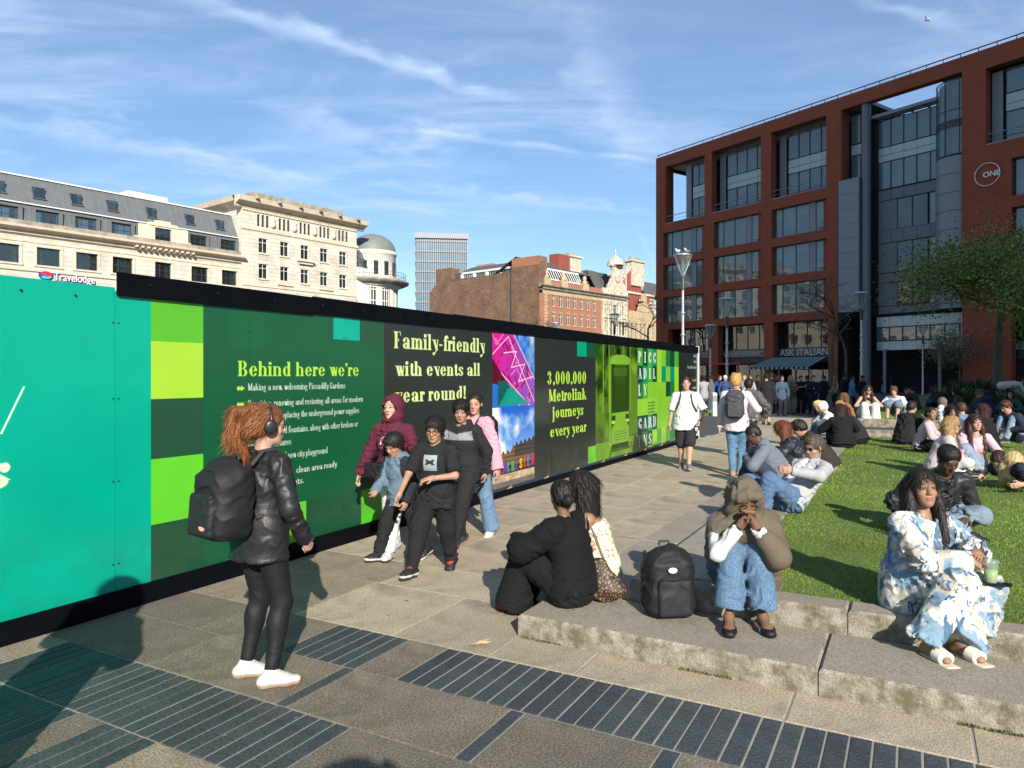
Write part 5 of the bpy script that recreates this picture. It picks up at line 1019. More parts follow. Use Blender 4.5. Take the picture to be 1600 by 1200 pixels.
def pd(q, P):
 t = q['t']
 if t == 'c':
  ba = (q['b'] - q['a']).astype(f32); pa = P - q['a'].astype(f32); h = np.clip(pa @ ba / (ba @ ba + 1e-12), 0, 1)
  return np.linalg.norm(pa - h[:, None] * ba, axis=1) - (q['ra'] + (q['rb'] - q['ra']) * h)
 if t == 'e':
  l = (P - q['p'].astype(f32)) @ q['R'].astype(f32); r = q['r'].astype(f32); k0 = np.linalg.norm(l / r, axis=1); k1 = np.linalg.norm(l / (r * r), axis=1)
  return k0 * (k0 - 1) / (k1 + 1e-6)
 if t == 'x':
  pa = P - q['a'].astype(f32); w_ = pa @ q['ax'].astype(f32); h = np.clip(w_ / q['L'], 0, 1); ex = w_ - h * q['L']; sx = pa @ q['s'].astype(f32); fx = pa @ q['f'].astype(f32)
  rs = q['ra'][0] + (q['rb'][0] - q['ra'][0]) * h; rf = q['ra'][1] + (q['rb'][1] - q['ra'][1]) * h; rm = np.minimum(rs, rf)
  k0 = np.sqrt((sx / rs) ** 2 + (fx / rf) ** 2 + (ex / rm) ** 2); k1 = np.sqrt((sx / rs ** 2) ** 2 + (fx / rf ** 2) ** 2 + (ex / rm ** 2) ** 2)
  return k0 * (k0 - 1) / (k1 + 1e-6)
 if t == 'b':
  l = np.abs((P - q['p'].astype(f32)) @ q['R'].astype(f32)) - q['h'].astype(f32); return np.linalg.norm(np.maximum(l, 0), axis=1) + np.minimum(l.max(1), 0) - q['rr']
 return (P - q['p'].astype(f32)) @ q['n'].astype(f32)
def sdf(prims, P, disp=None, want=False):
 P = P.astype(f32); n = len(P); d = np.full(n, 9, f32); lab = np.zeros(n, int); best = np.full(n, 9, f32)
 for i, q in enumerate(prims):
  k = q['k']
  if q['op'] == 'i':
   di = pd(q, P); h = np.clip(.5 - .5 * (d - di) / k, 0, 1); d = d + (di - d) * h + k * h * (1 - h); continue
  bs = np.linalg.norm(P - q['bc'].astype(f32), axis=1) - q['br']
  m = bs < (d + k if q['op'] == 'u' else k + .01); idx = np.nonzero(m)[0]
  if len(idx) == 0: continue
  di = pd(q, P[idx]); dd = d[idx]
  if q['op'] == 'u':
   h = np.clip(.5 + .5 * (dd - di) / k, 0, 1); d[idx] = dd + (di - dd) * h - k * h * (1 - h)
   if want: di = di - q.get('bias', 0); b = di < best[idx]; lab[idx[b]] = i; best[idx[b]] = di[b]
  else:
   h = np.clip(.5 - .5 * (dd + di) / k, 0, 1); d[idx] = dd + (-di - dd) * h + k * h * (1 - h)
 if disp is not None:
  m = np.abs(d) < .08; d[m] += disp(P[m])
 return (d, lab) if want else d
CO = np.array([(i, j, k) for i in (0, 1) for j in (0, 1) for k in (0, 1)])
ED = [(a, b) for a in range(8) for b in range(a + 1, 8) if np.abs(CO[a] - CO[b]).sum() == 1]
def polygonise(prims, vox, disp=None, pad=.03):
 us = [q for q in prims if q['op'] == 'u']
 lo = np.min([q['bc'] - q['br'] for q in us], 0) - pad; hi = np.max([q['bc'] + q['br'] for q in us], 0) + pad
 for q in prims:
  if q['op'] == 'i':           # shrink the box with axis-like cuts
   ax = int(np.argmax(np.abs(q['n'])))
   if abs(q['n'][ax]) > .98:
    if q['n'][ax] < 0: lo[ax] = max(lo[ax], q['p'][ax] - pad)
    else: hi[ax] = min(hi[ax], q['p'][ax] + pad)
 Bk = 4; nb = np.maximum(1, np.ceil((hi - lo) / (vox * Bk)).astype(int)); n = nb * Bk + 1
 f = lambda P: sdf(prims, P, disp)
 g = np.stack(np.meshgrid(*[np.arange(k) for k in nb], indexing='ij'), -1).reshape(-1, 3); cen = lo + (g + .5) * Bk * vox
 dB = sdf(prims, cen).reshape(nb); act = np.abs(dB) < Bk * vox * .87 * 1.25 + .015
 mask = np.zeros(n, bool); D = np.ones(n, f32)
 a = act.repeat(Bk, 0).repeat(Bk, 1).repeat(Bk, 2); mask[:-1, :-1, :-1] = a; mask[1:, :-1, :-1] |= a; m2 = mask.copy(); mask[:, 1:, :] |= m2[:, :-1, :]; m2 = mask.copy(); mask[:, :, 1:] |= m2[:, :, :-1]
 s_ = np.sign(dB).repeat(Bk, 0).repeat(Bk, 1).repeat(Bk, 2); D[:-1, :-1, :-1] = s_; 
 ix = np.argwhere(mask); D[mask] = f(lo + ix * vox)
 S = D < 0
 cs = [S[c[0]:n[0] - 1 + c[0], c[1]:n[1] - 1 + c[1], c[2]:n[2] - 1 + c[2]] for c in CO]; cm = [mask[c[0]:n[0] - 1 + c[0], c[1]:n[1] - 1 + c[1], c[2]:n[2] - 1 + c[2]] for c in CO]
 al = cs[0].copy(); an = cs[0].copy(); mk = cm[0].copy()
 for c in cs[1:]: al &= c; an |= c
 for c in cm[1:]: mk &= c
 ac = an & ~al & mk; cells = np.argwhere(ac)
 if len(cells) == 0: return np.zeros((0, 3)), np.zeros((0, 4), int)
 vals = np.stack([D[cells[:, 0] + c[0], cells[:, 1] + c[1], cells[:, 2] + c[2]] for c in CO], 1); pos = np.zeros((len(cells), 3)); cnt = np.zeros(len(cells))
 for a_, b_ in ED:
  va, vb = vals[:, a_], vals[:, b_]; m = (va < 0) != (vb < 0); t = np.where(m, va / (va - vb + 1e-12), 0); pos += np.where(m[:, None], CO[a_] + t[:, None] * (CO[b_] - CO[a_]), 0); cnt += m
 P = lo + (cells + pos / cnt[:, None]) * vox
 e = vox * .4; T4 = np.array([(1, 1, 1), (1, -1, -1), (-1, 1, -1), (-1, -1, 1)], float)
 gr = np.zeros_like(P)
 for t_ in T4: gr += t_ * f(P + e * t_)[:, None]
 gr /= 4 * e; d = f(P); g2 = (gr ** 2).sum(1) + 1e-6; st_ = np.clip(d / g2, -vox * .5, vox * .5); P = P - gr * np.clip(st_, -1, 1)[:, None]
 idm = -np.ones(ac.shape, int); idm[ac] = np.arange(len(cells)); Q = []
 for ax in range(3):
  b1, b2 = (ax + 1) % 3, (ax + 2) % 3; sl0 = [slice(None)] * 3; sl1 = [slice(None)] * 3; sl0[ax] = slice(0, n[ax] - 1); sl1[ax] = slice(1, n[ax])
  A, B = S[tuple(sl0)], S[tuple(sl1)]; ch = np.argwhere(A != B); ch = ch[(ch[:, b1] > 0) & (ch[:, b2] > 0) & (ch[:, b1] < n[b1] - 1) & (ch[:, b2] < n[b2] - 1)]
  if len(ch) == 0: continue
  o1 = np.zeros(3, int); o1[b1] = 1; o2 = np.zeros(3, int); o2[b2] = 1
  q = np.stack([idm[tuple((ch - o).T)] for o in (o1 + o2, o2, np.zeros(3, int), o1)], 1); fl = ~A[tuple(ch.T)]; q[fl] = q[fl][:, ::-1]; Q.append(q[(q >= 0).all(1)])
 return P, np.concatenate(Q)
def to_obj(name, P, Q, mats, parent=None, cols=None, mi=None, smooth=True):
 me = bpy.data.meshes.new(name); me.vertices.add(len(P)); me.vertices.foreach_set('co', np.asarray(P, f32).ravel()); me.loops.add(len(Q) * 4); me.loops.foreach_set('vertex_index', Q.astype(np.int32).ravel())
 me.polygons.add(len(Q)); me.polygons.foreach_set('loop_start', np.arange(0, len(Q) * 4, 4, dtype=np.int32)); 
 if smooth: me.polygons.foreach_set('use_smooth', np.ones(len(Q), bool))
 me.update(calc_edges=True)
 for m in (mats if isinstance(mats, (list, tuple)) else [mats]): me.materials.append(m)
 if mi is not None: me.polygons.foreach_set('material_index', mi.astype(np.int32))
 if cols is not None:
  at = me.color_attributes.new('Col', 'FLOAT_COLOR', 'POINT'); c4 = np.ones((len(P), 4), f32); c4[:, :3] = cols; at.data.foreach_set('color', c4.ravel())
 o = bpy.data.objects.new(name, me); link(o, parent); return o
def clothmat(name, rough=.9, sheen=.0, bump=.007, bs=15, var=.10, vs=9, **k): k.setdefault('spec', .22); return mat(name, (.5, .5, .5), rough, var, vs, bump, bs, attr='Col', sheen=sheen, **k)
M_skin = mat('skin', (.5, .3, .2), .52, .05, 14, .0004, 300, attr='Col', spec=.4, sss=.12)
M_cloth = clothmat('woven_cloth'); M_knit = clothmat('soft_jersey', .92, .0, .006, 18); M_leather = clothmat('black_leather', .46, 0, .005, 20, .25, 8, spec=.30); M_denim = clothmat('denim_cloth', .9, .05, .008, 18, .22, 7, speck=160)
M_hair = mat('hair_strands', (.1, .05, .03), .5, .5, 120, .003, 190, attr='Col', spec=.3, stretch=(1, 1, .10)); M_shoe = clothmat('shoe_material', .5, 0, .001, 60, .08, 20); M_nylon = clothmat('nylon_fabric', .62, 0, .003, 30, .12, 10, spec=.25)
M_silk = clothmat('satin_fabric', .32, 0, .004, 14, .1, 6, spec=.6)
def wr(seed, amp=.004, fr=62, dirv=(0, 0, 1), el=2.2):
 """crease-like displacement: ridged, heavily warped waves"""
 r = np.random.default_rng(seed); ph = r.uniform(0, 6.28, 8).astype(f32); dv = nrm(dirv); A = frame_from(dv).astype(f32); fr = fr * .85
 def f(P):
  q = P @ A; w_ = q + .045 * np.sin(q[:, [1, 2, 0]] * 17 + ph[:3]) + .022 * np.sin(q[:, [2, 0, 1]] * 41 + ph[3:6])
  n1 = np.sin(w_[:, 2] * fr + 2.2 * np.sin(w_[:, 0] * fr * .45 + ph[6])) * .6 + .6 * np.sin(w_[:, 0] * fr * .55 + 1.8 * np.sin(w_[:, 1] * fr * .6 + w_[:, 2] * fr * .5 + ph[7])); n2 = np.sin(w_[:, 2] * fr * 1.9 + w_[:, 1] * fr * .9 + 2 * np.sin(w_[:, 0] * fr))
  env = np.clip(.45 + .75 * np.sin(q[:, 0] * 11 + ph[1]) * np.sin(q[:, 2] * 8.5 + ph[2]), .1, 1)
  return (-1.9 * amp * env * ((1 - np.abs(n1)) ** 2 * 1.3 - .35 + .22 * n2)).astype(f32)
 return f
SK = dict(pale=(.45, .27, .20), fair=(.42, .245, .175), olive=(.35, .20, .132), tan=(.28, .155, .095), brown=(.17, .088, .052), dark=(.080, .042, .028))
HB = (.014, .010, .008); HD = (.035, .020, .013); HBR = (.10, .048, .024); HG = (.34, .13, .045); HBL = (.50, .36, .17); HGY = (.13, .11, .095)
class Fig:
 def __init__(s, h=1.72, wd=1.0, pelvis=None, lean=4, curl=0, side=0, twist=0, pyaw=0, head=(0, 0, 0), hands=((.25, .05, .85), (-.25, .05, .85)), elb=((.6, -1, -.1), (-.6, -1, -.1)),
     feet=((.1, 0, 0), (-.1, 0, 0)), knee=((.05, 1, 0), (-.05, 1, 0)), fyaw=(-8, 8), fpitch=(0, 0), hcurl=(.5, .5), palm=(None, None), hs=1.0, fem=0, shoulder=(0, 0), footdir=(None, None), hips=None):
  k = s.k = h / 1.75; s.h = h; s.wd = wd; s.fem = fem
  s.P = V3(0, 0, .925 * k) if pelvis is None else V3(*pelvis)
  py = Rz_(math.radians(pyaw)); s.right = py @ V3(1, 0, 0); fw = py @ V3(0, 1, 0)
  def dirv(l, sd): return nrm(fw * math.sin(math.radians(l)) + V3(0, 0, 1) * math.cos(math.radians(l)) + s.right * math.tan(math.radians(sd)))
  s.d1 = dirv(lean, side); s.d2 = dirv(lean + curl, side)
  s.W = s.P + s.d1 * .17 * k; s.C = s.W + s.d2 * .15 * k; s.Nb = s.C + s.d2 * .185 * k
  tw = Rz_(math.radians(twist)); sr = tw @ s.right; s.sr = nrm(sr - s.d2 * (sr @ s.d2)); s.sf = np.cross(s.d2, s.sr)
  sw = .178 * k * (.92 if fem else 1.03) * (.5 + .5 * wd)
  s.sh = [s.Nb - s.d2 * .062 * k + s.sr * sw * sg + s.d2 * shoulder[i] for i, sg in enumerate((1, -1))]
  s.hip = [s.P + s.right * .09 * k * sg for sg in (1, -1)]
  def ik(a, t, l1, l2, hint):
   a, t = np.asarray(a), np.asarray(t, float); v = t - a; L_ = np.linalg.norm(v); m_ = (l1 + l2) * .998
   if L_ > m_: t = a + v / L_ * m_; L_ = m_
   v = nrm(t - a); x = (l1 * l1 - l2 * l2 + L_ * L_) / (2 * L_); y = math.sqrt(max(l1 * l1 - x * x, 0)); hv = np.asarray(hint, float); hv = nrm(hv - v * (hv @ v)); return a + v * x + hv * y, t
  s.el, s.wr, s.kn, s.an = [], [], [], []
  for i in range(2):
   e, t = ik(s.sh[i], hands[i], .285 * k, .255 * k, elb[i]); s.el.append(e); s.wr.append(t)
   ft = V3(*feet[i]) + V3(0, 0, .085 * k); e, t = ik(s.hip[i], ft, .435 * k, .425 * k, knee[i]); s.kn.append(e); s.an.append(t)
  s.fd = []; s.fu = []
  for i in range(2):
   if footdir[i] is not None: f_ = nrm(footdir[i])
   else: a = math.radians(fyaw[i]); p = math.radians(fpitch[i]); f_ = V3(-math.sin(a) * math.cos(p), math.cos(a) * math.cos(p), math.sin(p))
   u_ = V3(0, 0, 1) - f_ * f_[2] if abs(f_[2]) < .85 else nrm(s.kn[i] - s.an[i]) - f_ * (f_ @ nrm(s.kn[i] - s.an[i])); s.fd.append(f_); s.fu.append(nrm(u_))
  yaw, pit, rol = [math.radians(v) for v in head]; s.k2 = s.k ** .5 * hs
  s.HR = Rz_(yaw) @ Rx_(pit) @ Ry_(rol); s.HC = s.Nb + nrm(s.d2 * .45 + V3(0, 0, .55)) * .095 * k + s.HR @ V3(0, .012, .078) * s.k2
  s.hcurl = hcurl; s.palm = palm; s.ks = k
 def hp(s, x, y, z): return s.HC + s.HR @ V3(x, y, z) * s.k2
 def hr(s, r): return np.array(r) * s.k2
 # --- skin
 def head_prims(s, beard=0):
  p = []; E = lambda c, r, **k: p.append(ell(s.hp(*c), s.hr(r), s.HR, **k)); C_ = lambda a, b, ra, rb, **k: p.append(cone(s.hp(*a), s.hp(*b), ra * s.k2, rb * s.k2, **k)); j = .92 if s.fem else 1.0
  E((0, -.012, .035), (.074, .092, .082)); E((0, .028, -.02), (.063 * j, .062, .085), k=.03); E((0, .045, -.075), (.044 * j, .042, .038), k=.025); E((0, .066, -.097), (.020 * j, .018, .016), k=.02)
  for q in (1, -1): E((q * .036, .058, -.028), (.022, .022, .020), k=.02)
  C_((-.032, .078, .026), (.032, .078, .026), .011, .011, k=.018)
  for q in (1, -1): E((q * .030, .094, .006), (.0165, .012, .0095), k=.010, op='s')
  C_((0, .086, .012), (0, .106, -.026), .0075, .0105, k=.012); 
  for q in (1, -1): E((q * .011, .095, -.030), (.0075, .010, .007), k=.008)
  for q in (1, -1): E((q * .0305, .0775, .005), (.0145, .0135, .0105), k=.003, tag_='eye'); C_((q * .018, .088, .0125), (q * .043, .082, .011), .0042, .0038, k=.005)
  E((0, .087, -.058), (.020, .011, .0055), k=.006, tag_='lip'); E((0, .085, -.0675), (.018, .011, .006), k=.006, tag_='lip')
  for q in (1, -1): E((q * .074, -.002, .0), (.007, .017, .028), np.eye(3) if 0 else s.HR, k=.008) if 0 else p.append(ell(s.hp(q * .075, -.004, .0), s.hr((.008, .017, .029)), s.HR @ Rz_(q * -.35), k=.008))
  p.append(cone(s.hp(0, -.022, -.045), s.Nb - s.d2 * .01, .050 * s.k2 * (.9 if s.fem else 1.08), .056 * s.ks * (.9 if s.fem else 1.08), k=.025))
  return p
 def hand_prims(s, i):
  k = s.ks * (.92 if s.fem else 1.0); p = []; w_ = s.wr[i]; fd = nrm(w_ - s.el[i]); sg = 1 if i == 0 else -1
  pn = s.palm[i]; pn = np.asarray(pn, float) if pn is not None else -s.sr * sg
  pn = nrm(pn - fd * (pn @ fd)); sd = np.cross(fd, pn) * 1.0; th = sd * (1 if (sd @ (s.sf + V3(0, 0, .5))) > 0 else -1)
  c = s.hcurl[i]; R = np.stack([th, fd, pn], 1); p.append(ell(w_ + fd * .048 * k, np.array((.040, .052, .017)) * k, R, k=.015)); p.append(cone(w_, w_ + fd * .03 * k, .025 * k, .026 * k, k=.02))
  for j, (o, l) in enumerate(((.029, .072), (.010, .080), (-.009, .075), (-.027, .058))):
   b = w_ + fd * .088 * k + th * o * k; a1 = c * (.8 + .1 * j); d1 = nrm(fd * math.cos(a1) + pn * math.sin(a1)); a2 = a1 + c * 1.5; d2 = nrm(fd * math.cos(a2) + pn * math.sin(a2))
   m_ = b + d1 * l * .52 * k; p.append(cone(b - fd * .02 * k, m_, .0095 * k, .0085 * k, k=.006)); p.append(cone(m_, m_ + d2 * l * .5 * k, .0084 * k, .007 * k, k=.004))
  b = w_ + fd * .02 * k + th * .028 * k; m_ = b + nrm(fd * .7 + th * .75 + pn * .3) * .042 * k; p.append(cone(b, m_, .014 * k, .0105 * k, k=.01)); p.append(cone(m_, m_ + nrm(fd * .9 + th * .15 + pn * (.2 + c * .5)) * .034 * k, .0103 * k, .008 * k, k=.004)); return p
 def limbs(s, t=0, arms=True, legs=True, torso=True, wt=None):
  """body volumes inflated by t"""
  k = s.ks; w_ = s.wd; p = []; fm = s.fem
  if torso:
   hipw = (.165 if fm else .155) * w_; chw = (.145 if fm else .165) * (.4 + .6 * w_); waw = (.125 if fm else .142) * w_
   p.append(econe(s.P - s.d1 * .03 * k, s.P + s.d1 * .05 * k, (hipw * k + t, (.108 * w_) * k + t), (hipw * .95 * k + t, .105 * w_ * k + t), s.right, k=.05))
   p.append(econe(s.P + s.d1 * .05 * k, s.W, (hipw * .93 * k + t, .10 * w_ * k + t), (waw * k + t, .095 * w_ * k + t), s.right, k=.05))
   p.append(econe(s.W, s.C, (waw * k + t, .096 * w_ * k + t), (chw * k + t, .108 * w_ * k + t), s.sr, k=.05)); p.append(econe(s.C, s.Nb - s.d2 * .08 * k, (chw * k + t, .108 * k + t), (chw * .86 * k + t, .082 * k + t), s.sr, k=.05))
   if fm:
    for q in (1, -1): p.append(ell(s.C + s.sr * q * .068 * k + s.sf * .078 * k - s.d2 * .02 * k, np.array((.062, .055, .062)) * k + t * .6, k=.03))
   for i in range(2): p.append(cone(s.Nb - s.d2 * .022 * k, s.sh[i] + s.d2 * .004 * k, .044 * k + t * .6, .047 * k + t * .8, k=.035))
  if arms:
   for i in range(2): p.append(cone(s.sh[i], s.el[i], .049 * k + t, .038 * k + t, k=.02)); p.append(cone(s.el[i], s.wr[i], .040 * k + t, .027 * k + t, k=.02))
  if legs:
   for i in range(2): p.append(cone(s.hip[i], s.kn[i], (.092 if not fm else .094) * k * w_ + t, .056 * k * (.5 + .5 * w_) + t, k=.04)); p.append(cone(s.kn[i], s.an[i], .055 * k * (.5 + .5 * w_) + t, .038 * k + t, k=.03)); p.append(ell(s.kn[i] * .68 + s.an[i] * .32 - s.fd[i] * .012 * k, np.array((.054, .054, .09)) * k * (.5 + .5 * w_) + t * .8, k=.03))
  return p
 def foot_prims(s, i, t=0.0, shoe=False):
  k = s.ks * (.92 if s.fem else 1); A = s.an[i]; f_, u_ = s.fd[i], s.fu[i]; hz = .085 * s.ks; base = A - u_ * hz; sd = np.cross(f_, u_); p = []
  p.append(cone(A, base - f_ * .045 * k + u_ * .035 * k, .036 * k + t, .032 * k + t, k=.02)); p.append(econe(base - f_ * .045 * k + u_ * .034 * k, base + f_ * .10 * k + u_ * .034 * k, (.033 * k + t, .034 * k + t), (.044 * k + t, .030 * k + t), sd, k=.02))
  p.append(econe(base + f_ * .09 * k + u_ * .032 * k, base + f_ * .165 * k + u_ * .026 * k, (.044 * k + t, .030 * k + t), (.034 * k + t, .022 * k + t), sd, k=.02)); p.append(cone(A + u_ * .0, base + f_ * .09 * k + u_ * .045 * k, .034 * k + t, .025 * k + t, k=.02))
  p.append(cut(base + u_ * (-.0 if shoe else .004), -u_, .003)); return p
def paint_skin(fg, P, lab, prims, skin, lips=None, brow=HB, beard=None, eyes=(.03, .015, .01), lidline=True):
 c = np.tile(np.array(skin, f32), (len(P), 1)); l = (P - fg.HC) @ fg.HR / fg.k2; x, y, z = l.T; ax = np.abs(x); hd = (np.abs(l) < .16).all(1)
 lp = np.array(lips if lips is not None else (skin[0] * .80, skin[1] * .45, skin[2] * .45)); n = .5 + .5 * np.sin(P[:, 0] * 40) * np.sin(P[:, 2] * 37)
 c *= (.96 + .08 * n)[:, None]
 ck = hd & (y > .03); b = np.exp(-((ax - .036) ** 2 + (z + .028) ** 2) / .0006) * ck; c = c * (1 - .18 * b[:, None]) + np.array((skin[0], skin[1] * .62, skin[2] * .6)) * (.18 * b[:, None])
 nb = np.exp(-(x ** 2 + (z + .028) ** 2) / .0002) * (y > .09); c = c * (1 - .2 * nb[:, None]) + np.array((skin[0] * .95, skin[1] * .6, skin[2] * .55)) * (.2 * nb[:, None])
 m = hd & (y > .078) & (ax < .0215 - np.abs(z + .0625) * .55) & (z > -.075) & (z < -.0525); c[m] = lp
 m = hd & (y > .078) & (np.abs(z + .0628) < .0018) & (ax < .021); c[m] = lp * .25
 bz = .028 + .006 * np.clip((ax - .012) / .02, 0, 1) - .010 * np.clip((ax - .036) / .012, 0, 1); m = hd & (y > .06) & (ax > .012) & (ax < .048) & (np.abs(z - bz) < .0036); c[m] = np.array(brow) * .8 + np.array(skin) * .2
 if beard is not None:
  m = hd & (y > -.02) & (z < -.030 - .25 * np.maximum(0, .03 - y)) & ~((ax < .022) & (np.abs(z + .063) < .011)) & ~((z > -.048) & (ax < .045) & (y > .06)) & (z > -.125); c[m] = c[m] * .35 + np.array(beard) * .65
 if lab is not None:
  ey = np.array([q.get('tag') == 'eye' for q in prims])[lab] & hd & (y > .07); r = np.hypot(ax - .0305, z - .0045)
  m = ey & (r < .016) & (np.abs(z - .0045) < .0062); c[m] = np.array(skin) * .35 + .11; c[m & (np.hypot(ax - .0300, z - .005) < .0075)] = eyes
  ll = hd & (y > .07) & (np.abs(ax - .0305) < .0165) & (np.abs(z - (.0115 - .10 * np.abs(ax - .0305))) < .0024); c[ll] = np.array(skin) * .12
 return np.clip(c, 0, 1)
def hair_prims(fg, style, c):
 p = []; E = lambda q, r, **k: p.append(ell(fg.hp(*q), fg.hr(r), fg.HR, c=c, **k)); C_ = lambda a, b, ra, rb, **k: p.append(cone(fg.hp(*a), fg.hp(*b), ra * fg.k2, rb * fg.k2, c=c, **k))
 down = lambda x, y, z, l, out=0: fg.hp(x, y, z) + V3(0, 0, -l) + fg.HR @ V3(0, out, 0)
 def cap(t=.012, face=-.01, low=-.03):
  E((0, -.014, .042), (.076 + t, .094 + t, .082 + t)); E((0, -.045, .0), (.070 + t, .062 + t, .075 + t), k=.02)
 def facecut(fz=.055, wd=.062, yy=.052, zc=-.03, hz=.102, k=.010): p.append(ell(fg.hp(0, yy + .045, zc), fg.hr((wd, .075, hz)), fg.HR, op='s', k=k))
 if style in ('short', 'buzz', 'fade', 'grey_short'):
  t = {'short': .015, 'buzz': .004, 'fade': .008, 'grey_short': .016}[style]; cap(t)
  if style in ('short', 'grey_short'): E((0, .035, .108), (.058, .048, .025), k=.02); E((.02, .06, .098), (.035, .03, .018), k=.02)
  if style == 'fade': E((0, .03, .105), (.055, .05, .025), k=.02)
  facecut(wd=.066 if style != 'buzz' else .070); p.append(ell(fg.hp(0, .0, -.10), fg.hr((.11, .11, .075)), fg.HR, op='s', k=.01))
  for q in (1, -1): p.append(ell(fg.hp(q * .085, .006, -.008), fg.hr((.018, .02, .034)), fg.HR, op='s', k=.006))
 elif style == 'messy':
  cap(.018); 
  for q in range(13): a = q * 2.4; E((.045 * math.cos(a), -.0 + .055 * math.sin(a), .11 + .012 * math.sin(q * 1.7)), (.030, .032, .026), k=.012)
  E((.0, .078, .085), (.05, .025, .022), k=.015); facecut(wd=.066); p.append(ell(fg.hp(0, .01, -.105), fg.hr((.11, .11, .07)), fg.HR, op='s', k=.01))
 elif style == 'afro':
  E((0, -.014, .055), (.092, .105, .085)); facecut(wd=.070, k=.01); p.append(ell(fg.hp(0, .0, -.09), fg.hr((.12, .12, .075)), fg.HR, op='s', k=.012))
 elif style in ('fringe', 'bowl'):
  cap(.018); E((0, .07, .075), (.062, .030, .030), k=.015); E((.03, .075, .06), (.03, .02, .02), k=.01); facecut(wd=.064, zc=-.04, hz=.09); p.append(ell(fg.hp(0, .01, -.115), fg.hr((.11, .11, .075)), fg.HR, op='s', k=.01))
 elif style in ('bun', 'lowbun', 'tied'):
  cap(.006); facecut(wd=.066); p.append(ell(fg.hp(0, .02, -.115), fg.hr((.11, .10, .075)), fg.HR, op='s', k=.012))
  E((0, -.125, -.025) if style != 'bun' else (0, -.10, .11), (.042, .036, .040), k=.01)
 elif style == 'ponytail':
  cap(.012); facecut(wd=.066); p.append(ell(fg.hp(0, .02, -.115), fg.hr((.11, .10, .075)), fg.HR, op='s', k=.012))
  a = fg.hp(0, -.10, .075); 
  for q in range(10):
   r = np.random.default_rng(q); o = fg.HR @ V3(r.normal(0, .022), r.normal(0, .016), 0) * fg.k2; b = a + fg.HR @ V3(r.normal(0, .02), -.065, .005) * fg.k2 + o; m_ = b + V3(0, 0, -.13) * fg.k2 + fg.HR @ V3(r.normal(0, .02), -.018, 0); e_ = b + V3(0, 0, -.22 - r.uniform(0, .09)) * fg.k2 + fg.HR @ V3(r.normal(0, .03), .025, 0)
   p.append(cone(a + o * .3, b, .026, .022, k=.012, c=c)); p.append(cone(b, m_, .022, .019, k=.01, c=c)); p.append(cone(m_, e_, .018, .005, k=.008, c=c))
  E((0, -.09, .10), (.045, .04, .035), k=.02)
 elif style.startswith('long'):
  cap(.014); E((0, .02, .098), (.062, .055, .035), k=.02); facecut(wd=.062, zc=-.03, hz=.10); L_ = {'long': .34, 'longer': .46, 'longmid': .26, 'longside': .34}[style]
  for q in range(7):
   t = q / 6; x = -.070 + .14 * t; y = -.055 - .035 * math.sin(math.pi * t); p.append(cone(fg.hp(x, y, .02), down(x * 1.25, y - .01, -.05, L_ * (.86 + .14 * math.sin(math.pi * t)), -.01), .036, .024, k=.04, c=c))
  for q in (1, -1):
   p.append(cone(fg.hp(q * .078, .0, .03), fg.hp(q * .088, .012, -.10), .022, .026, k=.02, c=c)); fr = .055 if style != 'longmid' else .02
   p.append(cone(fg.hp(q * .088, .012, -.10), down(q * .10, fr, -.11, L_ * .62, .03), .027, .016, k=.035, c=c)); p.append(cone(fg.hp(q * .085, -.03, -.06), down(q * .11, -.01, -.1, L_ * .78), .032, .020, k=.04, c=c))
 return p
def hair_disp(fg, amp=.0035, fr=46, seed=0):
 HR, HC = fg.HR.astype(f32), fg.HC.astype(f32)
 def f(P):
  l = (P - HC) @ HR; a = np.arctan2(l[:, 0], -l[:, 1] + .02); z = l[:, 2]; return (amp * (np.sin(a * fr + 2.2 * np.sin(z * 16 + seed) + 1.3 * np.sin(a * 9)) * .6 + .6 * np.sin(a * fr * .43 + z * 25 + 3 * np.sin(z * 9)))).astype(f32)
 return f
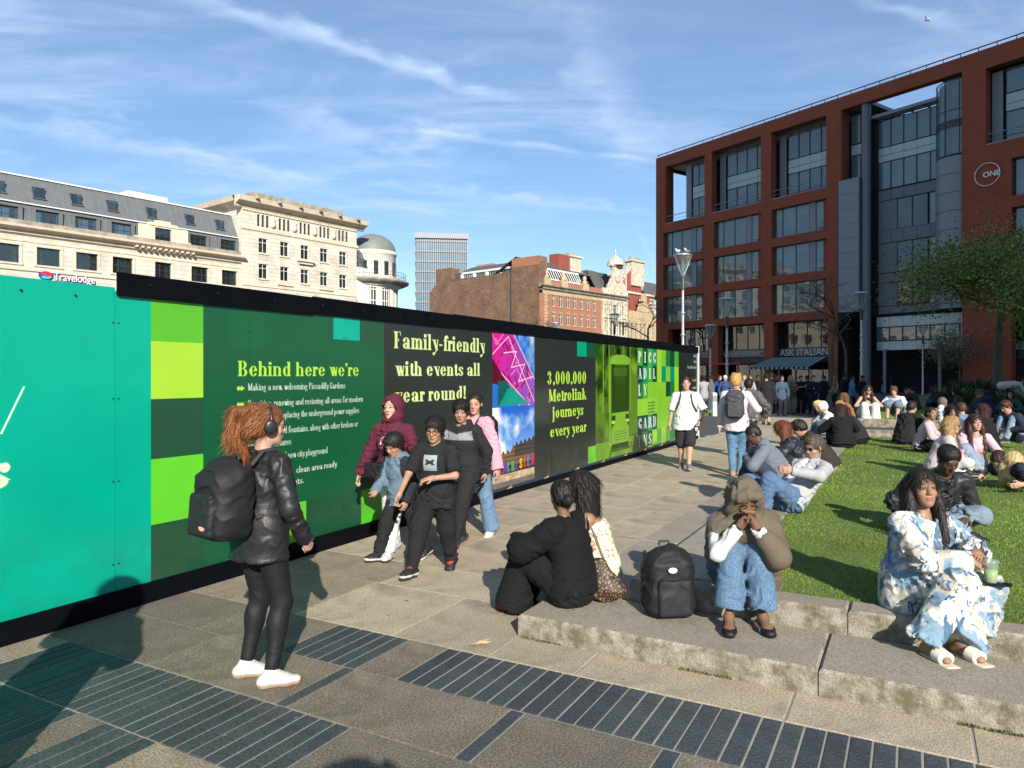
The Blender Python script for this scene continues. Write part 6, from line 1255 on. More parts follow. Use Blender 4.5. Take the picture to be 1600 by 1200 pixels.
def top_prims(fg, g):
 """upper garment: thickness t, sleeve 0..1.. , hem = drop below the pelvis, bulk of sleeves"""
 k = fg.ks; t = g.get('t', .016); p = fg.limbs(t, arms=False, legs=False); sl = g.get('sleeve', 1.0); st_ = g.get('st', t)
 hem = g.get('hem', .10) * k; hr = g.get('hr', 1.0); base = fg.P - fg.d1 * hem
 w_ = fg.wd * hr; p.append(econe(fg.P + fg.d1 * .06 * k, base, (.158 * w_ * k + t * 1.2, .108 * w_ * k + t * 1.2), (.162 * w_ * k + t * 1.5, .118 * w_ * k + t * 1.5), fg.right, k=.04))
 if g.get('low'): p.append(cut(fg.C + fg.d2 * .075 * k, fg.d2, .01))
 if g.get('lap'):       # seated: cloth follows the thighs
  for i in range(2): p.append(cone(fg.hip[i], fg.hip[i] * .55 + fg.kn[i] * .45, .095 * k * fg.wd + t, .085 * k + t, k=.04))
 else: p.append(cut(base, -fg.d1, .006))
 np_ = len(p)
 for i in range(2):
  if sl <= 0: continue
  up = min(sl, .5) / .5; e = fg.sh[i] + (fg.el[i] - fg.sh[i]) * up; p.append(cone(fg.sh[i], e, .050 * k + st_, (.041 if sl > .5 else .050) * k + st_ * (1.1 if sl > .5 else .85), k=.022))
  if sl > .5: fr = (sl - .5) / .5; e2_ = fg.el[i] + (fg.wr[i] - fg.el[i]) * fr; p.append(cone(fg.el[i], e2_, .041 * k + st_, .031 * k + st_ * g.get('cuff', .8), k=.02))
 if g.get('collar'): 
  R_ = .062 * k
  for q in range(7): a = math.radians(-150 + 50 * q); a2 = math.radians(-150 + 50 * (q + 1)); h_ = g['collar']; P_ = lambda a: fg.Nb + (fg.sr * math.sin(a) - fg.sf * math.cos(a)) * (R_ + .018) + fg.d2 * .012 * k
  for q in range(6): a = math.radians(30 + 60 * q * .9); a2 = math.radians(30 + 60 * (q + 1) * .9); p.append(cone(P_(a + 0), P_(a2), h_, h_, k=.01))
 if g.get('hood') == 'down':
  p.append(ell(fg.Nb - fg.sf * .085 * k + fg.d2 * .0 * k, np.array((.115, .055, .06)) * k, np.stack([fg.sr, fg.sf, fg.d2], 1), k=.03))
  for q in (1, -1): p.append(cone(fg.Nb - fg.sf * .06 * k + fg.sr * q * .07 * k + fg.d2 * .025 * k, fg.Nb + fg.sf * .055 * k + fg.sr * q * .045 * k - fg.d2 * .015 * k, .034 * k, .022 * k, k=.02))
 if g.get('hood') == 'up':
  HRm = fg.HR; p.append(ell(fg.hp(0, -.02, .03), fg.hr((.112, .128, .125)), HRm, k=.03)); p.append(ell(fg.hp(0, -.02, -.08), fg.hr((.105, .11, .08)), HRm, k=.03)); p.append(ell(fg.hp(0, .13, -.005), fg.hr((.072, .10, .108)), HRm, op='s', k=.012)); p.append(ell(fg.hp(0, .01, .0), fg.hr((.080, .105, .100)), HRm, op='s', k=.006))
 c = g.get('c', (.1, .1, .1))
 for q in p:
  if q['c'] is None: q['c'] = c
 if not g.get('hood') == 'up':
  ax = nrm(fg.d2 + fg.sf * g.get('neck_t', .25)); p.append(cone(fg.Nb - fg.d2 * .0 + fg.sf * .008, fg.Nb + ax * .12 * k, g.get('neck', .052) * k, .09 * k, k=.006, op='s'))
 if g.get('open'): ow = g['open']; p.append(econe(fg.P - fg.d1 * .2 * k + fg.sf * (.13 * k + t), fg.Nb + fg.sf * (.13 * k + t), (ow * k * 1.3, .075 * k), (ow * k * .7, .09 * k), fg.sr, op='s', k=.008))
 return p
def bottom_prims(fg, g):
 k = fg.ks; t = g.get('t', .012); p = []; c = g.get('c', (.1, .1, .1)); ln = g.get('len', 1.0); w_ = fg.wd
 hipw = (.165 if fg.fem else .155) * w_
 p.append(econe(fg.P - fg.d1 * .03 * k, fg.P + fg.d1 * .10 * k, (hipw * k + t, .108 * w_ * k + t), (hipw * .86 * k + t, .098 * w_ * k + t), fg.right, k=.04, c=c))
 for i in range(2):
  rk = .056 * k * (.5 + .5 * w_) + t * g.get('kt', 1.2); p.append(cone(fg.hip[i], fg.kn[i] if ln > .5 else fg.hip[i] + (fg.kn[i] - fg.hip[i]) * ln * 2, .094 * k * w_ + t, rk if ln > .5 else .075 * k + t * 1.6, k=.045, c=c))
  if ln > .5:
   e = fg.kn[i] + (fg.an[i] - fg.kn[i]) * min(1, (ln - .5) * 2) ; fl = g.get('flare', .048) * k; p.append(cone(fg.kn[i], e, rk, fl + t * .3, k=.03, c=c))
   v = nrm(e - fg.kn[i]); p.append(('cutloc', e + v * .012, v, fl + .03))
   if fl < .05 * k: p.append(ell(fg.kn[i] * .68 + fg.an[i] * .32 - fg.fd[i] * .012 * k, np.array((.054, .054, .09)) * k * (.5 + .5 * w_) + t * .9, k=.03, c=c))
 out = []
 for q in p:
  if isinstance(q, tuple): continue
  out.append(q)
 for q in p:
  if isinstance(q, tuple): _, e, v, r = q; R = frame_from(v); hh = r * .55 + .018; out.append(rbox(e + v * (hh + .002), (r, r, hh), .002, R, op='s', k=.003))
 return out
def frame_from(z):
 z = nrm(z); x = nrm(np.cross(z, V3(.3, 1, .2))); return np.stack([x, np.cross(z, x), z], 1)
def sleeve_cuts(fg, g):
 sl = g.get('sleeve', 1.0); out = []; k = fg.ks
 for i in range(2):
  if sl <= 0: continue
  if sl <= .5: v = nrm(fg.el[i] - fg.sh[i]); e = fg.sh[i] + (fg.el[i] - fg.sh[i]) * sl / .5
  else: v = nrm(fg.wr[i] - fg.el[i]); e = fg.el[i] + (fg.wr[i] - fg.el[i]) * (sl - .5) / .5
  out.append(rbox(e + v * (.008 + .05), (.10, .10, .048), .002, frame_from(v), op='s', k=.003))
 return out
def shoe_cols(fg, i, P, c, sole):
 k = fg.ks; base = fg.an[i] - fg.fu[i] * .085 * k; z = (P - base) @ fg.fu[i]; y = (P - base) @ fg.fd[i]; out = np.tile(np.array(c, f32), (len(P), 1)); out[z < .022] = sole; return out, z, y
LOD = {0: dict(head=.0048, hand=.0046, cloth=.0115, body=.024, hair=.0075, shoe=.0075), 1: dict(head=.0075, hand=.0062, cloth=.018, body=.026, hair=.012, shoe=.012), 2: dict(all=.025), 3: dict(all=.034)}
def person(loc, face, fg, label, group=None, lod=1, skin='fair', hair=('short', HD), top=None, bottom=None, shoes=((.02, .02, .02), (.5, .5, .5)), beard=None, lips=None, extra=None, seed=0, mat_top=None, mat_bot=None, bare_feet=False, noh=False, brow=None, hdisp=.0035, layers=()):
 """face = world heading (degrees, 0 = +Y away from camera, positive turns left)"""
 skin = SK[skin] if isinstance(skin, str) else skin; rz = math.radians(face); L_ = LOD[lod]; brow = brow or (hair[1] if hair else HD)
 mt = mat_top or M_cloth; mb_ = mat_bot or M_cloth
 fullskin = fg.head_prims(); body = (fg.limbs(-.014 if top and not top.get('low') else 0, arms=False, legs=False) + fg.limbs(-.010 if top and top.get('sleeve', 1) > .9 else 0, legs=False, torso=False) + fg.limbs(-.016 if bottom and bottom.get('len', 1) > .8 else 0, arms=False, torso=False)); hands = fg.hand_prims(0) + fg.hand_prims(1)
 for q in fullskin + body + hands: q['c'] = skin
 tp = top_prims(fg, top) + sleeve_cuts(fg, top) if top else []; bp = bottom_prims(fg, bottom) if bottom else []
 hp_ = hair_prims(fg, *hair) if hair else []
 if lod >= 2:
  cs = [q for q in tp + bp + hp_ if q['op'] == 'u']
  if lod == 3: hands = []
  sh_ = []
  for i in range(2):
   for q in fg.foot_prims(i, .008, True):
    if q['op'] == 'u': q['c'] = shoes[0]; sh_.append(q)
  sk_ = [q for q in fullskin + body if q['op'] == 'u']
  pr = sk_ + (hands if lod == 2 else [cone(fg.wr[i], fg.wr[i] + nrm(fg.wr[i] - fg.el[i]) * .13 * fg.ks, .03, .02, c=skin) for i in range(2)]) + sh_ + cs
  for q in tp: q['bias'] = .022
  for q in hp_: q['bias'] = .012
  for q in pr: q['k'] = min(q['k'], .02)
  fc = [q for q in hp_ if q['op'] == 's']
  P, Q = polygonise(pr, L_['all']); d, lab = sdf(pr, P, want=True); C_ = np.array([q['c'] for q in pr], f32)[lab]
  l = (P - fg.HC) @ fg.HR / fg.k2
  if hair and fc:     # the face shows through where hair is cut away
   for q in fc:
    m = (pd(q, P) < 0) & (np.abs(l) < .2).all(1) & np.array([c_['c'] is not None and tuple(c_['c']) == tuple(hair[1]) for c_ in pr])[lab]; C_[m] = skin
  m = (np.abs(l) < .15).all(1) & (l[:, 1] > .07) & (np.abs(l[:, 2] - .008) < .008) & (np.abs(np.abs(l[:, 0]) - .03) < .014); C_[m] = np.array(skin) * .3
  o = to_obj('person', P, Q, M_cloth, cols=C_)
 else:
  allp = fullskin + body; feet = []
  Ps, Qs, Cs = [], [], []; off = 0
  def add(P, Q, C): nonlocal off; Ps.append(P); Qs.append(Q + off); Cs.append(C); off += len(P)
  vis_body = [*body, cone(fg.hp(0, -.022, -.045), fg.Nb - fg.d2 * .01, .050 * fg.k2, .056 * fg.ks, k=.025), *([] if not bare_feet else [])]
  for i in range(2): vis_body += [q for q in fg.foot_prims(i) if q['op'] == 'u'] if bare_feet else [cone(fg.an[i], fg.an[i] - fg.fu[i] * .05 * fg.ks + fg.fd[i] * .03, .034 * fg.ks, .03 * fg.ks)]
  P, Q = polygonise(vis_body, L_['body'] if not (top and top.get('sleeve', 1) < .95) and not bare_feet else L_['body'] * .65)
  cutp = fg.Nb + (fg.HC - fg.Nb) * .12; cn = nrm(fg.HC - fg.Nb); up = ((P - cutp) @ cn) > 0; keep = ~up[Q].all(1)
  for i in range(2): hd = nrm(fg.wr[i] - fg.el[i]); b = (((P - (fg.wr[i] + hd * .012)) @ hd) > 0) & (np.linalg.norm(P - fg.wr[i], axis=1) < .25); keep &= ~b[Q].all(1)
  add(P, Q[keep], paint_skin(fg, P, None, None, skin))
  P, Q = polygonise(fullskin + fg.limbs(arms=False, legs=False)[-2:], L_['head']); dn = ((P - cutp) @ cn) < -L_['body'] * .6; Q = Q[~dn[Q].any(1)]; d, lab = sdf(fullskin, P, want=True)
  add(P, Q, paint_skin(fg, P, lab, fullskin, skin, lips=lips, brow=brow, beard=beard))
  if not noh:
   for i in range(2):
    hp2 = fg.hand_prims(i) + [cone(fg.el[i], fg.wr[i], .040 * fg.ks, .027 * fg.ks, k=.02)]; hd = nrm(fg.wr[i] - fg.el[i]); hp3 = fg.hand_prims(i) + [cone(fg.wr[i] - hd * .06, fg.wr[i], .0295 * fg.ks, .027 * fg.ks, k=.02)]
    P, Q = polygonise(hp3, L_['hand']); dn = ((P - fg.wr[i]) @ hd) < -.02; Q = Q[~dn[Q].all(1)]; add(P, Q, paint_skin(fg, P, None, None, skin))
  o = to_obj('person', np.concatenate(Ps), np.concatenate(Qs), M_skin, cols=np.concatenate(Cs))
  def garment(name, pr, vox, m, disp=None, paint=None):
   P, Q = polygonise(pr, vox, disp)
   if name == 'hair' and len(P): return strands(o, fg, P, Q, pr, m, paint, hair[0])
   if len(P) == 0: return None
   d, lab = sdf(pr, P, want=True); C_ = np.array([q['c'] if q['c'] is not None else (.1, .1, .1) for q in pr], f32)[lab]
   if paint is not None: C_ = paint(P, C_)
   return to_obj(name, P, Q, m, o, cols=C_)
  if bottom: garment(bottom.get('name', 'trousers'), bp, L_['cloth'], mb_, wr(seed + 5, bottom.get('fold', .0065), bottom.get('ff', 58), (.25, .2, 1)), bottom.get('paint'))
  if top: garment(top.get('name', 'top'), tp, L_['cloth'], mt, wr(seed + 9, top.get('fold', .0075), top.get('ff', 56), top.get('fdir', (.3, .2, 1))), top.get('paint'))
  if top and top.get('open'): garment('t_shirt', top_prims(fg, dict(c=top.get('inner', (.7, .7, .69)), t=.014, sleeve=0, hem=top.get('hem', .1), lap=top.get('lap'))), L_['cloth'], M_knit, wr(seed + 3, .006))
  if hair: garment('hair', hp_, L_['hair'], M_hair, hair_disp(fg, hdisp, seed=seed), (lambda P, C_: C_ * (.75 + .5 * (.5 + .5 * np.sin(np.arctan2(*((P - fg.HC) @ fg.HR)[:, :2].T) * 37 + P[:, 2] * 20)))[:, None]))
  if shoes and not bare_feet:
   for i in range(2):
    pr = fg.foot_prims(i, .009, True)
    for q in pr: q['c'] = shoes[0]
    P, Q = polygonise(pr, L_['shoe']); c_, z, y = shoe_cols(fg, i, P, shoes[0], shoes[1])
    if len(shoes) > 2: c_ = shoes[2](c_, z, y)
    to_obj('shoe', P, Q, M_shoe, o, cols=c_)
  for (nm, prs, m, vx, dp) in layers: garment(nm, prs, vx or L_['cloth'], m, dp)
 o.location = (*loc,) if len(loc) == 3 else (*loc, 0); o.rotation_euler = (0, 0, rz); o['label'] = label; o['category'] = 'person'
 if group: o['group'] = group
 fg.mw = np.array(Matrix.Translation(o.location) @ Matrix.Rotation(rz, 4, 'Z')); o_fg[o.name] = fg
 return o
o_fg = {}
def strands(o, fg, P, Q, pr, m, paint, style):
 """loose ribbons of hair combed over the hair volume and joined to it"""
 lg = any(s_ in style for s_ in ('long', 'pony')); n = (3800 if lg else 1900) if len(P) > 3500 else (1300 if lg else 800); L_ = .085 if lg else (.012 if style in ('buzz', 'afro') else .034); rg = np.random.default_rng(len(P)); d, lab = sdf(pr, P, want=True); C_ = np.array([q['c'] if q['c'] is not None else (.1, .1, .1) for q in pr], f32)[lab]
 if paint is not None: C_ = paint(P, C_)
 if style == 'buzz': return to_obj('hair', P, Q, m, o, cols=C_)
 N_ = np.zeros_like(P); a = P[Q]; fn = np.cross(a[:, 2] - a[:, 0], a[:, 3] - a[:, 1])
 for j in range(4): np.add.at(N_, Q[:, j], fn)
 N_ /= np.linalg.norm(N_, axis=1)[:, None] + 1e-9; ii = rg.integers(0, len(P), n); p = P[ii]; nn_ = N_[ii]; dn = fg.HR @ V3(0, -.25, 0) + V3(0, 0, -1) if style != 'afro' else V3(0, 0, 1)
 l = (p - fg.HC) @ fg.HR; cr = np.where((l[:, 2] > .05)[:, None] & (style not in ('lowbun', 'tied', 'ponytail')), (p - fg.hp(0, -.03, .11)), 0) * 9; cr = cr + (np.where((np.linalg.norm(l, axis=1) < .14)[:, None], fg.hp(0, -.12, .05 if style == 'ponytail' else 0) - p, 0) * 12 if style in ('lowbun', 'tied', 'ponytail') else 0)
 t = dn + cr + rg.normal(0, .28, (n, 3)); t -= nn_ * (t * nn_).sum(1)[:, None]; t /= np.linalg.norm(t, axis=1)[:, None] + 1e-9; s = np.cross(t, nn_) * .0011 * rg.uniform(.6, 1.5, n)[:, None]; ln = L_ * rg.uniform(.4, 1.3, n)[:, None]; out_ = rg.uniform(.0, .09 if style != 'afro' else .8, n)[:, None]
 p0 = p - nn_ * .002; p1_ = p + t * ln * .5 + nn_ * (.0015 + ln * out_ * .4); p2 = p + t * ln + nn_ * (ln * out_ - .001) + V3(0, 0, -1) * ln * .08; k = len(P)
 V = np.stack([p0 - s, p0 + s, p1_ + s, p1_ - s, p2 + s * .3, p2 - s * .3], 1).reshape(-1, 3); b = k + np.arange(n)[:, None] * 6; Q2 = np.concatenate([b + np.array([0, 1, 2, 3]), b + np.array([3, 2, 4, 5])]); cc = np.repeat(C_[ii] * rg.uniform(.6, 1.7, n)[:, None], 6, 0)
 return to_obj('hair', np.concatenate([P, V]), np.concatenate([Q, Q2]), m, o, cols=np.concatenate([C_, cc]))
def patch(parent, prims, org, ud, vd, nd, w_, h_, fn, m, name='print', res=.004, disp=None, lift=.0025):
 """a printed patch laid on a garment: grid points pushed along -nd until they meet its surface; fn(a,b)->(mask, colour) with a,b in 0..1"""
 nx, ny = max(3, int(w_ / res)), max(3, int(h_ / res)); a, b = np.meshgrid(np.linspace(0, 1, nx), np.linspace(0, 1, ny), indexing='ij'); a, b = a.ravel(), b.ravel(); nd = nrm(nd)
 P = org + np.outer((a - .5) * w_, ud) + np.outer((b - .5) * h_, vd) + nd * .12
 for _ in range(14): P = P - nd * np.clip(sdf(prims, P, disp), -.03, .05)[:, None]
 P = P + nd * lift; mk, c_ = fn(a, b); id_ = np.arange(nx * ny).reshape(nx, ny); Q = np.stack([id_[:-1, :-1], id_[1:, :-1], id_[1:, 1:], id_[:-1, 1:]], -1).reshape(-1, 4)
 Q = Q[mk[Q].all(1)]; return to_obj(name, P, Q, m, parent, cols=c_)
# ------------------------------------------------------------ people
def facing(dx, dy): return math.degrees(math.atan2(-dx, dy))
LEG = (.012, .012, .014); BLK = (.009, .009, .011); CHARC = (.03, .03, .034); JEAN = (.075, .13, .22); JEANL = (.19, .25, .32); JEAND = (.03, .045, .075)
WHT = (.56, .55, .53); GREY = (.27, .27, .28); SHB = ((.018, .018, .02), (.55, .54, .52)); SHW = ((.52, .49, .45), (.34, .24, .17))
def xy(px, py, z=0): return G(px, py, z)
ETOWARD = facing(-e1[0], -e1[1]); EAWAY = facing(e1[0], e1[1])
fg1 = Fig(h=1.56, fem=1, wd=1.10, lean=2, curl=2, head=(-24, -4, 0), hands=((.235, .13, .80), (-.24, .12, .80)), elb=((.9, -1, -.2), (-.9, -1, -.2)), feet=((.13, -.02, 0), (-.10, -.02, 0)), fyaw=(-34, -40), hcurl=(1.1, 1.1))
p1 = xy(406, 1062)
per1 = person((p1[0], p1[1], 0), -36, fg1, 'woman in black leather jacket and leggings with ginger ponytail and headphones', lod=0, skin='pale', hair=('ponytail', (.19, .070, .026)), brow=HG, seed=11,
 top=dict(name='leather_jacket', c=(.017, .017, .019), t=.017, st=.015, collar=.014, hem=.15, hr=1.02, fold=.006, ff=60, cuff=1.0), bottom=dict(name='leggings', c=(.011, .011, .013), t=.003, flare=.040, fold=.0015, ff=70), mat_top=M_leather, mat_bot=M_nylon,
 shoes=((.52, .49, .45), (.33, .22, .16), (lambda c, z, y: np.where(((z > .055) & (y > .03) & (y < .11) & (np.sin(y * 420) > .2))[:, None], np.array([.36, .33, .30]), np.where(((z > .024) & (z < .028))[:, None], np.array([.3, .27, .24]), c)))))
def world(fg, p): return Vector((fg.mw @ np.array([*p, 1.0]))[:3])
hpn = empty('headphones', world(fg1, fg1.HC), math.radians(-36), 'black over-ear headphones worn by the ginger haired woman', 'headphones')
def ringpts(fg, r, z0, n=15, y=0): return [(fg.HR @ V3(r * math.sin(a), y, z0 + r * math.cos(a))) * fg.k2 for a in np.linspace(-1.62, 1.62, n)]
m = MB(); m.tube(ringpts(fg1, .106, .022), .0095, 8); m.build('headband', mat('black_plastic', (.015, .016, .022), .35, .05), hpn)
for q in (1, -1):
 m = MB(); R_ = Matrix(fg1.HR.tolist()).to_4x4(); c_ = fg1.HR @ V3(q * .097, 0, .0) * fg1.k2; n = 18
 V = []; 
 for (r, o) in ((.0, .022), (.022, .022), (.034, .017), (.038, .004), (.038, -.014), (.030, -.022), (0, -.022)):
  V += [c_ + fg1.HR @ V3(q * o, r * math.cos(2 * math.pi * k / n), r * 1.15 * math.sin(2 * math.pi * k / n)) for k in range(n)]
 Fc = [(i * n + k, i * n + (k + 1) % n, (i + 1) * n + (k + 1) % n, (i + 1) * n + k) for i in range(6) for k in range(n)]; m.mesh(V, Fc, True); m.build('ear_cup', MATS['black_plastic'], hpn)
def backpack(name, loc, rz, hw, hd, hh, c, label, parent_fg=None, tilt=0, pocket=True, m_=None, logo=None, straps=None, vox=.008, lean=0, group=None, seed=3):
 m_ = m_ or M_nylon; root = None; R = np.eye(3)
 pr = [rbox((0, 0, hh * .86), (hw - .075, hd - .045, hh * .86 - .06), .06, c=c, k=.05), ell((0, .0, hh * 1.42), (hw * .90, hd * .95, hh * .60), c=c, k=.06), ell((0, -.02, hh * .6), (hw * 1.0, hd * 1.12, hh * .58), c=c, k=.05)]
 P, Q = polygonise(pr, vox, wr(seed, .006, 34, (.2, .3, 1))); o = to_obj(name, P, Q, m_, None, cols=np.tile(np.array(c, f32), (len(P), 1))); o['label'] = label; o['category'] = 'backpack'
 if group: o['group'] = group
 if pocket:
  pr2 = [rbox((0, -hd * .92, hh * .62), (hw * .66 - .02, .035, hh * .42), .022, c=c, k=.02)]; P, Q = polygonise(pr2, vox, wr(seed + 1, .004, 40)); to_obj('pocket', P, Q, m_, o, cols=np.tile(np.array([v * 1.15 for v in c], f32), (len(P), 1)))
  b = MB(); b.tube([(-hw * .62, -hd * 1.10, hh * 1.06), (0, -hd * 1.24, hh * 1.10), (hw * .62, -hd * 1.10, hh * 1.06)], .004, 5); b.build('zip', mat('zip_metal', (.06, .06, .065), .4, .05, metal=.5), o)
 b = MB(); b.tube([(-.035, hd * .5, hh * 1.97), (-.03, hd * .5, hh * 2.08), (.03, hd * .5, hh * 2.08), (.035, hd * .5, hh * 1.97)], .009, 6); b.build('handle', mat('webbing', (.02, .02, .022), .7, .05), o)
 if logo: plate(o, 'logo_patch', blob(logo[0], logo[1], .030, .018, -hd * 1.12 - .036, 12), logo[2], .004)
 if straps:
  for s_ in straps: b = MB(); b.tube([Vector(q) for q in s_], .014, 6); b.build('strap', MATS['webbing'], o)
 o.location = loc; o.rotation_euler = (lean, tilt, rz); return o
def worn_pack(fg, per, hw, hd, hh, c, label, dz=-.02, lean=0, **kw):
 """a pack on the back: base centre behind the waist; straps go over the shoulders"""
 k = fg.ks; bc = fg.C - fg.sf * (.145 * k + hd) - fg.d2 * (hh + dz); rz_ = per.rotation_euler[2] + math.atan2(-fg.sf[0], fg.sf[1]); loc = world(fg, bc)
 R = np.stack([fg.sr, fg.sf, fg.d2], 1); ax = fg.d2; lean_ = -math.asin(max(-1, min(1, fg.d2 @ nrm(V3(fg.sf[0], fg.sf[1], 0))))) + lean
 toL = lambda p: tuple((R.T @ (np.asarray(p) - bc)))
 st_ = []
 for i, q in ((0, 1), (1, -1)):
  sh = fg.Nb + fg.sr * q * .095 * k; th = .085 * k + .022
  st_.append([toL(fg.C - fg.sf * (.14 * k) + fg.sr * q * .07 + fg.d2 * .12 * k), toL(sh - fg.sf * .075 * k + fg.d2 * .02), toL(sh + fg.d2 * .035 * k + fg.sf * .01), toL(sh + fg.sf * th - fg.d2 * .04), toL(fg.C + fg.sf * (.11 * k + .035) + fg.sr * q * .125 * k), toL(fg.W + fg.sf * .08 * k + fg.sr * q * (.165 * k * fg.wd + .02)), toL(fg.W - fg.sf * (.12 * k) + fg.sr * q * .13 * k - fg.d2 * .04)])
 o = backpack('backpack', loc, rz_, hw, hd, hh, c, label, straps=st_, **kw); o.rotation_euler = (lean_, 0, rz_); return o
bp1 = worn_pack(fg1, per1, .155, .10, .215, (.014, .014, .016), 'large black canvas backpack worn by the ginger haired woman', logo=(.04, .075, mat('badge', (.55, .30, .27), .5, .1)), dz=.07)
F2 = facing(-.50, -.87)
fg = Fig(h=1.52, fem=1, wd=.98, lean=2, head=(-8, 6, 4), hands=((.36, .03, .74), (-.17, .12, .78)), elb=((1, -.6, -.1), (-1, -.8, 0)), feet=((.09, -.18, 0), (-.07, .24, 0)), fpitch=(-18, 4), hcurl=(.4, .6))
hoodtop = dict(name='hoodie', c=(.085, .014, .030), t=.026, st=.024, hood='up', hem=.11, hr=1.02, fold=.009)
q = xy(616, 866); pm_ = person((q[0], q[1], 0), F2 + 12, fg, 'woman in maroon hoodie with the hood up and white trousers', lod=0, skin='pale', hair=None, brow=HD, top=hoodtop, bottom=dict(name='trousers', c=(.55, .55, .54), t=.014, flare=.058), shoes=((.45, .47, .48), (.6, .6, .6)), seed=21, group='family walking beside the hoarding')
pr = top_prims(fg, hoodtop)
def fn_text(a, b):
 mk = np.zeros(len(a), bool); u = a * 2 - 1; v = b * 2 - 1; r = np.hypot(u, v * 1.0)
 mk |= (np.abs(r - .82) < .10) & (v > .2) & (np.sin(np.arctan2(v, u) * 26) > -.35)
 mk |= (np.abs(v) < .17) & (np.abs(u) < .95) & (np.sin(a * 48) > -.5) & ~((np.abs(v) < .07) & (np.sin(a * 24 + 1) > .2)); mk |= (r < .42) & (v > .12) & (v < .6) & (np.sin(u * 14 + v * 9) > -.2)
 mk |= (np.abs(r - .80) < .07) & (v < -.35) & (np.sin(np.arctan2(v, u) * 20) > 0)
 return mk, np.tile(np.array([.62, .58, .58], f32), (len(a), 1))
patch(pm_, pr, fg.C + fg.d2 * .0, -fg.sr, fg.d2, fg.sf, .20, .17, fn_text, M_cloth, res=.0035)
bg_ = empty('shoulder_bag', world(fg, fg.P + fg.sf * .13 + fg.sr * .13 + V3(0, 0, .02)), math.radians(F2 + 12), 'small black crossbody bag hanging in front of the maroon hoodie', 'handbag')
P, Q = polygonise([rbox((0, 0, 0), (.085, .025, .055), .02, c=BLK)], .007, wr(4, .003)); to_obj('pouch', P, Q, M_leather, bg_, cols=np.tile(np.array(BLK, f32), (len(P), 1)))
o_ = fg.P + fg.sf * .13 + fg.sr * .13 + V3(0, 0, .02); m = MB(); m.tube([(-.08, 0, .05), tuple(fg.C + fg.sf * .145 + fg.sr * .03 - o_), tuple(fg.Nb + fg.sf * .10 - fg.sr * .075 - fg.d2 * .03 - o_), tuple(fg.Nb - fg.sr * .10 + fg.d2 * .035 - o_), tuple(fg.C - fg.sf * .14 - fg.sr * .02 - o_), (.02, -.30, .05)], .005, 5); m.build('strap', M_frame, bg_)
fg = Fig(h=1.18, wd=1.0, lean=5, curl=6, head=(14, -26, 0), hands=((.07, .24, .66), (-.18, .08, .58)), elb=((1, -.7, -.3), (-1, -.8, 0)), feet=((.10, .20, 0), (-.08, -.24, 0)), fpitch=(6, -22), hs=1.06, hcurl=(.3, .6), palm=((0, 0, 1), None))
bh = dict(name='hoodie', c=(.105, .16, .215), t=.024, st=.026, hood='down', hem=.14, hr=1.08, fold=.008)
def pb_(P, C_):
 C_ = C_.copy(); l = (P - fg.C); sd = np.abs(l @ fg.sr); C_[sd > .118] = (.02, .021, .024); return C_
bh['paint'] = pb_
q = xy(628, 876); pb = person((q[0], q[1], 0), F2 - 16, fg, 'small boy in blue and black hooded top looking down at his open hand', lod=0, skin='olive', hair=('fringe', HB), top=bh, bottom=dict(name='trousers', c=(.014, .014, .016), t=.020, flare=.058, kt=1.4), shoes=SHB, seed=31, group='family walking beside the hoarding')
def fn_bars(a, b): return ((b < .15 + a * .85) & (np.sin(a * 19) > -.3)), np.tile(np.array([.7, .7, .7], f32), (len(a), 1))
patch(pb, top_prims(fg, bh), fg.C - fg.sr * .05 - fg.d2 * .02, -fg.sr, fg.d2, fg.sf, .045, .035, fn_bars, M_cloth, name='logo', res=.003)
fg = Fig(h=1.36, wd=1.0, lean=3, curl=2, head=(10, -12, -4), hands=((.31, .12, .66), (-.08, .24, .86)), elb=((1, -.8, 0), (-1, -.5, -.5)), feet=((.09, .30, 0), (-.05, -.20, 0)), fpitch=(4, -30), hs=1.03, hcurl=(.7, .5), palm=(None, (0, -.3, -1)))
tt_ = dict(name='t_shirt', c=(.016, .016, .018), t=.022, sleeve=.40, st=.026, hem=.17, hr=1.06, fold=.008, neck=.056)
q = xy(682, 896); pg = person((q[0], q[1], 0), F2 + 10, fg, 'boy with glasses in black T-shirt with grey square print', lod=0, skin='olive', hair=('fringe', HB), top=tt_, bottom=dict(name='cargo_trousers', c=(.013, .013, .015), t=.026, flare=.050, kt=1.5, fold=.010), shoes=((.02, .02, .022), (.62, .6, .58), (lambda c, z, y: np.where(((z > .07) & (y > .02) & (y < .12))[:, None], np.array([.35, .02, .03]), c))), seed=41, group='family walking beside the hoarding')
def fn_sq(a, b):
 u, v = a * 2 - 1, b * 2 - 1; c = np.tile(np.array([.25, .29, .30], f32), (len(a), 1)); l1 = np.abs(np.hypot(u, v - .75) - .62) < .17; l2 = np.abs(np.hypot(u, v + .55) - .62) < .17
 c[(l1 & (v < .45)) | (l2 & (v > -.25))] = (.02, .02, .02); c[(v < -.72) & (v > -.84) & (np.sin(a * 60) > 0)] = (.05, .05, .05); return np.ones(len(a), bool), c
patch(pg, top_prims(fg, tt_), fg.C + fg.d2 * .015, -fg.sr, fg.d2, fg.sf, .125, .13, fn_sq, M_cloth, res=.003)
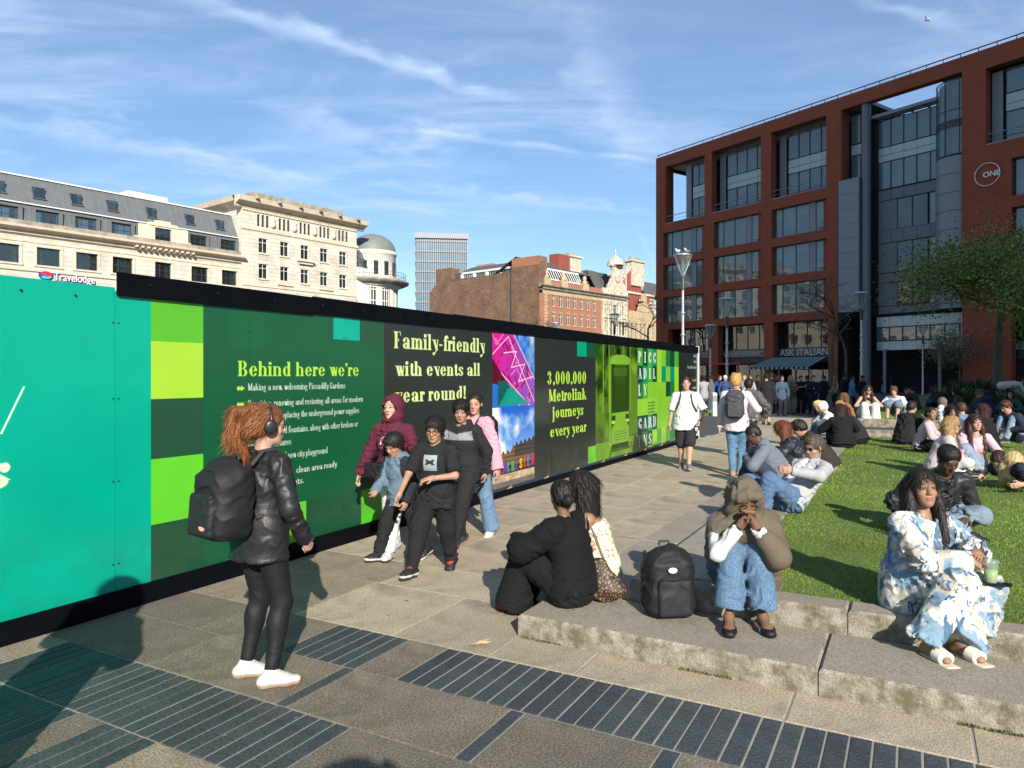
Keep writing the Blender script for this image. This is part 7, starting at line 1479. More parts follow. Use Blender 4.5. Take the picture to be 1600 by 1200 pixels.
def glasses(fg, label, c=(.01, .01, .012), parent=None, rim=.0022, lens=None, r=.021):
 g_ = empty('glasses', world(fg, fg.HC), parent.rotation_euler[2], label, 'glasses'); m = MB(); T_ = lambda x, y, z: (fg.HR @ V3(x, y, z)) * fg.k2
 for q in (1, -1):
  m.tube([T_(q * .0315 + r * 1.15 * math.cos(t), .102 - .25 * abs(r * math.cos(t)) * (1 if math.cos(t) * q > 0 else 0), .004 + r * .92 * math.sin(t)) for t in np.linspace(0, 2 * math.pi, 15)], rim, 5, cap=False)
  m.tube([T_(q * .055, .097, .008), T_(q * .074, .07, .008), T_(q * .082, .0, .006)], rim, 5)
 m.tube([T_(-.008, .106, .008), T_(.008, .106, .008)], rim, 5); m.build('frame', mat('glasses_frame', c, .3, .02), g_)
 if lens:
  m = MB()
  for q in (1, -1): m.mesh([T_(q * .0315 + r * 1.1 * math.cos(t), .102 - .25 * abs(r * math.cos(t)) * (1 if math.cos(t) * q > 0 else 0), .004 + r * .9 * math.sin(t)) for t in np.linspace(0, 2 * math.pi, 14)[:-1]], [tuple(range(13))])
  m.build('lens', lens, g_)
 return g_
glasses(fg, 'dark rimmed glasses worn by the boy in the black T-shirt', parent=pg)
fg = Fig(h=1.48, wd=1.02, lean=6, head=(22, -12, 0), hands=((.16, .24, .84), (-.20, -.10, .74)), elb=((1, -.6, -.2), (-1, -.9, 0)), feet=((.09, -.10, 0), (-.07, .30, 0)), fpitch=(-20, 8))
bt = dict(name='hooded_top', c=(.018, .018, .02), t=.026, st=.024, hood='down', hem=.14, hr=1.06)
def pt_(P, C_):
 C_ = C_.copy(); h = (P - fg.P) @ fg.d2; C_[(h > .30) & (h < .36 + .2 * np.abs((P - fg.P) @ fg.sr)) & (np.abs((P - fg.P) @ fg.sr) < .16)] = (.22, .22, .23); return C_
bt['paint'] = pt_
q = xy(722, 862); person((q[0], q[1] + .30, 0), F2 + 2, fg, 'dark haired teenager in black and grey hooded top behind the boy with glasses', lod=0, skin='olive', hair=('fringe', HB), top=bt, bottom=dict(name='joggers', c=(.016, .016, .018), t=.024, flare=.046, kt=1.4), shoes=((.03, .03, .032), (.35, .06, .05)), seed=51, group='family walking beside the hoarding')
fg = Fig(h=1.54, fem=1, wd=.98, lean=1, head=(24, -4, -4), hands=((.20, .15, .80), (-.28, -.02, .70)), elb=((1, -.8, 0), (-1, -.6, 0)), feet=((.09, .24, 0), (-.08, -.18, 0)), fpitch=(5, -14))
q = xy(738, 848); pp = person((q[0] + .02, q[1] + .25, 0), F2 - 4, fg, 'woman with dark tied hair in loose pink jumper and wide blue jeans', lod=0, skin='fair', hair=('tied', HB), top=dict(name='jumper', c=(.56, .27, .34), t=.030, st=.034, hem=.10, hr=1.02, cuff=1.3), bottom=dict(name='jeans', c=(.11, .19, .30), t=.018, flare=.095), mat_bot=M_denim, mat_top=M_knit, shoes=SHW, seed=61, group='family walking beside the hoarding')
worn_pack(fg, pp, .13, .07, .17, BLK, 'black backpack worn over the pink jumper')
fg = Fig(h=1.70, wd=1.04, lean=1, head=(4, 6, 0), hands=((.31, .02, .76), (-.25, .10, .88)), elb=((1, -.8, 0), (-1, -.8, 0)), feet=((.09, -.10, 0), (-.06, .22, 0)), fpitch=(-24, 6), hcurl=(1.2, 1.0))
q = xy(1072, 733); pw = person((q[0], q[1], 0), facing(-.28, -.96), fg, 'man in white T-shirt, black shorts and backpack walking by the hoarding end', lod=1, skin='fair', hair=('fade', HD), top=dict(name='t_shirt', c=(.56, .56, .555), t=.030, sleeve=.46, st=.030, hem=.18, hr=1.14, fold=.009, neck=.058), bottom=dict(name='shorts', c=(.022, .022, .024), t=.016, len=.50, fold=.005), shoes=((.16, .14, .14), (.35, .3, .28)), seed=71)
worn_pack(fg, pw, .14, .07, .17, (.014, .014, .016), 'black backpack with wide straps over the white T-shirt')
m = MB(); w_ = fg.wr[1]; d_ = nrm(w_ - fg.el[1]); R_ = frame_from(d_); m.tube([tuple(w_ - d_ * .02 + (R_[:, 0] * math.cos(t) + R_[:, 1] * math.sin(t)) * .031) for t in np.linspace(0, 2 * math.pi, 13)], .009, 6, cap=False); m.build('wristwatch', M_frame, pw)
sock = lambda: None
fg = Fig(h=1.76, wd=1.02, lean=1, head=(-14, 4, 0), hands=((.26, .14, .98), (-.27, -.03, .80)), elb=((1, -.9, -.3), (-1, -.8, 0)), feet=((.05, .10, 0), (-.05, -.06, 0)), fpitch=(0, -8))
q = xy(1150, 744); pbm = person((q[0], q[1], 0), EAWAY + 6, fg, 'blond man in pale striped shirt and blue jeans walking away with grey rucksack', lod=1, skin='pale', hair=('messy', (.44, .235, .08)), top=dict(name='shirt', c=(.47, .44, .46), t=.022, st=.022, hem=.16, hr=1.02, collar=.012, fold=.009), bottom=dict(name='jeans', c=(.085, .17, .26), t=.010, flare=.050), mat_bot=M_denim, shoes=((.3, .2, .12), (.3, .25, .2)), seed=81)
worn_pack(fg, pbm, .155, .085, .24, (.045, .046, .050), 'slim dark grey rucksack on the back of the blond man', dz=.02)
fg = Fig(h=1.66, wd=1.12, lean=2, head=(10, 0, 0), hands=((.30, .10, .88), (-.2, .1, .85)), elb=((1, -.8, 0), (-1, -.8, 0)), feet=((.08, -.2, 0), (-.06, .22, 0)), fpitch=(-10, 0))
q = xy(1168, 718); person((q[0] + .05, q[1] + .1, 0), EAWAY - 4, fg, 'person in brown puffer jacket and dark trousers beyond the blond man', lod=1, skin='brown', hair=('short', HB), top=dict(name='puffer_jacket', c=(.085, .072, .075), t=.045, st=.042, hem=.10, collar=.02, fold=.014, ff=42, fdir=(0, 0, 1)), bottom=dict(name='trousers', c=(.022, .022, .025), t=.012, flare=.05), mat_top=M_nylon, shoes=((.40, .24, .11), (.5, .4, .3)), seed=82)
fg = Fig(h=1.80, wd=1.1, lean=1, head=(10, -6, 0), hands=((.3, .05, .85), (-.3, .05, .85)), feet=((.10, -.12, 0), (-.10, .14, 0)))
q = xy(1197, 664); person((q[0], q[1], 0), EAWAY + 4, fg, 'man in black top and charcoal shorts walking away in the middle distance', lod=2, skin='pale', hair=('short', HB), top=dict(c=(.014, .014, .015), t=.04, st=.035, hem=.16), bottom=dict(c=(.05, .05, .052), t=.03, len=.52), seed=91)
fgs = Fig(h=1.56, fem=1, wd=1.10, pelvis=(0, 0, .12), lean=5, curl=8, head=(-34, -8, 0), hands=((.10, .40, .36), (-.10, .40, .38)), elb=((1, -.2, -.4), (-1, -.2, -.4)), feet=((.08, .50, -.145), (-.08, .46, -.145)), knee=((.10, .3, 1), (-.10, .3, 1)), fyaw=(0, 0))
q = xy(896, 940, .145)
FB = facing(-.80, .60)
blk = (.006, .006, .007)
pbk = person((q[0], q[1], .145), FB, fgs, 'woman in loose black outfit with low bun sitting at the step corner', lod=0, skin='brown', hair=('lowbun', HB), top=dict(name='blouse', c=blk, t=.034, st=.046, hem=.04, lap=0, hr=1.10, sleeve=.86, cuff=1.3, fold=.006, neck=.075, neck_t=-.1), bottom=dict(name='wide_trousers', c=(.009, .009, .010), t=.040, flare=.135, kt=1.1, fold=.006), shoes=((.32, .012, .02), (.2, .02, .02)), seed=101)
fg = Fig(h=1.62, fem=1, wd=.95, pelvis=(0, 0, .12), lean=10, curl=10, head=(-6, -8, -6), hands=((.06, .42, .44), (-.12, .40, .40)), elb=((.8, .1, -.6), (-.8, .1, -.6)), feet=((.10, .50, -.145), (-.10, .48, -.145)), knee=((.1, .3, 1), (-.1, .3, 1)))
q = xy(946, 918, .145)
pfl = person((q[0] + .0, q[1] + .05, .145), facing(-.96, .16), fg, 'woman with long straight black hair in pale yellow floral top turned to her friend', lod=0, skin='tan', hair=('longer', HB), top=dict(name='floral_top', c=(.66, .60, .42), t=.012, sleeve=.0, hem=.06, hr=1.0, neck=.095, neck_t=-.3, low=1, paint=lambda P, C_: np.where(((np.sin(P[:, 0] * 95 + 3 * np.sin(P[:, 2] * 60)) * np.sin(P[:, 2] * 85 + 2 * np.sin(P[:, 1] * 70))) > .45)[:, None], np.stack([.30 + .2 * np.sin(P[:, 0] * 40), .22 + .05 * np.sin(P[:, 2] * 40), .20 + .1 * np.sin(P[:, 1] * 50)], 1), C_)), bottom=dict(name='skirt', c=(.60, .50, .40), t=.02, flare=.09), shoes=((.5, .4, .35), (.4, .3, .25)), seed=111)
bgm = mat('patterned_bag_canvas', (.10, .065, .04), .6, .1, 5); t_ = bgm.node_tree; nn = t_.nodes; lk = t_.links.new
wv = nn.new('ShaderNodeTexVoronoi'); wv.feature = 'DISTANCE_TO_EDGE'; wv.distance = 'MANHATTAN'; wv.inputs['Scale'].default_value = 42; tcn = nn.new('ShaderNodeTexCoord'); lk(tcn.outputs['Object'], wv.inputs['Vector']); mr = nn.new('ShaderNodeMapRange'); mr.inputs[1].default_value = .16; mr.inputs[2].default_value = .22; lk(wv.outputs['Distance'], mr.inputs[0]); mx = nn.new('ShaderNodeMixRGB'); lk(mr.outputs[0], mx.inputs[0]); mx.inputs[1].default_value = (.022, .015, .011, 1); mx.inputs[2].default_value = (.19, .115, .055, 1); lk(mx.outputs[0], nn['Principled BSDF'].inputs['Base Color'])
q = xy(938, 930, .145); bgo = empty('handbag', (q[0] - .02, q[1] - .13, .15), math.radians(-20), 'brown patterned canvas handbag hanging between the two seated friends', 'handbag')
P, Q = polygonise([econe((0, 0, .09), (-.02, 0, .26), (.15, .07), (.07, .035), (1, 0, 0), k=.05, c=BLK), ell((.02, 0, .09), (.165, .075, .085), k=.05, c=BLK), cut((0, 0, .008), (0, 0, -1))], .010, wr(7, .008, 40, (1, 0, .3))); to_obj('bag_body', P, Q, bgm, bgo)
m = MB(); m.tube([(-.06, 0, .28), (-.10, .02, .42), (-.12, .06, .58), (-.06, .08, .44), (.02, .03, .28)], .009, 6); m.build('strap', mat('tan_leather', (.12, .07, .04), .5, .1), bgo)
bx_ = empty('gift_bag', (xy(833, 900)[0], xy(833, 900)[1] + .16, 0), math.radians(25), 'bright pink card bag standing on the path beyond the woman in black', 'bag')
m = MB(); m.bevbox(-.13, .13, -.06, .06, .0, .30, .002); m.build('bag_body', mat('pink_card', (.70, .03, .20), .5, .05), bx_); m = MB(); m.box(-.131, .131, -.061, .061, .30, .325); m.build('bag_rim', M_wframe, bx_)
ph = (.115, .094, .066)
fgh = Fig(h=1.64, fem=1, wd=1.05, pelvis=(0, 0, .13), lean=22, curl=20, head=(6, -30, 0), hands=((.035, .475, .515), (-.045, .47, .51)), elb=((.5, .5, -1), (-.5, .5, -1)), feet=((.11, .47, -.145), (-.10, .43, -.145)), knee=((-.04, .6, 1), (.04, .6, 1)), fyaw=(-6, 8), hcurl=(1.0, 1.0), palm=((0, .3, 1), (0, .3, 1)))
q = xy(1150, 915, .29); FH = facing(-.16, -1)
hj = [ell(fgh.hp(0, -.016, .028), fgh.hr((.100, .116, .108)), fgh.HR, k=.03), ell(fgh.hp(0, -.03, -.06), fgh.hr((.098, .11, .10)), fgh.HR, k=.04),
  cone(fgh.hp(0, -.05, -.08), fgh.Nb - fgh.sf * .05 + V3(0, 0, -.05), .10, .12, k=.05), ell(fgh.Nb + V3(0, .0, -.05), (.195, .14, .12), k=.06),
  econe(fgh.Nb + V3(0, -.06, -.04), fgh.P + V3(0, -.12, .06), (.17, .10), (.20, .10), fgh.sr, k=.05), econe(fgh.Nb + V3(-.15, -.0, -.06), fgh.P + V3(-.22, -.01, -.12), (.08, .09), (.075, .10), fgh.sr, k=.05),
  cone(fgh.Nb + V3(.14, .02, -.06), fgh.Nb + V3(.17, .08, -.22), .085, .06, k=.05), cone(fgh.Nb + V3(-.03, .10, -.01), fgh.Nb + V3(-.16, .11, -.26), .055, .05, k=.04), ell(fgh.hp(0, .125, -.035), fgh.hr((.062, .090, .090)), fgh.HR, op='s', k=.012)]
hj += [cone(fgh.sh[1] + V3(0, 0, .01), fgh.el[1], .080, .076, k=.05), cone(fgh.el[1], fgh.el[1] * .5 + fgh.wr[1] * .5, .078, .066, k=.03), cone(fgh.hp(.05, .085, .085), fgh.hp(-.05, .085, .085), .030, .030, k=.03), cone(fgh.hp(.082, .05, .05), fgh.hp(.085, .05, -.08), .026, .03, k=.03), cone(fgh.hp(-.082, .05, .05), fgh.hp(-.085, .05, -.08), .026, .03, k=.03)]
hj.append(hj.pop(8 if 0 else [i for i, q_ in enumerate(hj) if q_['op'] == 's'][0]))
for h_ in hj: h_['c'] = ph
phj = person((q[0], q[1], .29), FH, fgh, 'woman in olive brown headscarf and blue jeans hunched over her hands beside the black backpack', lod=0, skin='brown', hair=None, brow=HB, top=dict(name='white_top', c=(.50, .50, .48), t=.016, st=.010, hem=.03, lap=0), bottom=dict(name='jeans', c=(.085, .15, .24), t=.016, flare=.090, kt=1.2, len=.92), mat_bot=M_denim, bare_feet=True,
 seed=121, layers=[('headscarf', hj, M_knit, .0085, wr(77, .009, 44, (.6, .5, .6)))])
for i in range(2):
 pr = fgh.foot_prims(i, .006, True)
 for h_ in pr: h_['c'] = (.6, .57, .52)
 b_ = fgh.an[i] - fgh.fu[i] * .085 * fgh.ks; pr.append(cut(b_ + fgh.fu[i] * .045, fgh.fu[i])); pr.append(econe(b_ - fgh.fd[i] * .03 + fgh.fu[i] * .055, b_ + fgh.fd[i] * .075 + fgh.fu[i] * .060, (.030, .032), (.030, .03), np.cross(fgh.fd[i], fgh.fu[i]), op='s', k=.004))
 P, Q = polygonise(pr, .006); y = (P - b_) @ fgh.fd[i]; z = (P - b_) @ fgh.fu[i]; c_ = np.tile(np.array([.62, .59, .54], f32), (len(P), 1)); c_[y > .09] = (.012, .012, .014); c_[z < .008] = (.03, .03, .03); c_[(z > .040) & (y < .09)] = (.02, .02, .02); to_obj('flat_shoe', P, Q, M_shoe, phj, cols=c_)
q = xy(1045, 962, .145); bp = backpack('backpack', (q[0], q[1] + .02, .145), math.radians(8), .165, .11, .225, (.013, .013, .015), 'upright black travel backpack standing on the lower step', lean=math.radians(-3), logo=(-.02, .32, mat('small_white_badge', (.6, .6, .6), .5, .05)), straps=[[(.13, .10, .40), (.20, .13, .25), (.23, .10, .08), (.15, .06, .02)], [(-.12, .10, .40), (-.10, .14, .25), (-.10, .12, .06)]], seed=9)
def phone(loc, rot, label, c=(.012, .012, .014)):
 m = MB(); m.bevbox(-.037, .037, -.075, .075, 0, .009, .003); o = m.build('phone', mat('phone_glass_%d' % int(c[0] * 1000), c, .15, .02, spec=.6)); o.location = loc; o.rotation_euler = rot; tag(o, label, 'phone'); return o
w_ = world(fgh, (fgh.kn[0] + fgh.kn[1]) / 2 + V3(0, -.06, .085)); phone(w_, (.25, 0, math.radians(FH) + 1.2), 'dark phone resting on the knees of the woman in the headscarf')
pm2 = mat('blue_white_print', (.60, .575, .51), .85, .05, 8, .008, 14); t_ = pm2.node_tree; nn = t_.nodes; lk = t_.links.new
def brush(scale, rot, lo, hi, dist, str_):
 tcn = nn.new('ShaderNodeTexCoord'); mp = nn.new('ShaderNodeMapping'); mp.inputs['Rotation'].default_value = rot; mp.inputs['Scale'].default_value = str_; lk(tcn.outputs['Object'], mp.inputs[0]); n = nn.new('ShaderNodeTexNoise'); n.inputs['Scale'].default_value = scale; n.inputs['Detail'].default_value = 4; n.inputs['Roughness'].default_value = .55; n.inputs['Distortion'].default_value = dist; lk(mp.outputs[0], n.inputs[0]); m_ = nn.new('ShaderNodeMapRange'); m_.inputs[1].default_value = lo; m_.inputs[2].default_value = hi; lk(n.outputs[0], m_.inputs[0]); return m_.outputs[0]
src = None
base_l = [l for l in t_.links if l.to_socket.name == 'Base Color'][0].from_socket
for fac, cc in ((brush(11, (.3, .5, .8), .48, .56, .6, (1, 1, .38)), (.40, .36, .30)), (brush(10, (.9, .2, .3), .495, .535, .9, (1, .6, .42)), (.17, .26, .34)), (brush(19, (.2, 1.2, .3), .57, .60, .7, (1, 1, .4)), (.06, .12, .21))):
 mx = nn.new('ShaderNodeMixRGB'); lk(fac, mx.inputs[0]); lk(base_l, mx.inputs[1]); mx.inputs[2].default_value = (*cc, 1); base_l = mx.outputs[0]
lk(base_l, nn['Principled BSDF'].inputs['Base Color'])
fgd = Fig(h=1.54, fem=1, wd=1.22, pelvis=(0, 0, .135), lean=4, curl=6, side=0, twist=-8, head=(-36, 9, 3), hands=((.03, .35, .36), (-.07, .34, .39)), elb=((1, -.3, -.6), (-1, -.2, -.6)), feet=((.33, .30, -.145), (.17, .38, -.145)), knee=((-.25, .9, .8), (-.6, .8, .6)), fyaw=(-20, -14), hcurl=(.8, .7), palm=((-.3, -.3, -1), (.3, -.2, -1)))
q = xy(1428, 948, .29); FD = facing(.50, -.87)
white = (.7, .68, .62)
pdr = person((q[0], q[1] + .02, .29), FD, fgd, 'woman in loose blue and white printed shirt and trousers sitting on the upper step', lod=0, skin='tan', lips=(.30, .10, .085), hair=('longside', HB), top=dict(name='printed_shirt', c=white, t=.026, st=.026, hem=.09, lap=1, collar=.010, hr=1.03, fold=.013, cuff=1.5, neck=.07, neck_t=.8), bottom=dict(name='printed_trousers', c=white, t=.030, flare=.13, kt=1.3, fold=.016, len=1.0), mat_top=pm2, mat_bot=pm2, bare_feet=True, seed=131, hdisp=.0014)
for i in range(2):   # sliders
 b_ = fgd.an[i] - fgd.fu[i] * .085 * fgd.ks; sd = np.cross(fgd.fd[i], fgd.fu[i]); pr = [econe(b_ - fgd.fd[i] * .035 - fgd.fu[i] * .004, b_ + fgd.fd[i] * .175 - fgd.fu[i] * .004, (.038, .012), (.046, .012), sd, c=white), cut(b_ - fgd.fu[i] * .012, -fgd.fu[i])]
 P, Q = polygonise(pr, .006); c_ = np.tile(np.array([.58, .50, .38], f32), (len(P), 1)); s_ = to_obj('slider_sandal', P, Q, M_shoe, pdr, cols=c_)
 st2 = [econe(b_ + fgd.fd[i] * .06 + fgd.fu[i] * .034, b_ + fgd.fd[i] * .125 + fgd.fu[i] * .026, (.052, .042), (.050, .036), sd, c=white, k=.003), cut(b_, -fgd.fu[i]), cut(b_ + fgd.fd[i] * .125, fgd.fd[i]), cut(b_ + fgd.fd[i] * .06, -fgd.fd[i])]
 P, Q = polygonise(st2, .006); to_obj('sandal_strap', P, Q, M_shoe, s_, cols=np.tile(np.array([.66, .60, .50], f32), (len(P), 1)))
def cup(loc, label, level=.07, straw=True, h_=.115, r=.040):
 c = empty('drink_cup', loc, 0, label, 'cup'); g_ = glassmat('clear_plastic_cup', (.6, .65, .6), .25, .1)
 m = MB(); m.lathe([(r * .75, 0), (r, h_)], n=16); m.build('cup', g_, c); m = MB(); m.lathe([(0, .004), (r * .74, .004), (r * (.75 + .25 * level / h_) - .002, level), (0, level)], n=16); m.build('drink', mat('green_drink', (.34, .50, .10), .4, .1, 20), c)
 m = MB(); m.lathe([(r + .002, h_), (r + .002, h_ + .01), (r * .7, h_ + .016), (0, h_ + .016)], n=16); m.build('lid', g_, c)
 if straw: m = MB(); m.tube([(0, 0, .02), (.012, .0, h_ + .07)], .004, 6); m.build('straw', M_wframe, c)
 return c
w_ = world(fgd, (fgd.wr[0] + fgd.wr[1]) / 2 + V3(.0, .10, -.12)); cup(w_, 'half full green drink in a clear cup on the printed trousers', .07, False)
phone((w_[0] + .03, w_[1], w_[2] - .012), (0, 0, .9), 'black phone lying flat under the green drink cup'); bpy.data.objects[-1] if 0 else None
fgl = Fig(h=1.74, wd=1.12, pelvis=(0, 0, .12), lean=22, curl=18, head=(6, -30, 0), hands=((.34, .34, .12), (-.12, .42, .18)), elb=((.6, -.5, -.3), (-.6, -.5, -.3)), feet=((-.12, .42, -.02), (.14, .36, -.02)), knee=((1, .3, .35), (-1, .3, .35)), footdir=((-1, .2, -.1), (1, .2, -.1)), palm=((0, -.2, -1), (0, -.2, -1)))
q = xy(1452, 826, .28); FL = facing(-.12, -1)
person((q[0], q[1], .28), FL, fgl, 'man in black leather jacket and pale jeans sitting cross-legged on the grass looking down', lod=0, skin='dark', hair=('afro', (.008, .006, .006)), top=dict(name='leather_jacket', c=(.017, .017, .019), t=.030, st=.022, collar=.018, hem=.04, lap=0, hr=1.05, fold=.012, ff=56), bottom=dict(name='jeans', c=(.17, .23, .29), t=.022, flare=.075), mat_top=M_leather, mat_bot=M_denim, shoes=SHB, seed=141)
w_ = world(fgl, fgl.wr[0] + V3(.09, .05, -.02)); cup((w_[0], w_[1], .282), 'clear plastic cup with straw on the grass beside the leather jacketed man', .05)
q = xy(1215, 796, .29)
fgr = Fig(h=1.76, wd=1.04, pelvis=(0, 0, .12), lean=-50, curl=10, side=0, head=(6, -12, 0), hands=((.34, -.05, .12), (-.18, .12, .44)), elb=((1, -.8, -1), (-.9, -.3, -.2)), feet=((.10, .60, -.145), (-.06, .42, -.145)), knee=((.25, .3, 1), (-.1, .3, 1)))
FR = facing(-.90, -.38)
grt = dict(name='grey_jacket', c=(.34, .34, .35), t=.028, st=.022, hood='down', hem=.06, lap=0, fold=.010, open=.085)
prc = person((q[0] + .10, q[1] - .05, .29), FR, fgr, 'grey haired man in grey jacket and sunglasses reclining at the lawn edge', lod=0, skin='fair', hair=('grey_short', (.075, .058, .045)), beard=(.20, .15, .12), top=grt, bottom=dict(name='jeans', c=(.075, .13, .23), t=.016, flare=.065), mat_bot=M_denim, shoes=((.03, .03, .03), (.1, .1, .1)), seed=151)
glasses(fgr, 'sunglasses worn by the reclining grey haired man', parent=prc, lens=mat('sunglass_lens', (.01, .01, .012), .1, .02, spec=.8))
w_ = world(fgr, fgr.wr[0] + V3(-.03, .10, .03)); phone(w_, (.5, .2, .8), 'phone held low in the hand of the reclining man')
def edge_sitter(u, v, z, face, label, lod=1, h=1.72, fem=0, head=(0, -25, 0), lean=20, curl=18, hands=None, **kw):
 fg = Fig(h=h, fem=fem, wd=kw.pop('wd', 1.05), pelvis=(0, 0, .12), lean=lean, curl=curl, head=head, hands=hands or ((.10, .42, .38), (-.10, .42, .36)), elb=((1, -.1, -.3), (-1, -.1, -.3)), feet=((.12, .52, -.14), (-.12, .50, -.14)), knee=((.15, .4, 1), (-.15, .4, 1)))
 p = UV(u, v, z); return person((p[0], p[1], z), face, fg, label, lod=lod, **kw), fg
px1 = xy(1222, 765, .24)
def at(px, py, z): d = np.array(G(px, py, z)) - P0; return float(d @ e1), float(d @ e2), z
FW = facing(-e2[0], -e2[1])          # facing across the path towards the hoarding
edge_sitter(*at(1220, 762, .25), FW + 14, 'man with shaved head in slate blue hoodie sitting on the lawn edge looking down', lod=1, skin='dark', hair=('buzz', (.012, .010, .009)), top=dict(name='hoodie', c=(.125, .145, .175), t=.036, st=.032, hood='down', hem=.05, lap=0, fold=.011), bottom=dict(name='trousers', c=(.03, .04, .06), t=.022, flare=.06), shoes=SHB, head=(-4, -34, 0), seed=161)
edge_sitter(*at(1262, 748, .25), FW + 4, 'woman with auburn hair in navy and black leather jacket next to the slate hoodie', lod=1, fem=1, skin='pale', hair=('longmid', (.14, .045, .02)), top=dict(name='leather_jacket', c=(.016, .018, .026), t=.036, st=.034, hem=.05, lap=0, fold=.012), bottom=dict(name='trousers', c=(.02, .02, .025), t=.02, flare=.06), mat_top=M_leather, head=(-14, -34, 0), seed=171)
edge_sitter(*at(1292, 738, .25), FW + 10, 'person with tousled black hair in black hoodie bending forward on the lawn edge', lod=1, skin='olive', hair=('messy', HB), top=dict(name='hoodie', c=(.030, .025, .022), t=.042, st=.04, hood='down', hem=.05, lap=0, fold=.012), bottom=dict(name='trousers', c=(.2, .2, .2), t=.02, flare=.06), head=(-6, -34, 0), lean=26, wd=1.15, seed=181)
edge_sitter(*at(1318, 700, .27), EAWAY + 20, 'woman seen from behind with very long dark hair in black clothes', lod=1, fem=1, skin='olive', hair=('longer', (.030, .018, .014)), top=dict(name='top', c=BLK, t=.04, st=.036, hem=.06, lap=0), bottom=dict(name='trousers', c=BLK, t=.024, flare=.06), head=(10, -8, 0), lean=10, seed=191)
edge_sitter(*at(1342, 694, .27), FW - 30, 'person in black coat with deep red hood hunched beside the long haired woman', lod=1, skin='fair', hair=('longmid', (.12, .012, .025)), top=dict(name='coat', c=(.018, .018, .02), t=.05, st=.044, hem=.06, lap=0), bottom=dict(name='trousers', c=BLK, t=.024, flare=.06), head=(0, -20, 0), lean=24, seed=201)
for i, (px, py, z, fc, lab, kw) in enumerate([
 (1310, 684, .3, FW + 10, 'person in white bucket hat and pale top in the seated row by the path', dict(top=dict(c=(.62, .55, .52), t=.03), bottom=dict(c=JEAN, t=.02), hair=('bowl', (.70, .67, .58)), skin='fair')),
 (1303, 682, .3, FW, 'fair haired person in grey top and jeans leaning forward in the seated row', dict(top=dict(c=(.26, .27, .28), t=.03), bottom=dict(c=JEAN, t=.02), hair=('messy', HBL), skin='fair')),
 (1334, 680, .3, FW + 30, 'woman with light brown long hair at the far end of the seated row', dict(top=dict(c=(.05, .05, .05), t=.03), bottom=dict(c=BLK, t=.02), hair=('long', (.22, .13, .07)), skin='fair', fem=1))]):
 u, v, z = at(px, py, z); fem = kw.pop('fem', 0); edge_sitter(u, v, z, fc, lab, lod=2, fem=fem, seed=210 + i, **kw)
def sit_on(px, py, z, face, label, seat=.16, lod=1, fem=0, knee=.36, head=(0, 0, 0), hands=None, lean=14, feetz=None, **kw):
 fz = -seat + .0 if feetz is None else feetz
 fg = Fig(h=kw.pop('h', 1.68), fem=fem, wd=kw.pop('wd', 1.0), pelvis=(0, 0, .12), lean=lean, curl=14, head=head, hands=hands or ((.10, .36, .34), (-.10, .36, .34)), elb=((1, -.2, -.4), (-1, -.2, -.4)), feet=((.12, .44, fz), (-.12, .44, fz)), knee=((.1, .5, 1), (-.1, .5, 1)))
 q = G(px, py, z); return person((q[0], q[1], z), face, fg, label, lod=lod, **kw), fg
o_, f_ = sit_on(1352, 652, .60, facing(-.15, -1), 'woman in sunglasses, strap top and white trousers sitting on the far step', lod=1, fem=1, skin='fair', hair=('long', HD), top=dict(name='camisole', c=(.40, .34, .20), t=.010, sleeve=0, hem=.04, low=1), bottom=dict(name='trousers', c=(.50, .52, .50), t=.03, flare=.12), shoes=SHW, seed=221)
glasses(f_, 'dark sunglasses on the woman with white trousers', parent=o_, lens=MATS['sunglass_lens'], r=.024)
sit_on(1403, 650, .60, facing(-.75, -.7), 'young man in white T-shirt and denim shorts sitting on the far step hugging his knees', lod=1, skin='pale', hair=('messy', HBR), top=dict(name='t_shirt', c=(.56, .57, .58), t=.024, sleeve=.42, hem=.06), bottom=dict(name='shorts', c=(.12, .16, .22), t=.03, len=.5), shoes=((.02, .02, .025), (.6, .6, .6)), head=(10, -14, 0), seed=231, lean=24)
def lawn_sitter(px, py, face, label, lod=1, fem=1, head=(0, -6, 0), hands=None, lean=10, curl=10, style='side', z=.28, **kw):
 ft = {'side': ((.25, .42, 0), (.05, .50, 0)), 'cross': ((-.12, .40, .02), (.14, .36, .02)), 'front': ((.10, .78, 0), (-.10, .80, 0)), 'up': ((.12, .42, 0), (-.12, .42, 0))}[style]
 kn = {'side': ((.9, .4, .35), (.5, .4, .6)), 'cross': ((1, .3, .35), (-1, .3, .35)), 'front': ((.1, .2, 1), (-.1, .2, 1)), 'up': ((.1, .5, 1), (-.1, .5, 1))}[style]
 fg = Fig(h=kw.pop('h', 1.66), fem=fem, wd=kw.pop('wd', 1.0), pelvis=(0, 0, .115), lean=lean, curl=curl, head=head, hands=hands or ((.14, .34, .24), (-.14, .34, .24)), elb=((1, -.3, -.2), (-1, -.3, -.2)), feet=ft, knee=kn)
 q = G(px, py, z); return person((q[0], q[1], z), face, fg, label, lod=lod, **kw), fg
PINK = (.56, .36, .40)
o_, f_ = lawn_sitter(1520, 738, facing(-.35, -1), 'smiling woman with long brown hair in pale pink cardigan sitting on the lawn', skin='pale', hair=('longer', (.045, .020, .012)), top=dict(name='cardigan', c=PINK, t=.018, st=.018, hem=.05, neck=.07, neck_t=.7), bottom=dict(name='jeans', c=JEANL, t=.02, flare=.07), mat_bot=M_denim, head=(14, 2, 6), hands=((.10, .45, .16), (-.36, .42, .10)), lean=8, style='side', seed=241, lips=(.42, .13, .12))
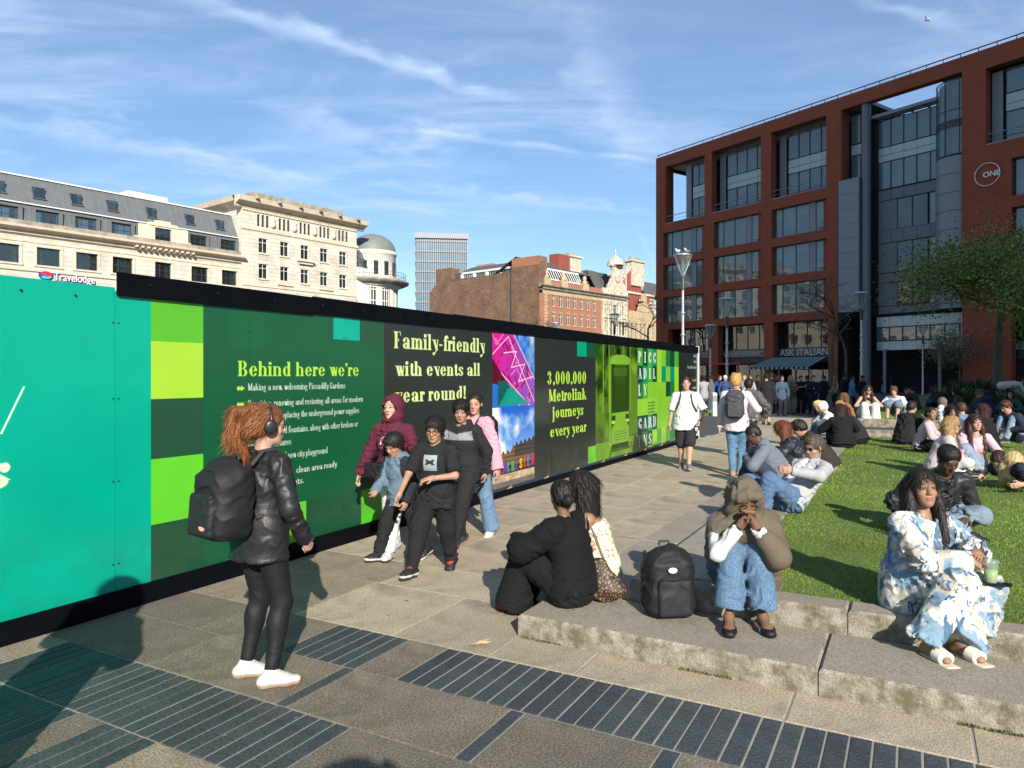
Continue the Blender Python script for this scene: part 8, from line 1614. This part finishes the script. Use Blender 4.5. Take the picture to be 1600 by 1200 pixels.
m = MB(); T_ = lambda x, y, z: tuple(world(f_, f_.hp(x, y, z))); m.tube([T_(-.075, .055, .085), T_(-.04, .083, .098), T_(0, .088, .10), T_(.04, .083, .098), T_(.075, .055, .085)], .010, 6); so = m.build('sunglasses', MATS['glasses_frame']); tag(so, 'sunglasses pushed up on the head of the smiling woman in pink', 'sunglasses')
o_, f_ = lawn_sitter(1462, 742, facing(.75, -.35), 'blond woman in silvery satin top seen from the side on the lawn', skin='fair', hair=('longer', (.33, .20, .085)), top=dict(name='satin_top', c=(.46, .40, .38), t=.026, st=.030, hem=.05), bottom=dict(name='trousers', c=(.55, .53, .5), t=.02, flare=.07), mat_top=M_silk, head=(-10, -6, 0), lean=14, style='cross', seed=251)
glasses(f_, 'dark sunglasses worn by the blond woman on the lawn', parent=o_, lens=MATS['sunglass_lens'], r=.024)
lawn_sitter(1440, 706, facing(.55, -.4), 'dark haired woman in dusty pink top behind the blond woman', skin='tan', hair=('tied', HB), top=dict(name='top', c=(.50, .34, .37), t=.024, st=.022, hem=.05), bottom=dict(name='trousers', c=BLK, t=.02), head=(-40, 0, 0), style='cross', seed=261, h=1.62)
lawn_sitter(1487, 700, facing(-.4, -.6), 'woman with dark bob hair and white top resting her face on her hand', skin='olive', hair=('longmid', HB), top=dict(name='top', c=(.66, .62, .62), t=.02, hem=.05), bottom=dict(name='trousers', c=JEAN, t=.02), head=(20, -16, 8), hands=((.02, .16, .60), (-.1, .34, .24)), style='cross', seed=271)
lawn_sitter(1506, 694, facing(.3, 1), 'person in denim jacket with brown hair seen from behind on the lawn', fem=0, skin='fair', hair=('short', (.06, .032, .02)), top=dict(name='denim_jacket', c=(.13, .21, .31), t=.034, st=.03, hem=.06, collar=.014), bottom=dict(name='jeans', c=JEAN, t=.02), mat_top=M_denim, head=(10, -6, 0), style='cross', seed=281)
lawn_sitter(1545, 706, facing(-.6, .6), 'woman with dark red hair down her black coat next to the smiling woman', skin='fair', hair=('longer', (.035, .012, .012)), top=dict(name='coat', c=BLK, t=.045, st=.04, hem=.06), bottom=dict(name='trousers', c=BLK, t=.02), head=(10, 4, 0), lean=4, style='cross', seed=291, wd=1.1, h=1.72)
lawn_sitter(1477, 676, facing(.1, 1), 'person in mauve hooded top sitting behind the group on the lawn', fem=0, lod=2, skin='fair', hair=('short', (.12, .085, .075)), top=dict(c=(.14, .10, .095), t=.045, hood='up'), bottom=dict(c=BLK, t=.02), seed=301, style='cross', wd=1.1)
lawn_sitter(1415, 694, facing(.8, .3), 'person in quilted black gilet sitting at the left of the lawn group', fem=0, lod=1, skin='olive', hair=('short', HB), top=dict(name='gilet', c=(.016, .016, .018), t=.055, st=.03, hem=.08, fold=.016, ff=36, fdir=(0, 0, 1)), bottom=dict(name='trousers', c=(.12, .13, .15), t=.02), head=(0, -10, 0), style='cross', wd=1.15, seed=311, h=1.74)
lawn_sitter(1592, 690, facing(-1, -.2), 'person in navy jacket with white piping and jeans at the right edge of the lawn', fem=0, lod=1, skin='fair', hair=('short', (.05, .02, .015)), top=dict(name='jacket', c=(.022, .026, .045), t=.04, st=.036, hem=.06), bottom=dict(name='jeans', c=JEANL, t=.02), mat_bot=M_denim, head=(0, -30, 0), lean=22, style='up', seed=321, z=.42)
q = G(1552, 762, .28)
fgy = Fig(h=1.70, fem=1, wd=1.05, pelvis=(0, 0, .14), lean=-74, curl=-6, head=(8, -60, 0), hands=((.34, -.72, .12), (-.35, -.60, .12)), elb=((1, -.2, -.2), (-1, -.2, -.2)), feet=((.12, .85, .02), (-.12, .86, .02)), knee=((.2, .2, 1), (-.2, .2, 1)))
person((q[0] + .62, q[1] - .05, .28), facing(.96, .20), fgy, 'person in black T-shirt with light blond hair lying on the grass at the right', lod=1, skin='pale', hair=('longmid', (.50, .36, .17)), top=dict(name='t_shirt', c=(.022, .023, .026), t=.030, sleeve=.4, st=.03, hem=.08, lap=0), bottom=dict(name='trousers', c=(.02, .02, .023), t=.024), seed=331)
q = G(1532, 770, .28)
fgy = Fig(h=1.62, fem=0, wd=1.0, pelvis=(0, 0, .14), lean=-78, curl=-4, head=(30, -30, 0), hands=((.26, -.40, .14), (-.25, .1, .14)), elb=((1, -.2, -.2), (-1, -.2, -.2)), feet=((.12, .80, .02), (-.12, .82, .02)), knee=((.2, .2, 1), (-.2, .2, 1)))
person((q[0] + .98, q[1] + .42, .28), facing(.97, .05), fgy, 'dark haired person in black lying on the grass with face turned to the sun', lod=1, skin='pale', hair=('short', (.035, .018, .012)), top=dict(name='top', c=(.02, .022, .035), t=.03, hem=.08, lap=0), bottom=dict(name='trousers', c=BLK, t=.024), seed=341)
q = G(1494, 748, .28); tb = empty('tote_bag', (q[0], q[1] + .1, .28), .3, 'white handbag with big loop handles between the two women on the lawn', 'handbag')
P, Q = polygonise([rbox((0, 0, .09), (.17, .05, .07), .03, c=WHT)], .011, wr(5, .006)); to_obj('bag_body', P, Q, M_knit, tb, cols=np.tile(np.array([.68, .67, .66], f32), (len(P), 1)))
m = MB(); 
for y in (-.04, .04): m.tube([(-.10, y, .17), (-.09, y, .30), (0, y, .37), (.09, y, .30), (.10, y, .17)], .011, 6)
m.build('handles', M_wframe, tb)
lawn_sitter(1552, 648, facing(-.1, 1), 'large navy coated figure hunched on the shaded lawn by the tree', fem=0, lod=2, skin='fair', hair=('short', (.01, .014, .035)), top=dict(c=(.012, .016, .045), t=.12, st=.10, hood='up'), bottom=dict(c=(.012, .016, .04), t=.08), seed=351, z=.42, wd=1.25, lean=30, style='cross')
def stander(px, py, face, label, lod=2, fem=0, z=0, group=None, hands=None, head=(0, 0, 0), lean=2, **kw):
 fg = Fig(h=kw.pop('h', 1.72), fem=fem, wd=kw.pop('wd', 1.02), lean=lean, head=head, hands=hands or ((.24, .12, .86), (-.24, .12, .86)), elb=((1, -.8, -.2), (-1, -.8, -.2)), feet=((.11, .0, 0), (-.11, .03, 0)))
 q = G(px, py, z); return person((q[0], q[1], z), face, fg, label, lod=lod, group=group, **kw)
fgb = Fig(h=1.72, wd=1.05, lean=80, curl=8, head=(0, 0, 0), hands=((.1, .75, .45), (-.15, .7, .5)), feet=((.12, 0, 0), (-.12, .1, 0)))
q = G(1570, 640, .42); person((q[0], q[1], .42), facing(1, -.1), fgb, 'person in pale grey top bending right over beside the tree trunk', lod=2, skin='fair', hair=('short', HB), top=dict(c=(.40, .38, .35), t=.03), bottom=dict(c=BLK, t=.02), seed=361)
GS = 'people gathered in the shade by the restaurant'
crowd = [(1100, 648, 20, 'man in light shirt standing with arms crossed by the end of the hoarding', 0, 'dark', ('short', HB), (.42, .42, .46), (.012, .012, .015), dict(hands=((-.12, .24, 1.12), (.12, .24, 1.08)))),
 (1112, 645, 60, 'person in grey top behind the far bollard', 0, 'tan', ('short', HB), (.16, .16, .17), (.05, .07, .10), {}),
 (1124, 644, 200, 'man in bright blue top near the far grass', 0, 'fair', ('short', HD), (.02, .10, .38), BLK, {}),
 (1133, 645, 160, 'person in white cap beside the thin lamp post', 0, 'fair', ('bowl', (.6, .6, .6)), (.05, .09, .22), BLK, {}),
 (1163, 646, 150, 'woman with long blond hair and pale jacket beyond the puffer jacket', 1, 'fair', ('long', (.30, .24, .17)), (.36, .36, .38), (.3, .3, .32), {}),
 (1171, 648, 190, 'woman in pale grey cardigan standing in the crowd', 1, 'fair', ('short', HBR), (.45, .46, .48), BLK, {}),
 (1184, 644, 170, 'person in dark red top in the middle of the crowd', 0, 'tan', ('short', HB), (.06, .012, .02), BLK, {}),
 (1206, 646, 10, 'tall man in dark cap behind the man with shorts', 0, 'fair', ('short', (.05, .055, .05)), (.03, .03, .032), BLK, dict(h=1.84)),
 (1221, 650, 185, 'person in blue denim jacket with dark cross bag', 0, 'tan', ('short', HB), (.07, .12, .18), (.015, .015, .018), {}),
 (1235, 647, 182, 'woman with fair hair in khaki top and trousers', 1, 'fair', ('long', (.26, .19, .12)), (.15, .15, .10), (.16, .155, .11), dict(hands=((.06, .26, 1.10), (-.08, .26, 1.02)))),
 (1251, 646, 176, 'woman in black vest and flared trousers holding a phone with both hands', 1, 'fair', ('tied', HB), (.013, .013, .014), (.012, .012, .013), dict(hands=((.10, .28, 1.18), (-.10, .28, 1.18)))),
 (1270, 648, 172, 'ginger haired person in dark navy coat with pale blue scarf', 0, 'pale', ('messy', (.16, .06, .03)), (.016, .02, .04), (.012, .013, .02), dict(hands=((.08, .26, 1.12), (-.10, .24, .98)))),
 (1287, 640, 120, 'person in black with a pale bag behind the seated row', 0, 'tan', ('short', HB), (.015, .015, .018), BLK, {}),
 (1306, 636, 90, 'woman with light brown hair and bare shoulders in the shade', 1, 'fair', ('long', (.16, .09, .05)), (.25, .16, .11), BLK, {}),
 (1318, 640, 270, 'tall person in long black coat near the brick pier', 0, 'tan', ('short', HB), (.012, .012, .013), BLK, dict(h=1.82)),
 (1331, 642, 250, 'person in light blue shirt and black trousers in the shade', 0, 'tan', ('short', HB), (.14, .26, .42), BLK, {}),
 (1348, 640, 100, 'person in black leaning by the tall lamp post', 0, 'tan', ('short', HB), (.012, .012, .014), BLK, {}),
 (1379, 614, 200, 'man in black top and beige trousers on the far paving', 0, 'fair', ('short', HB), (.014, .014, .015), (.20, .17, .12), dict(h=1.78)),
 (1400, 612, 170, 'woman in grey sleeveless top and jeans on the far paving', 1, 'tan', ('tied', HB), (.12, .13, .15), (.06, .08, .12), {}),
 (1393, 613, 20, 'person in grey standing by the dark kiosk', 0, 'tan', ('short', HB), (.09, .09, .10), BLK, {}),
 (1455, 608, 60, 'person in bright green top beside the dark stall', 0, 'tan', ('short', HB), (.02, .30, .20), BLK, {}),
 (1469, 607, 200, 'person in vivid orange red jacket and green trousers', 0, 'fair', ('short', (.5, .06, .02)), (.75, .07, .03), (.02, .20, .13), {}),
 (1494, 626, 100, 'person in dark check shirt sitting low in the shade', 0, 'tan', ('short', HB), (.05, .06, .09), BLK, dict(h=1.2)),
 (1506, 626, 250, 'small figure in dark clothes next to the check shirt', 0, 'tan', ('short', HB), (.02, .02, .025), BLK, dict(h=1.2)),
 (1143, 640, 100, 'person in dark jacket at the outdoor tables', 0, 'tan', ('short', HB), (.03, .03, .05), BLK, {}),
 (1196, 642, 300, 'woman in black dress half hidden in the crowd', 1, 'tan', ('long', HB), (.014, .012, .014), BLK, {}),
 (1262, 640, 30, 'person in dark green jacket behind the woman in khaki', 0, 'tan', ('short', HD), (.02, .035, .025), BLK, {}),
 (1212, 641, 200, 'person in charcoal hoodie deep in the crowd', 0, 'fair', ('short', HBR), (.035, .035, .04), BLK, {})]
for i, (px, py, fc, lab, fem, sk, hr_, tc_, bc_, kw) in enumerate(crowd):
 kw = dict(kw); tc_ = tuple(v * (.62 if px < 1420 else 1) for v in tc_)  # tops darkened: the crowd's deep shade is put into their colours
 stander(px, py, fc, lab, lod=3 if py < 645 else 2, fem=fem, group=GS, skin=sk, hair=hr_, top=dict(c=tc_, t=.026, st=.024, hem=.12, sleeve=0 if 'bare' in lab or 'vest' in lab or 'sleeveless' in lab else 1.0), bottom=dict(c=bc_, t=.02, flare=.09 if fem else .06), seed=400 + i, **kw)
fgp = Fig(h=1.78, wd=1.05, lean=0, head=(0, 0, 0), hands=((.09, .26, 1.60), (-.09, .26, 1.60)), elb=((1, -.1, -.6), (-1, -.1, -.6)), feet=((.14, 0, 0), (-.14, 0, 0)))
person((.0, -.36, 0), 0, fgp, 'photographer standing behind the viewpoint with raised hands', lod=1, skin='fair', hair=('short', HD), top=dict(name='jacket', c=CHARC, t=.03), bottom=dict(name='trousers', c=BLK, t=.02), seed=501)
fgp = Fig(h=1.72, wd=1.1, lean=2, head=(10, -8, 0), hands=((.22, .24, 1.02), (-.22, .24, .98)), elb=((1.2, -.8, -.2), (-1.2, -.8, -.2)), feet=((.12, .0, 0), (-.12, .1, 0)))
person((-2.25, 2.30, 0), -30, fgp, 'companion standing outside the left edge whose shadow falls on the hoarding', lod=1, skin='fair', hair=('longmid', HD), top=dict(name='coat', c=CHARC, t=.05, st=.045, hem=.30), bottom=dict(name='trousers', c=BLK, t=.02), seed=511)
for i, (px, py, fc, lab, c_, hr_) in enumerate([(1432, 640, 30, 'person in dark green coat sitting low on the shaded lawn', (.02, .035, .025), HB), (1452, 638, 200, 'person in grey fleece sitting on the shaded lawn behind the mauve hood', (.10, .10, .11), HD), (1476, 634, 150, 'person in faded black top sitting in front of the dark low shrub', (.02, .02, .022), HB),
 (1502, 646, 60, 'person in brown jacket sitting between the lawn group and the shrubs', (.07, .045, .03), HB), (1520, 652, 220, 'person in charcoal jumper sitting left of the navy hunched figure', (.03, .03, .035), HBR), (1583, 655, 120, 'person in dark teal top sitting right of the navy hunched figure', (.02, .05, .055), HB), (1412, 640, 190, 'person in burgundy top sitting behind the quilted gilet', (.08, .02, .03), HB), (1330, 668, 80, 'person in mustard cardigan sitting past the long haired woman', (.20, .12, .04), HBR)]):
 lawn_sitter(px, py, fc, lab, fem=i % 2, lod=2 if py > 645 else 3, skin=['fair', 'tan', 'olive'][i % 3], hair=('short' if i % 2 == 0 else 'long', hr_), top=dict(c=c_, t=.03), bottom=dict(c=BLK, t=.02), seed=600 + i, style='cross' if i % 3 else 'up', z=.42, head=(10 * (i % 3), -10, 0))
# ------------------------------------------------------------ trees, lamp posts, small street things
M_bark = mat('bark', (.085, .07, .05), .95, .3, 8, .02, 14, stretch=(1, 1, .25)); M_twig = mat('bare_twig', (.10, .075, .05), .95, .2, 4)
def tree(name, loc, h, spread, label, seed, leaves=0, lsize=.1, leafc=None, trunk_r=.16, fork=.32, depth=5, density=1.0, base=None):
 r = random.Random(seed); root = empty(name, loc, r.uniform(0, 6), label, 'tree'); br = MB(); tips = []
 def grow(p, d, l, rad, lev):
  n = 3; pts = [p]; q = p; dd = d
  for i in range(n): dd = (dd + Vector((r.gauss(0, .10), r.gauss(0, .10), r.gauss(.02, .06)))).normalized(); q = q + dd * l / n; pts.append(q)
  br.tube(pts, [rad * (1 - .35 * i / n) for i in range(n + 1)], 7 if lev < 2 else (5 if lev < 3 else 3), cap=False)
  if lev >= depth: tips.append((q, rad)); return
  if lev >= 2: tips.append((pts[2], rad))
  for i in range(r.choice([2, 3, 3]) if lev else 5):
   a = r.uniform(0, 2 * math.pi); t = r.uniform(.35, .75) if lev else r.uniform(.45, .85); x = Vector((math.cos(a), math.sin(a), 0)); nd = (dd * (1 - t) + (x * spread + Vector((0, 0, .12))) * t).normalized(); st_ = pts[-1] if i < 2 or lev == 0 and i < 3 else pts[-2]
   grow(st_, nd, l * r.uniform(.58, .82), rad * .58, lev + 1)
 tr = MB(); pts = [Vector((0, 0, 0)), Vector((.03, .02, h * fork * .5)), Vector((-.02, .03, h * fork))]; tr.tube([(0, 0, -.1), (0, 0, .15), *pts[1:]], [trunk_r * 1.4, trunk_r * 1.1, trunk_r * .9, trunk_r * .75], 10); tr.build('trunk', M_bark, root)
 grow(pts[-1], Vector((0, 0, 1)), h * .24, trunk_r * .7, 0); br.build('limbs', M_bark if leaves else M_twig, root)
 if leaves:
  V = []; Cc = []; rg = np.random.default_rng(seed)
  T_ = np.array([list(t[0]) for t in tips]); n = leaves; ii = rg.integers(0, len(T_), n); cl = rg.normal(0, 1, (n, 3)) * lsize * 3.2 * density; C_ = T_[ii] + cl; a = rg.normal(0, 1, (n, 3)); a /= np.linalg.norm(a, axis=1)[:, None]; b = np.cross(a, rg.normal(0, 1, (n, 3))); b /= np.linalg.norm(b, axis=1)[:, None] + 1e-9; s = lsize * rg.uniform(.5, 1.2, n)[:, None]
  V = np.stack([C_ - a * s * .5, C_ + b * s * .32, C_ + a * s * .5, C_ - b * s * .32], 1).reshape(-1, 3); Q = np.arange(4 * n).reshape(-1, 4); tone = rg.uniform(.6, 1.3, len(T_))[ii] * rg.uniform(.75, 1.2, n); cc = np.array(leafc)[None] * tone[:, None]; yel = rg.uniform(0, 1, n) < .10; cc[yel] *= np.array([2.2, 1.6, 1.2])
  o = to_obj('crown', V, Q, mat('leaf', (.1, .1, .1), .6, .05, 2, attr='Col', spec=.3), root, cols=np.repeat(cc, 4, 0), smooth=False); o['kind'] = 'stuff'
 return root
LC = (.125, .165, .032)
q = G(1560, 626, .42); tree('plane_tree', (q[0], q[1], .4), 11.6, 1.5, 'tall leafy young tree with olive trunk in front of the red office building', 3, 24000, .16, LC, .24, .24, 5, 1.5)
q = G(1655, 640, .4); tree('plane_tree', (q[0], q[1], .4), 6.5, 1.2, 'leafy tree at the right picture edge beside the tall young tree', 12, 11000, .16, LC, .2, .3, 4, 1.3)
q = G(1500, 618, .0); tree('small_tree', (q[0], q[1], 0), 6.0, 1.1, 'lower blossoming tree half hidden left of the tall young tree', 8, 4500, .15, (.16, .14, .09), .12, .3, 4, 1.3)
q = G(1300, 624, 0); tree('bare_tree', (q[0], q[1], 0), 10.5, 1.25, 'bare branching tree in front of the striped awning', 21, 0, trunk_r=.2, fork=.3, depth=5)
q = G(1322, 618, 0); tree('bare_tree', (q[0], q[1], 0), 9.0, 1.15, 'thin bare tree beside the brick pier near the tall lamp post', 25, 0, trunk_r=.14, fork=.35, depth=5)
tree('bare_tree', ((1012 - 800) / F * 88, 88, 0), 12.5, 1.2, 'bare tree rising over the hoarding in front of the red gabled building', 31, 0, trunk_r=.2, fork=.35, depth=5)
tree('bare_tree', ((845 - 800) / F * 100, 100, 0), 11.0, 1.3, 'bare tree crown just showing over the hoarding by the brick warehouse', 37, 0, trunk_r=.2, fork=.35, depth=5)
tree('bare_tree', ((497 - 800) / F * 70, 70, 0), 10.2, 1.2, 'bare tree tip showing over the hoarding below the cream office block', 41, 0, trunk_r=.18, fork=.35, depth=5)
tree('bare_tree', ((160 - 800) / F * 56, 56, 0), 9.4, 1.2, 'thin bare tree tip beside the purple hotel lettering', 43, 0, trunk_r=.15, fork=.4, depth=4)
def shrub(px, py, z, n, s, label, c=(.05, .07, .02), seed=0, blade=False):
 rg = np.random.default_rng(seed); q = G(px, py, z); a = rg.uniform(0, 6.28, n); rr = np.sqrt(rg.uniform(0, 1, n)) * s; b0 = np.stack([rr * np.cos(a) * .4, rr * np.sin(a) * .4, np.zeros(n)], 1); tip = np.stack([rr * np.cos(a) * 1.2, rr * np.sin(a) * 1.2, s * rg.uniform(.5, 1.3, n)], 1); w_ = .03 * np.stack([-np.sin(a), np.cos(a), np.zeros(n)], 1); mid = (b0 + tip) / 2 + np.array([0, 0, s * .25])
 V = np.stack([b0 - w_, b0 + w_, mid + w_, mid - w_], 1).reshape(-1, 3); V2 = np.stack([mid - w_, mid + w_, tip + w_ * .2, tip - w_ * .2], 1).reshape(-1, 3); V = np.concatenate([V, V2]); Q = np.arange(len(V)).reshape(-1, 4); t = np.tile(rg.uniform(.6, 1.5, n), 2)[:, None] * np.array(c)[None]
 o = to_obj('shrub', V, Q, MATS['leaf'], None, cols=np.repeat(t, 4, 0), smooth=False); o.location = (q[0], q[1], z); tag(o, label, 'shrub'); return o
for i, (px, py, s, lab) in enumerate([(1512, 634, .9, 'long leaved shrub left of the tree trunk'), (1530, 636, 1.0, 'long leaved shrub close beside the tree trunk'), (1575, 648, .6, 'low spiky plant to the right of the tree trunk'), (1596, 652, .6, 'low spiky plant at the right picture edge'), (1490, 640, .7, 'dark low shrub behind the people on the lawn')]): shrub(px, py, .42, 260, s, lab, seed=i)
def lamp(px, py, z, h, label, small=False, group='lamp posts along the square'):
 q = G(px, py, z); r_ = empty('street_lamp', (q[0], q[1], z), 0, label, 'street lamp', group)
 m = MB(); hh = h - 1.75; m.tube([(0, 0, 0), (0, 0, hh * .55), (0, 0, hh)], [.085, .07, .06], 10); 
 for k in (.3, .52, .62, .8): m.lathe([(.06, 0), (.11, .01), (.11, .10), (.06, .11)], (0, 0, hh * k), 10)
 m.build('post', M_galv, r_)
 m = MB(); m.lathe([(.10, hh), (.10, hh + .62), (.06, hh + .66)], n=10); m.build('control_gear', M_frame, r_)
 m = MB(); m.lathe([(.07, hh + .66), (.20, hh + .95), (.36, hh + 1.35), (.44, hh + 1.6)], n=20); m.build('lamp_shade', glassmat('lamp_clear_cover', (.5, .5, .48), .16, .1), r_)
 m = MB(); 
 for k in range(4): a = k * math.pi / 2 + .4; m.tube([(0.05 * math.cos(a), .05 * math.sin(a), hh + .66), (.24 * math.cos(a), .24 * math.sin(a), hh + 1.05), (.45 * math.cos(a), .45 * math.sin(a), hh + 1.6)], .016, 5)
 m.tube([(.45 * math.cos(t), .45 * math.sin(t), hh + 1.61) for t in np.linspace(0, 2 * math.pi, 21)], .02, 5, cap=False); m.tube([(0, 0, hh + .6), (0, 0, hh + 1.6)], .02, 5); m.lathe([(0, hh + 1.63), (.42, hh + 1.62), (.30, hh + 1.70), (0, hh + 1.72)], n=18); m.build('lamp_frame', mat('satin_steel', (.5, .5, .5), .35, .1, 4, metal=.6), r_)
 return r_, hh
def lamp_at(px, ytop, yb, label, Y):
 """a lamp at depth Y whose top shows at ytop"""
 h = H + (586 - ytop) / F * Y; q = ((px - 800) / F * Y, Y); e = lamp(800 + (px - 800), 586 + H * F / Y, 0, h, label); return e, h, q
e_, h_, q_ = lamp_at(1067, 395, 0, 'tall steel street lamp with two gulls on its clear cone head', 34.0)
for i, (dx, lab, c) in enumerate([(-.22, 'white headed gull standing on the left of the tall lamp head', (.62, .62, .60)), (.20, 'grey gull standing on the right of the tall lamp head', (.16, .15, .15))]):
 pr = [ell((0, 0, .12), (.07, .14, .07), c=c), cone((0, .08, .15), (0, .13, .23), .04, .032, c=(.6, .6, .58)), cone((0, -.10, .12), (0, -.24, .08), .045, .012, c=(.10, .10, .11)), cone((0, .15, .235), (0, .20, .225), .014, .006, c=(.5, .35, .05)), cone((.02, 0, .07), (.02, 0, .0), .008, .008, c=(.4, .25, .2), k=.005), cone((-.02, 0, .07), (-.02, 0, .0), .008, .008, c=(.4, .25, .2), k=.005)]
 P, Q = polygonise(pr, .014); d, lab_ = sdf(pr, P, want=True); o = to_obj('gull', P, Q, M_knit, cols=np.array([x['c'] for x in pr], f32)[lab_]); o.location = (q_[0] + dx, q_[1], h_ - .04); o.rotation_euler = (0, 0, 2.0 if i else .8); tag(o, lab, 'gull')
lamp_at(1136, 464, 0, 'steel street lamp with pale sticker covered post behind the blond man', 40.0)
lamp_at(1110, 506, 0, 'slender dark street lamp between the hoarding end and the blond man', 52.0)
lamp_at(1346, 455, 0, 'steel street lamp behind the woman in sunglasses', 44.0)
lamp_at(1442, 505, 0, 'white street lamp on the shaded lawn in front of the office lobby', 62.0)
lamp_at(960, 489, 0, 'dark arm street light rising above the hoarding', 60.0)
lamp_at(868, 503, 0, 'small dark street light tip rising above the hoarding', 64.0)
q = G(1116, 650, 0); b_ = empty('bollard', (q[0], q[1], 0), .2, 'short white utility post on the small sunlit grass patch', 'bollard'); m = MB(); m.bevbox(-.09, .09, -.07, .07, 0, .98, .03); m.build('post', mat('white_paint', (.68, .68, .64), .6, .1, 3), b_); m = MB(); m.box(-.095, .095, -.076, -.071, .6, .85); m.build('plate', M_cladl, b_)
for i, (px, py, w_, h_, c, lab) in enumerate([(1438, 609, 2.6, 2.1, (.012, .02, .018), 'dark green market stall in the shade of the lobby'), (1417, 612, .6, 1.3, (.10, .11, .12), 'grey waste bin standing left of the dark stall')]):
 q = G(px, py, 0); k = empty('market_stall' if i == 0 else 'waste_bin', (q[0], q[1], 0), -.9, lab, 'stall' if i == 0 else 'bin'); m = MB(); m.bevbox(-w_ / 2, w_ / 2, -.4, .4, 0, h_, .05); m.build('body', mat('stall_%d' % i, c, .7), k); m = MB(); m.box(-w_ / 2 - .08, w_ / 2 + .08, -.5, .5, h_, h_ + .08); m.build('top', mat('teal_trim', (.02, .22, .17), .6), k)
for i, (px, py) in enumerate([(1128, 634), (1146, 632), (1158, 633), (1276, 632), (1290, 631)]):
 q = G(px, py, 0); k = empty('cafe_table', (q[0], q[1], 0), i * .7, ['round pale cafe table nearest the hoarding end', 'round pale cafe table second from the hoarding end', 'round pale cafe table right behind the blond man', 'round pale cafe table behind the navy coat', 'round pale cafe table nearest the bare tree'][i], 'table', 'cafe tables outside the restaurant')
 m = MB(); m.lathe([(0, .72), (.42, .72), (.42, .75), (0, .75)], n=16); m.build('table_top', M_cladl, k); m = MB(); m.tube([(0, 0, 0), (0, 0, .72)], .03, 6); m.lathe([(.24, 0), (.24, .03), (.03, .05)], n=12); m.build('leg', M_frame, k)
q = G(750, 1008); V = []; rgx = np.random.default_rng(2)
m = MB(); n = 9
pts = [(-.085, -.02), (-.05, -.045), (0, -.03), (.04, -.04), (.09, -.012), (.06, .02), (.095, .045), (.02, .03), (-.03, .038), (-.07, .015)]
m.mesh([(x, y, .012 + .018 * abs(math.sin(x * 60 + y * 40))) for x, y in pts] + [(0, 0, .045)], [(i, (i + 1) % 10, 10) for i in range(10)]); o = m.build('crumpled_paper', mat('dry_paper', (.52, .36, .20), .9, .15, 20)); o.location = (q[0], q[1], .002); o.scale = (.8, .8, .6); o.rotation_euler = (0, 0, .3); tag(o, 'crumpled tan paper scrap lying in front of the step corner', 'litter')
m = MB()
for k in range(260):
 u = rgx.uniform(-3, 9); v = rgx.uniform(.2, 5.5); 
 if u > .2 and v > 2.75: continue
 p = UV(u, v, .0035); r = rgx.uniform(.004, .011) * (1 if rgx.random() < .85 else 1.8); nn_ = 7
 m.face([(p[0] + r * math.cos(t) * rgx.uniform(.7, 1.2), p[1] + r * math.sin(t) * rgx.uniform(.7, 1.2), .0035) for t in np.linspace(0, 2 * math.pi, nn_ + 1)[:-1]])
o = m.build('gum_spots', mat('old_gum', (.16, .15, .14), .8, .3, 3)); tag(o, 'pale and dark old gum spots trodden into the paving', 'litter', kind='stuff')
V = []; n = 2600; rg = np.random.default_rng(4); vq = rg.uniform(2.8, 8, n); uq = .215 - np.abs(rg.normal(0, .008, n)); P = P0[None] + uq[:, None] * e1 + vq[:, None] * e2; keep = np.sin(vq * 5) + .6 * np.sin(vq * 13) > .5; P = P[keep]; n = len(P); a = rg.uniform(0, 6.28, n); hh = rg.uniform(.004, .016, n); V = np.stack([np.stack([P[:, 0] - .004 * np.cos(a), P[:, 1] - .004 * np.sin(a), 0 * a], 1), np.stack([P[:, 0] + .004 * np.cos(a), P[:, 1] + .004 * np.sin(a), 0 * a], 1), np.stack([P[:, 0] + .006 * np.sin(a), P[:, 1] + .006, hh], 1), np.stack([P[:, 0] + .002 * np.sin(a), P[:, 1], hh], 1)], 1).reshape(-1, 3)
o = to_obj('moss', V, np.arange(4 * n).reshape(-1, 4), M_grass, cols=np.tile(np.array([.09, .10, .03]), (4 * n, 1)), smooth=False); tag(o, 'moss and tiny weeds along the foot of the lower step', 'moss', kind='stuff')
pr = [ell((0, 0, 0), (.12, .35, .10), c=(.6, .6, .6)), econe((-.1, .05, .02), (-.75, -.05, .22), (.14, .03), (.05, .02), (0, 1, 0), c=(.6, .6, .6)), econe((.1, .05, .02), (.75, -.05, .22), (.14, .03), (.05, .02), (0, 1, 0), c=(.6, .6, .6))]
P, Q = polygonise(pr, .04); o = to_obj('gull', P, Q, M_knit, cols=np.tile(np.array([.6, .6, .6]), (len(P), 1))); o.location = ((1449 - 800) / F * 90, 90, H + (586 - 31) / F * 90); o.rotation_euler = (0, .3, .6); tag(o, 'single white gull flying high over the red building', 'gull')
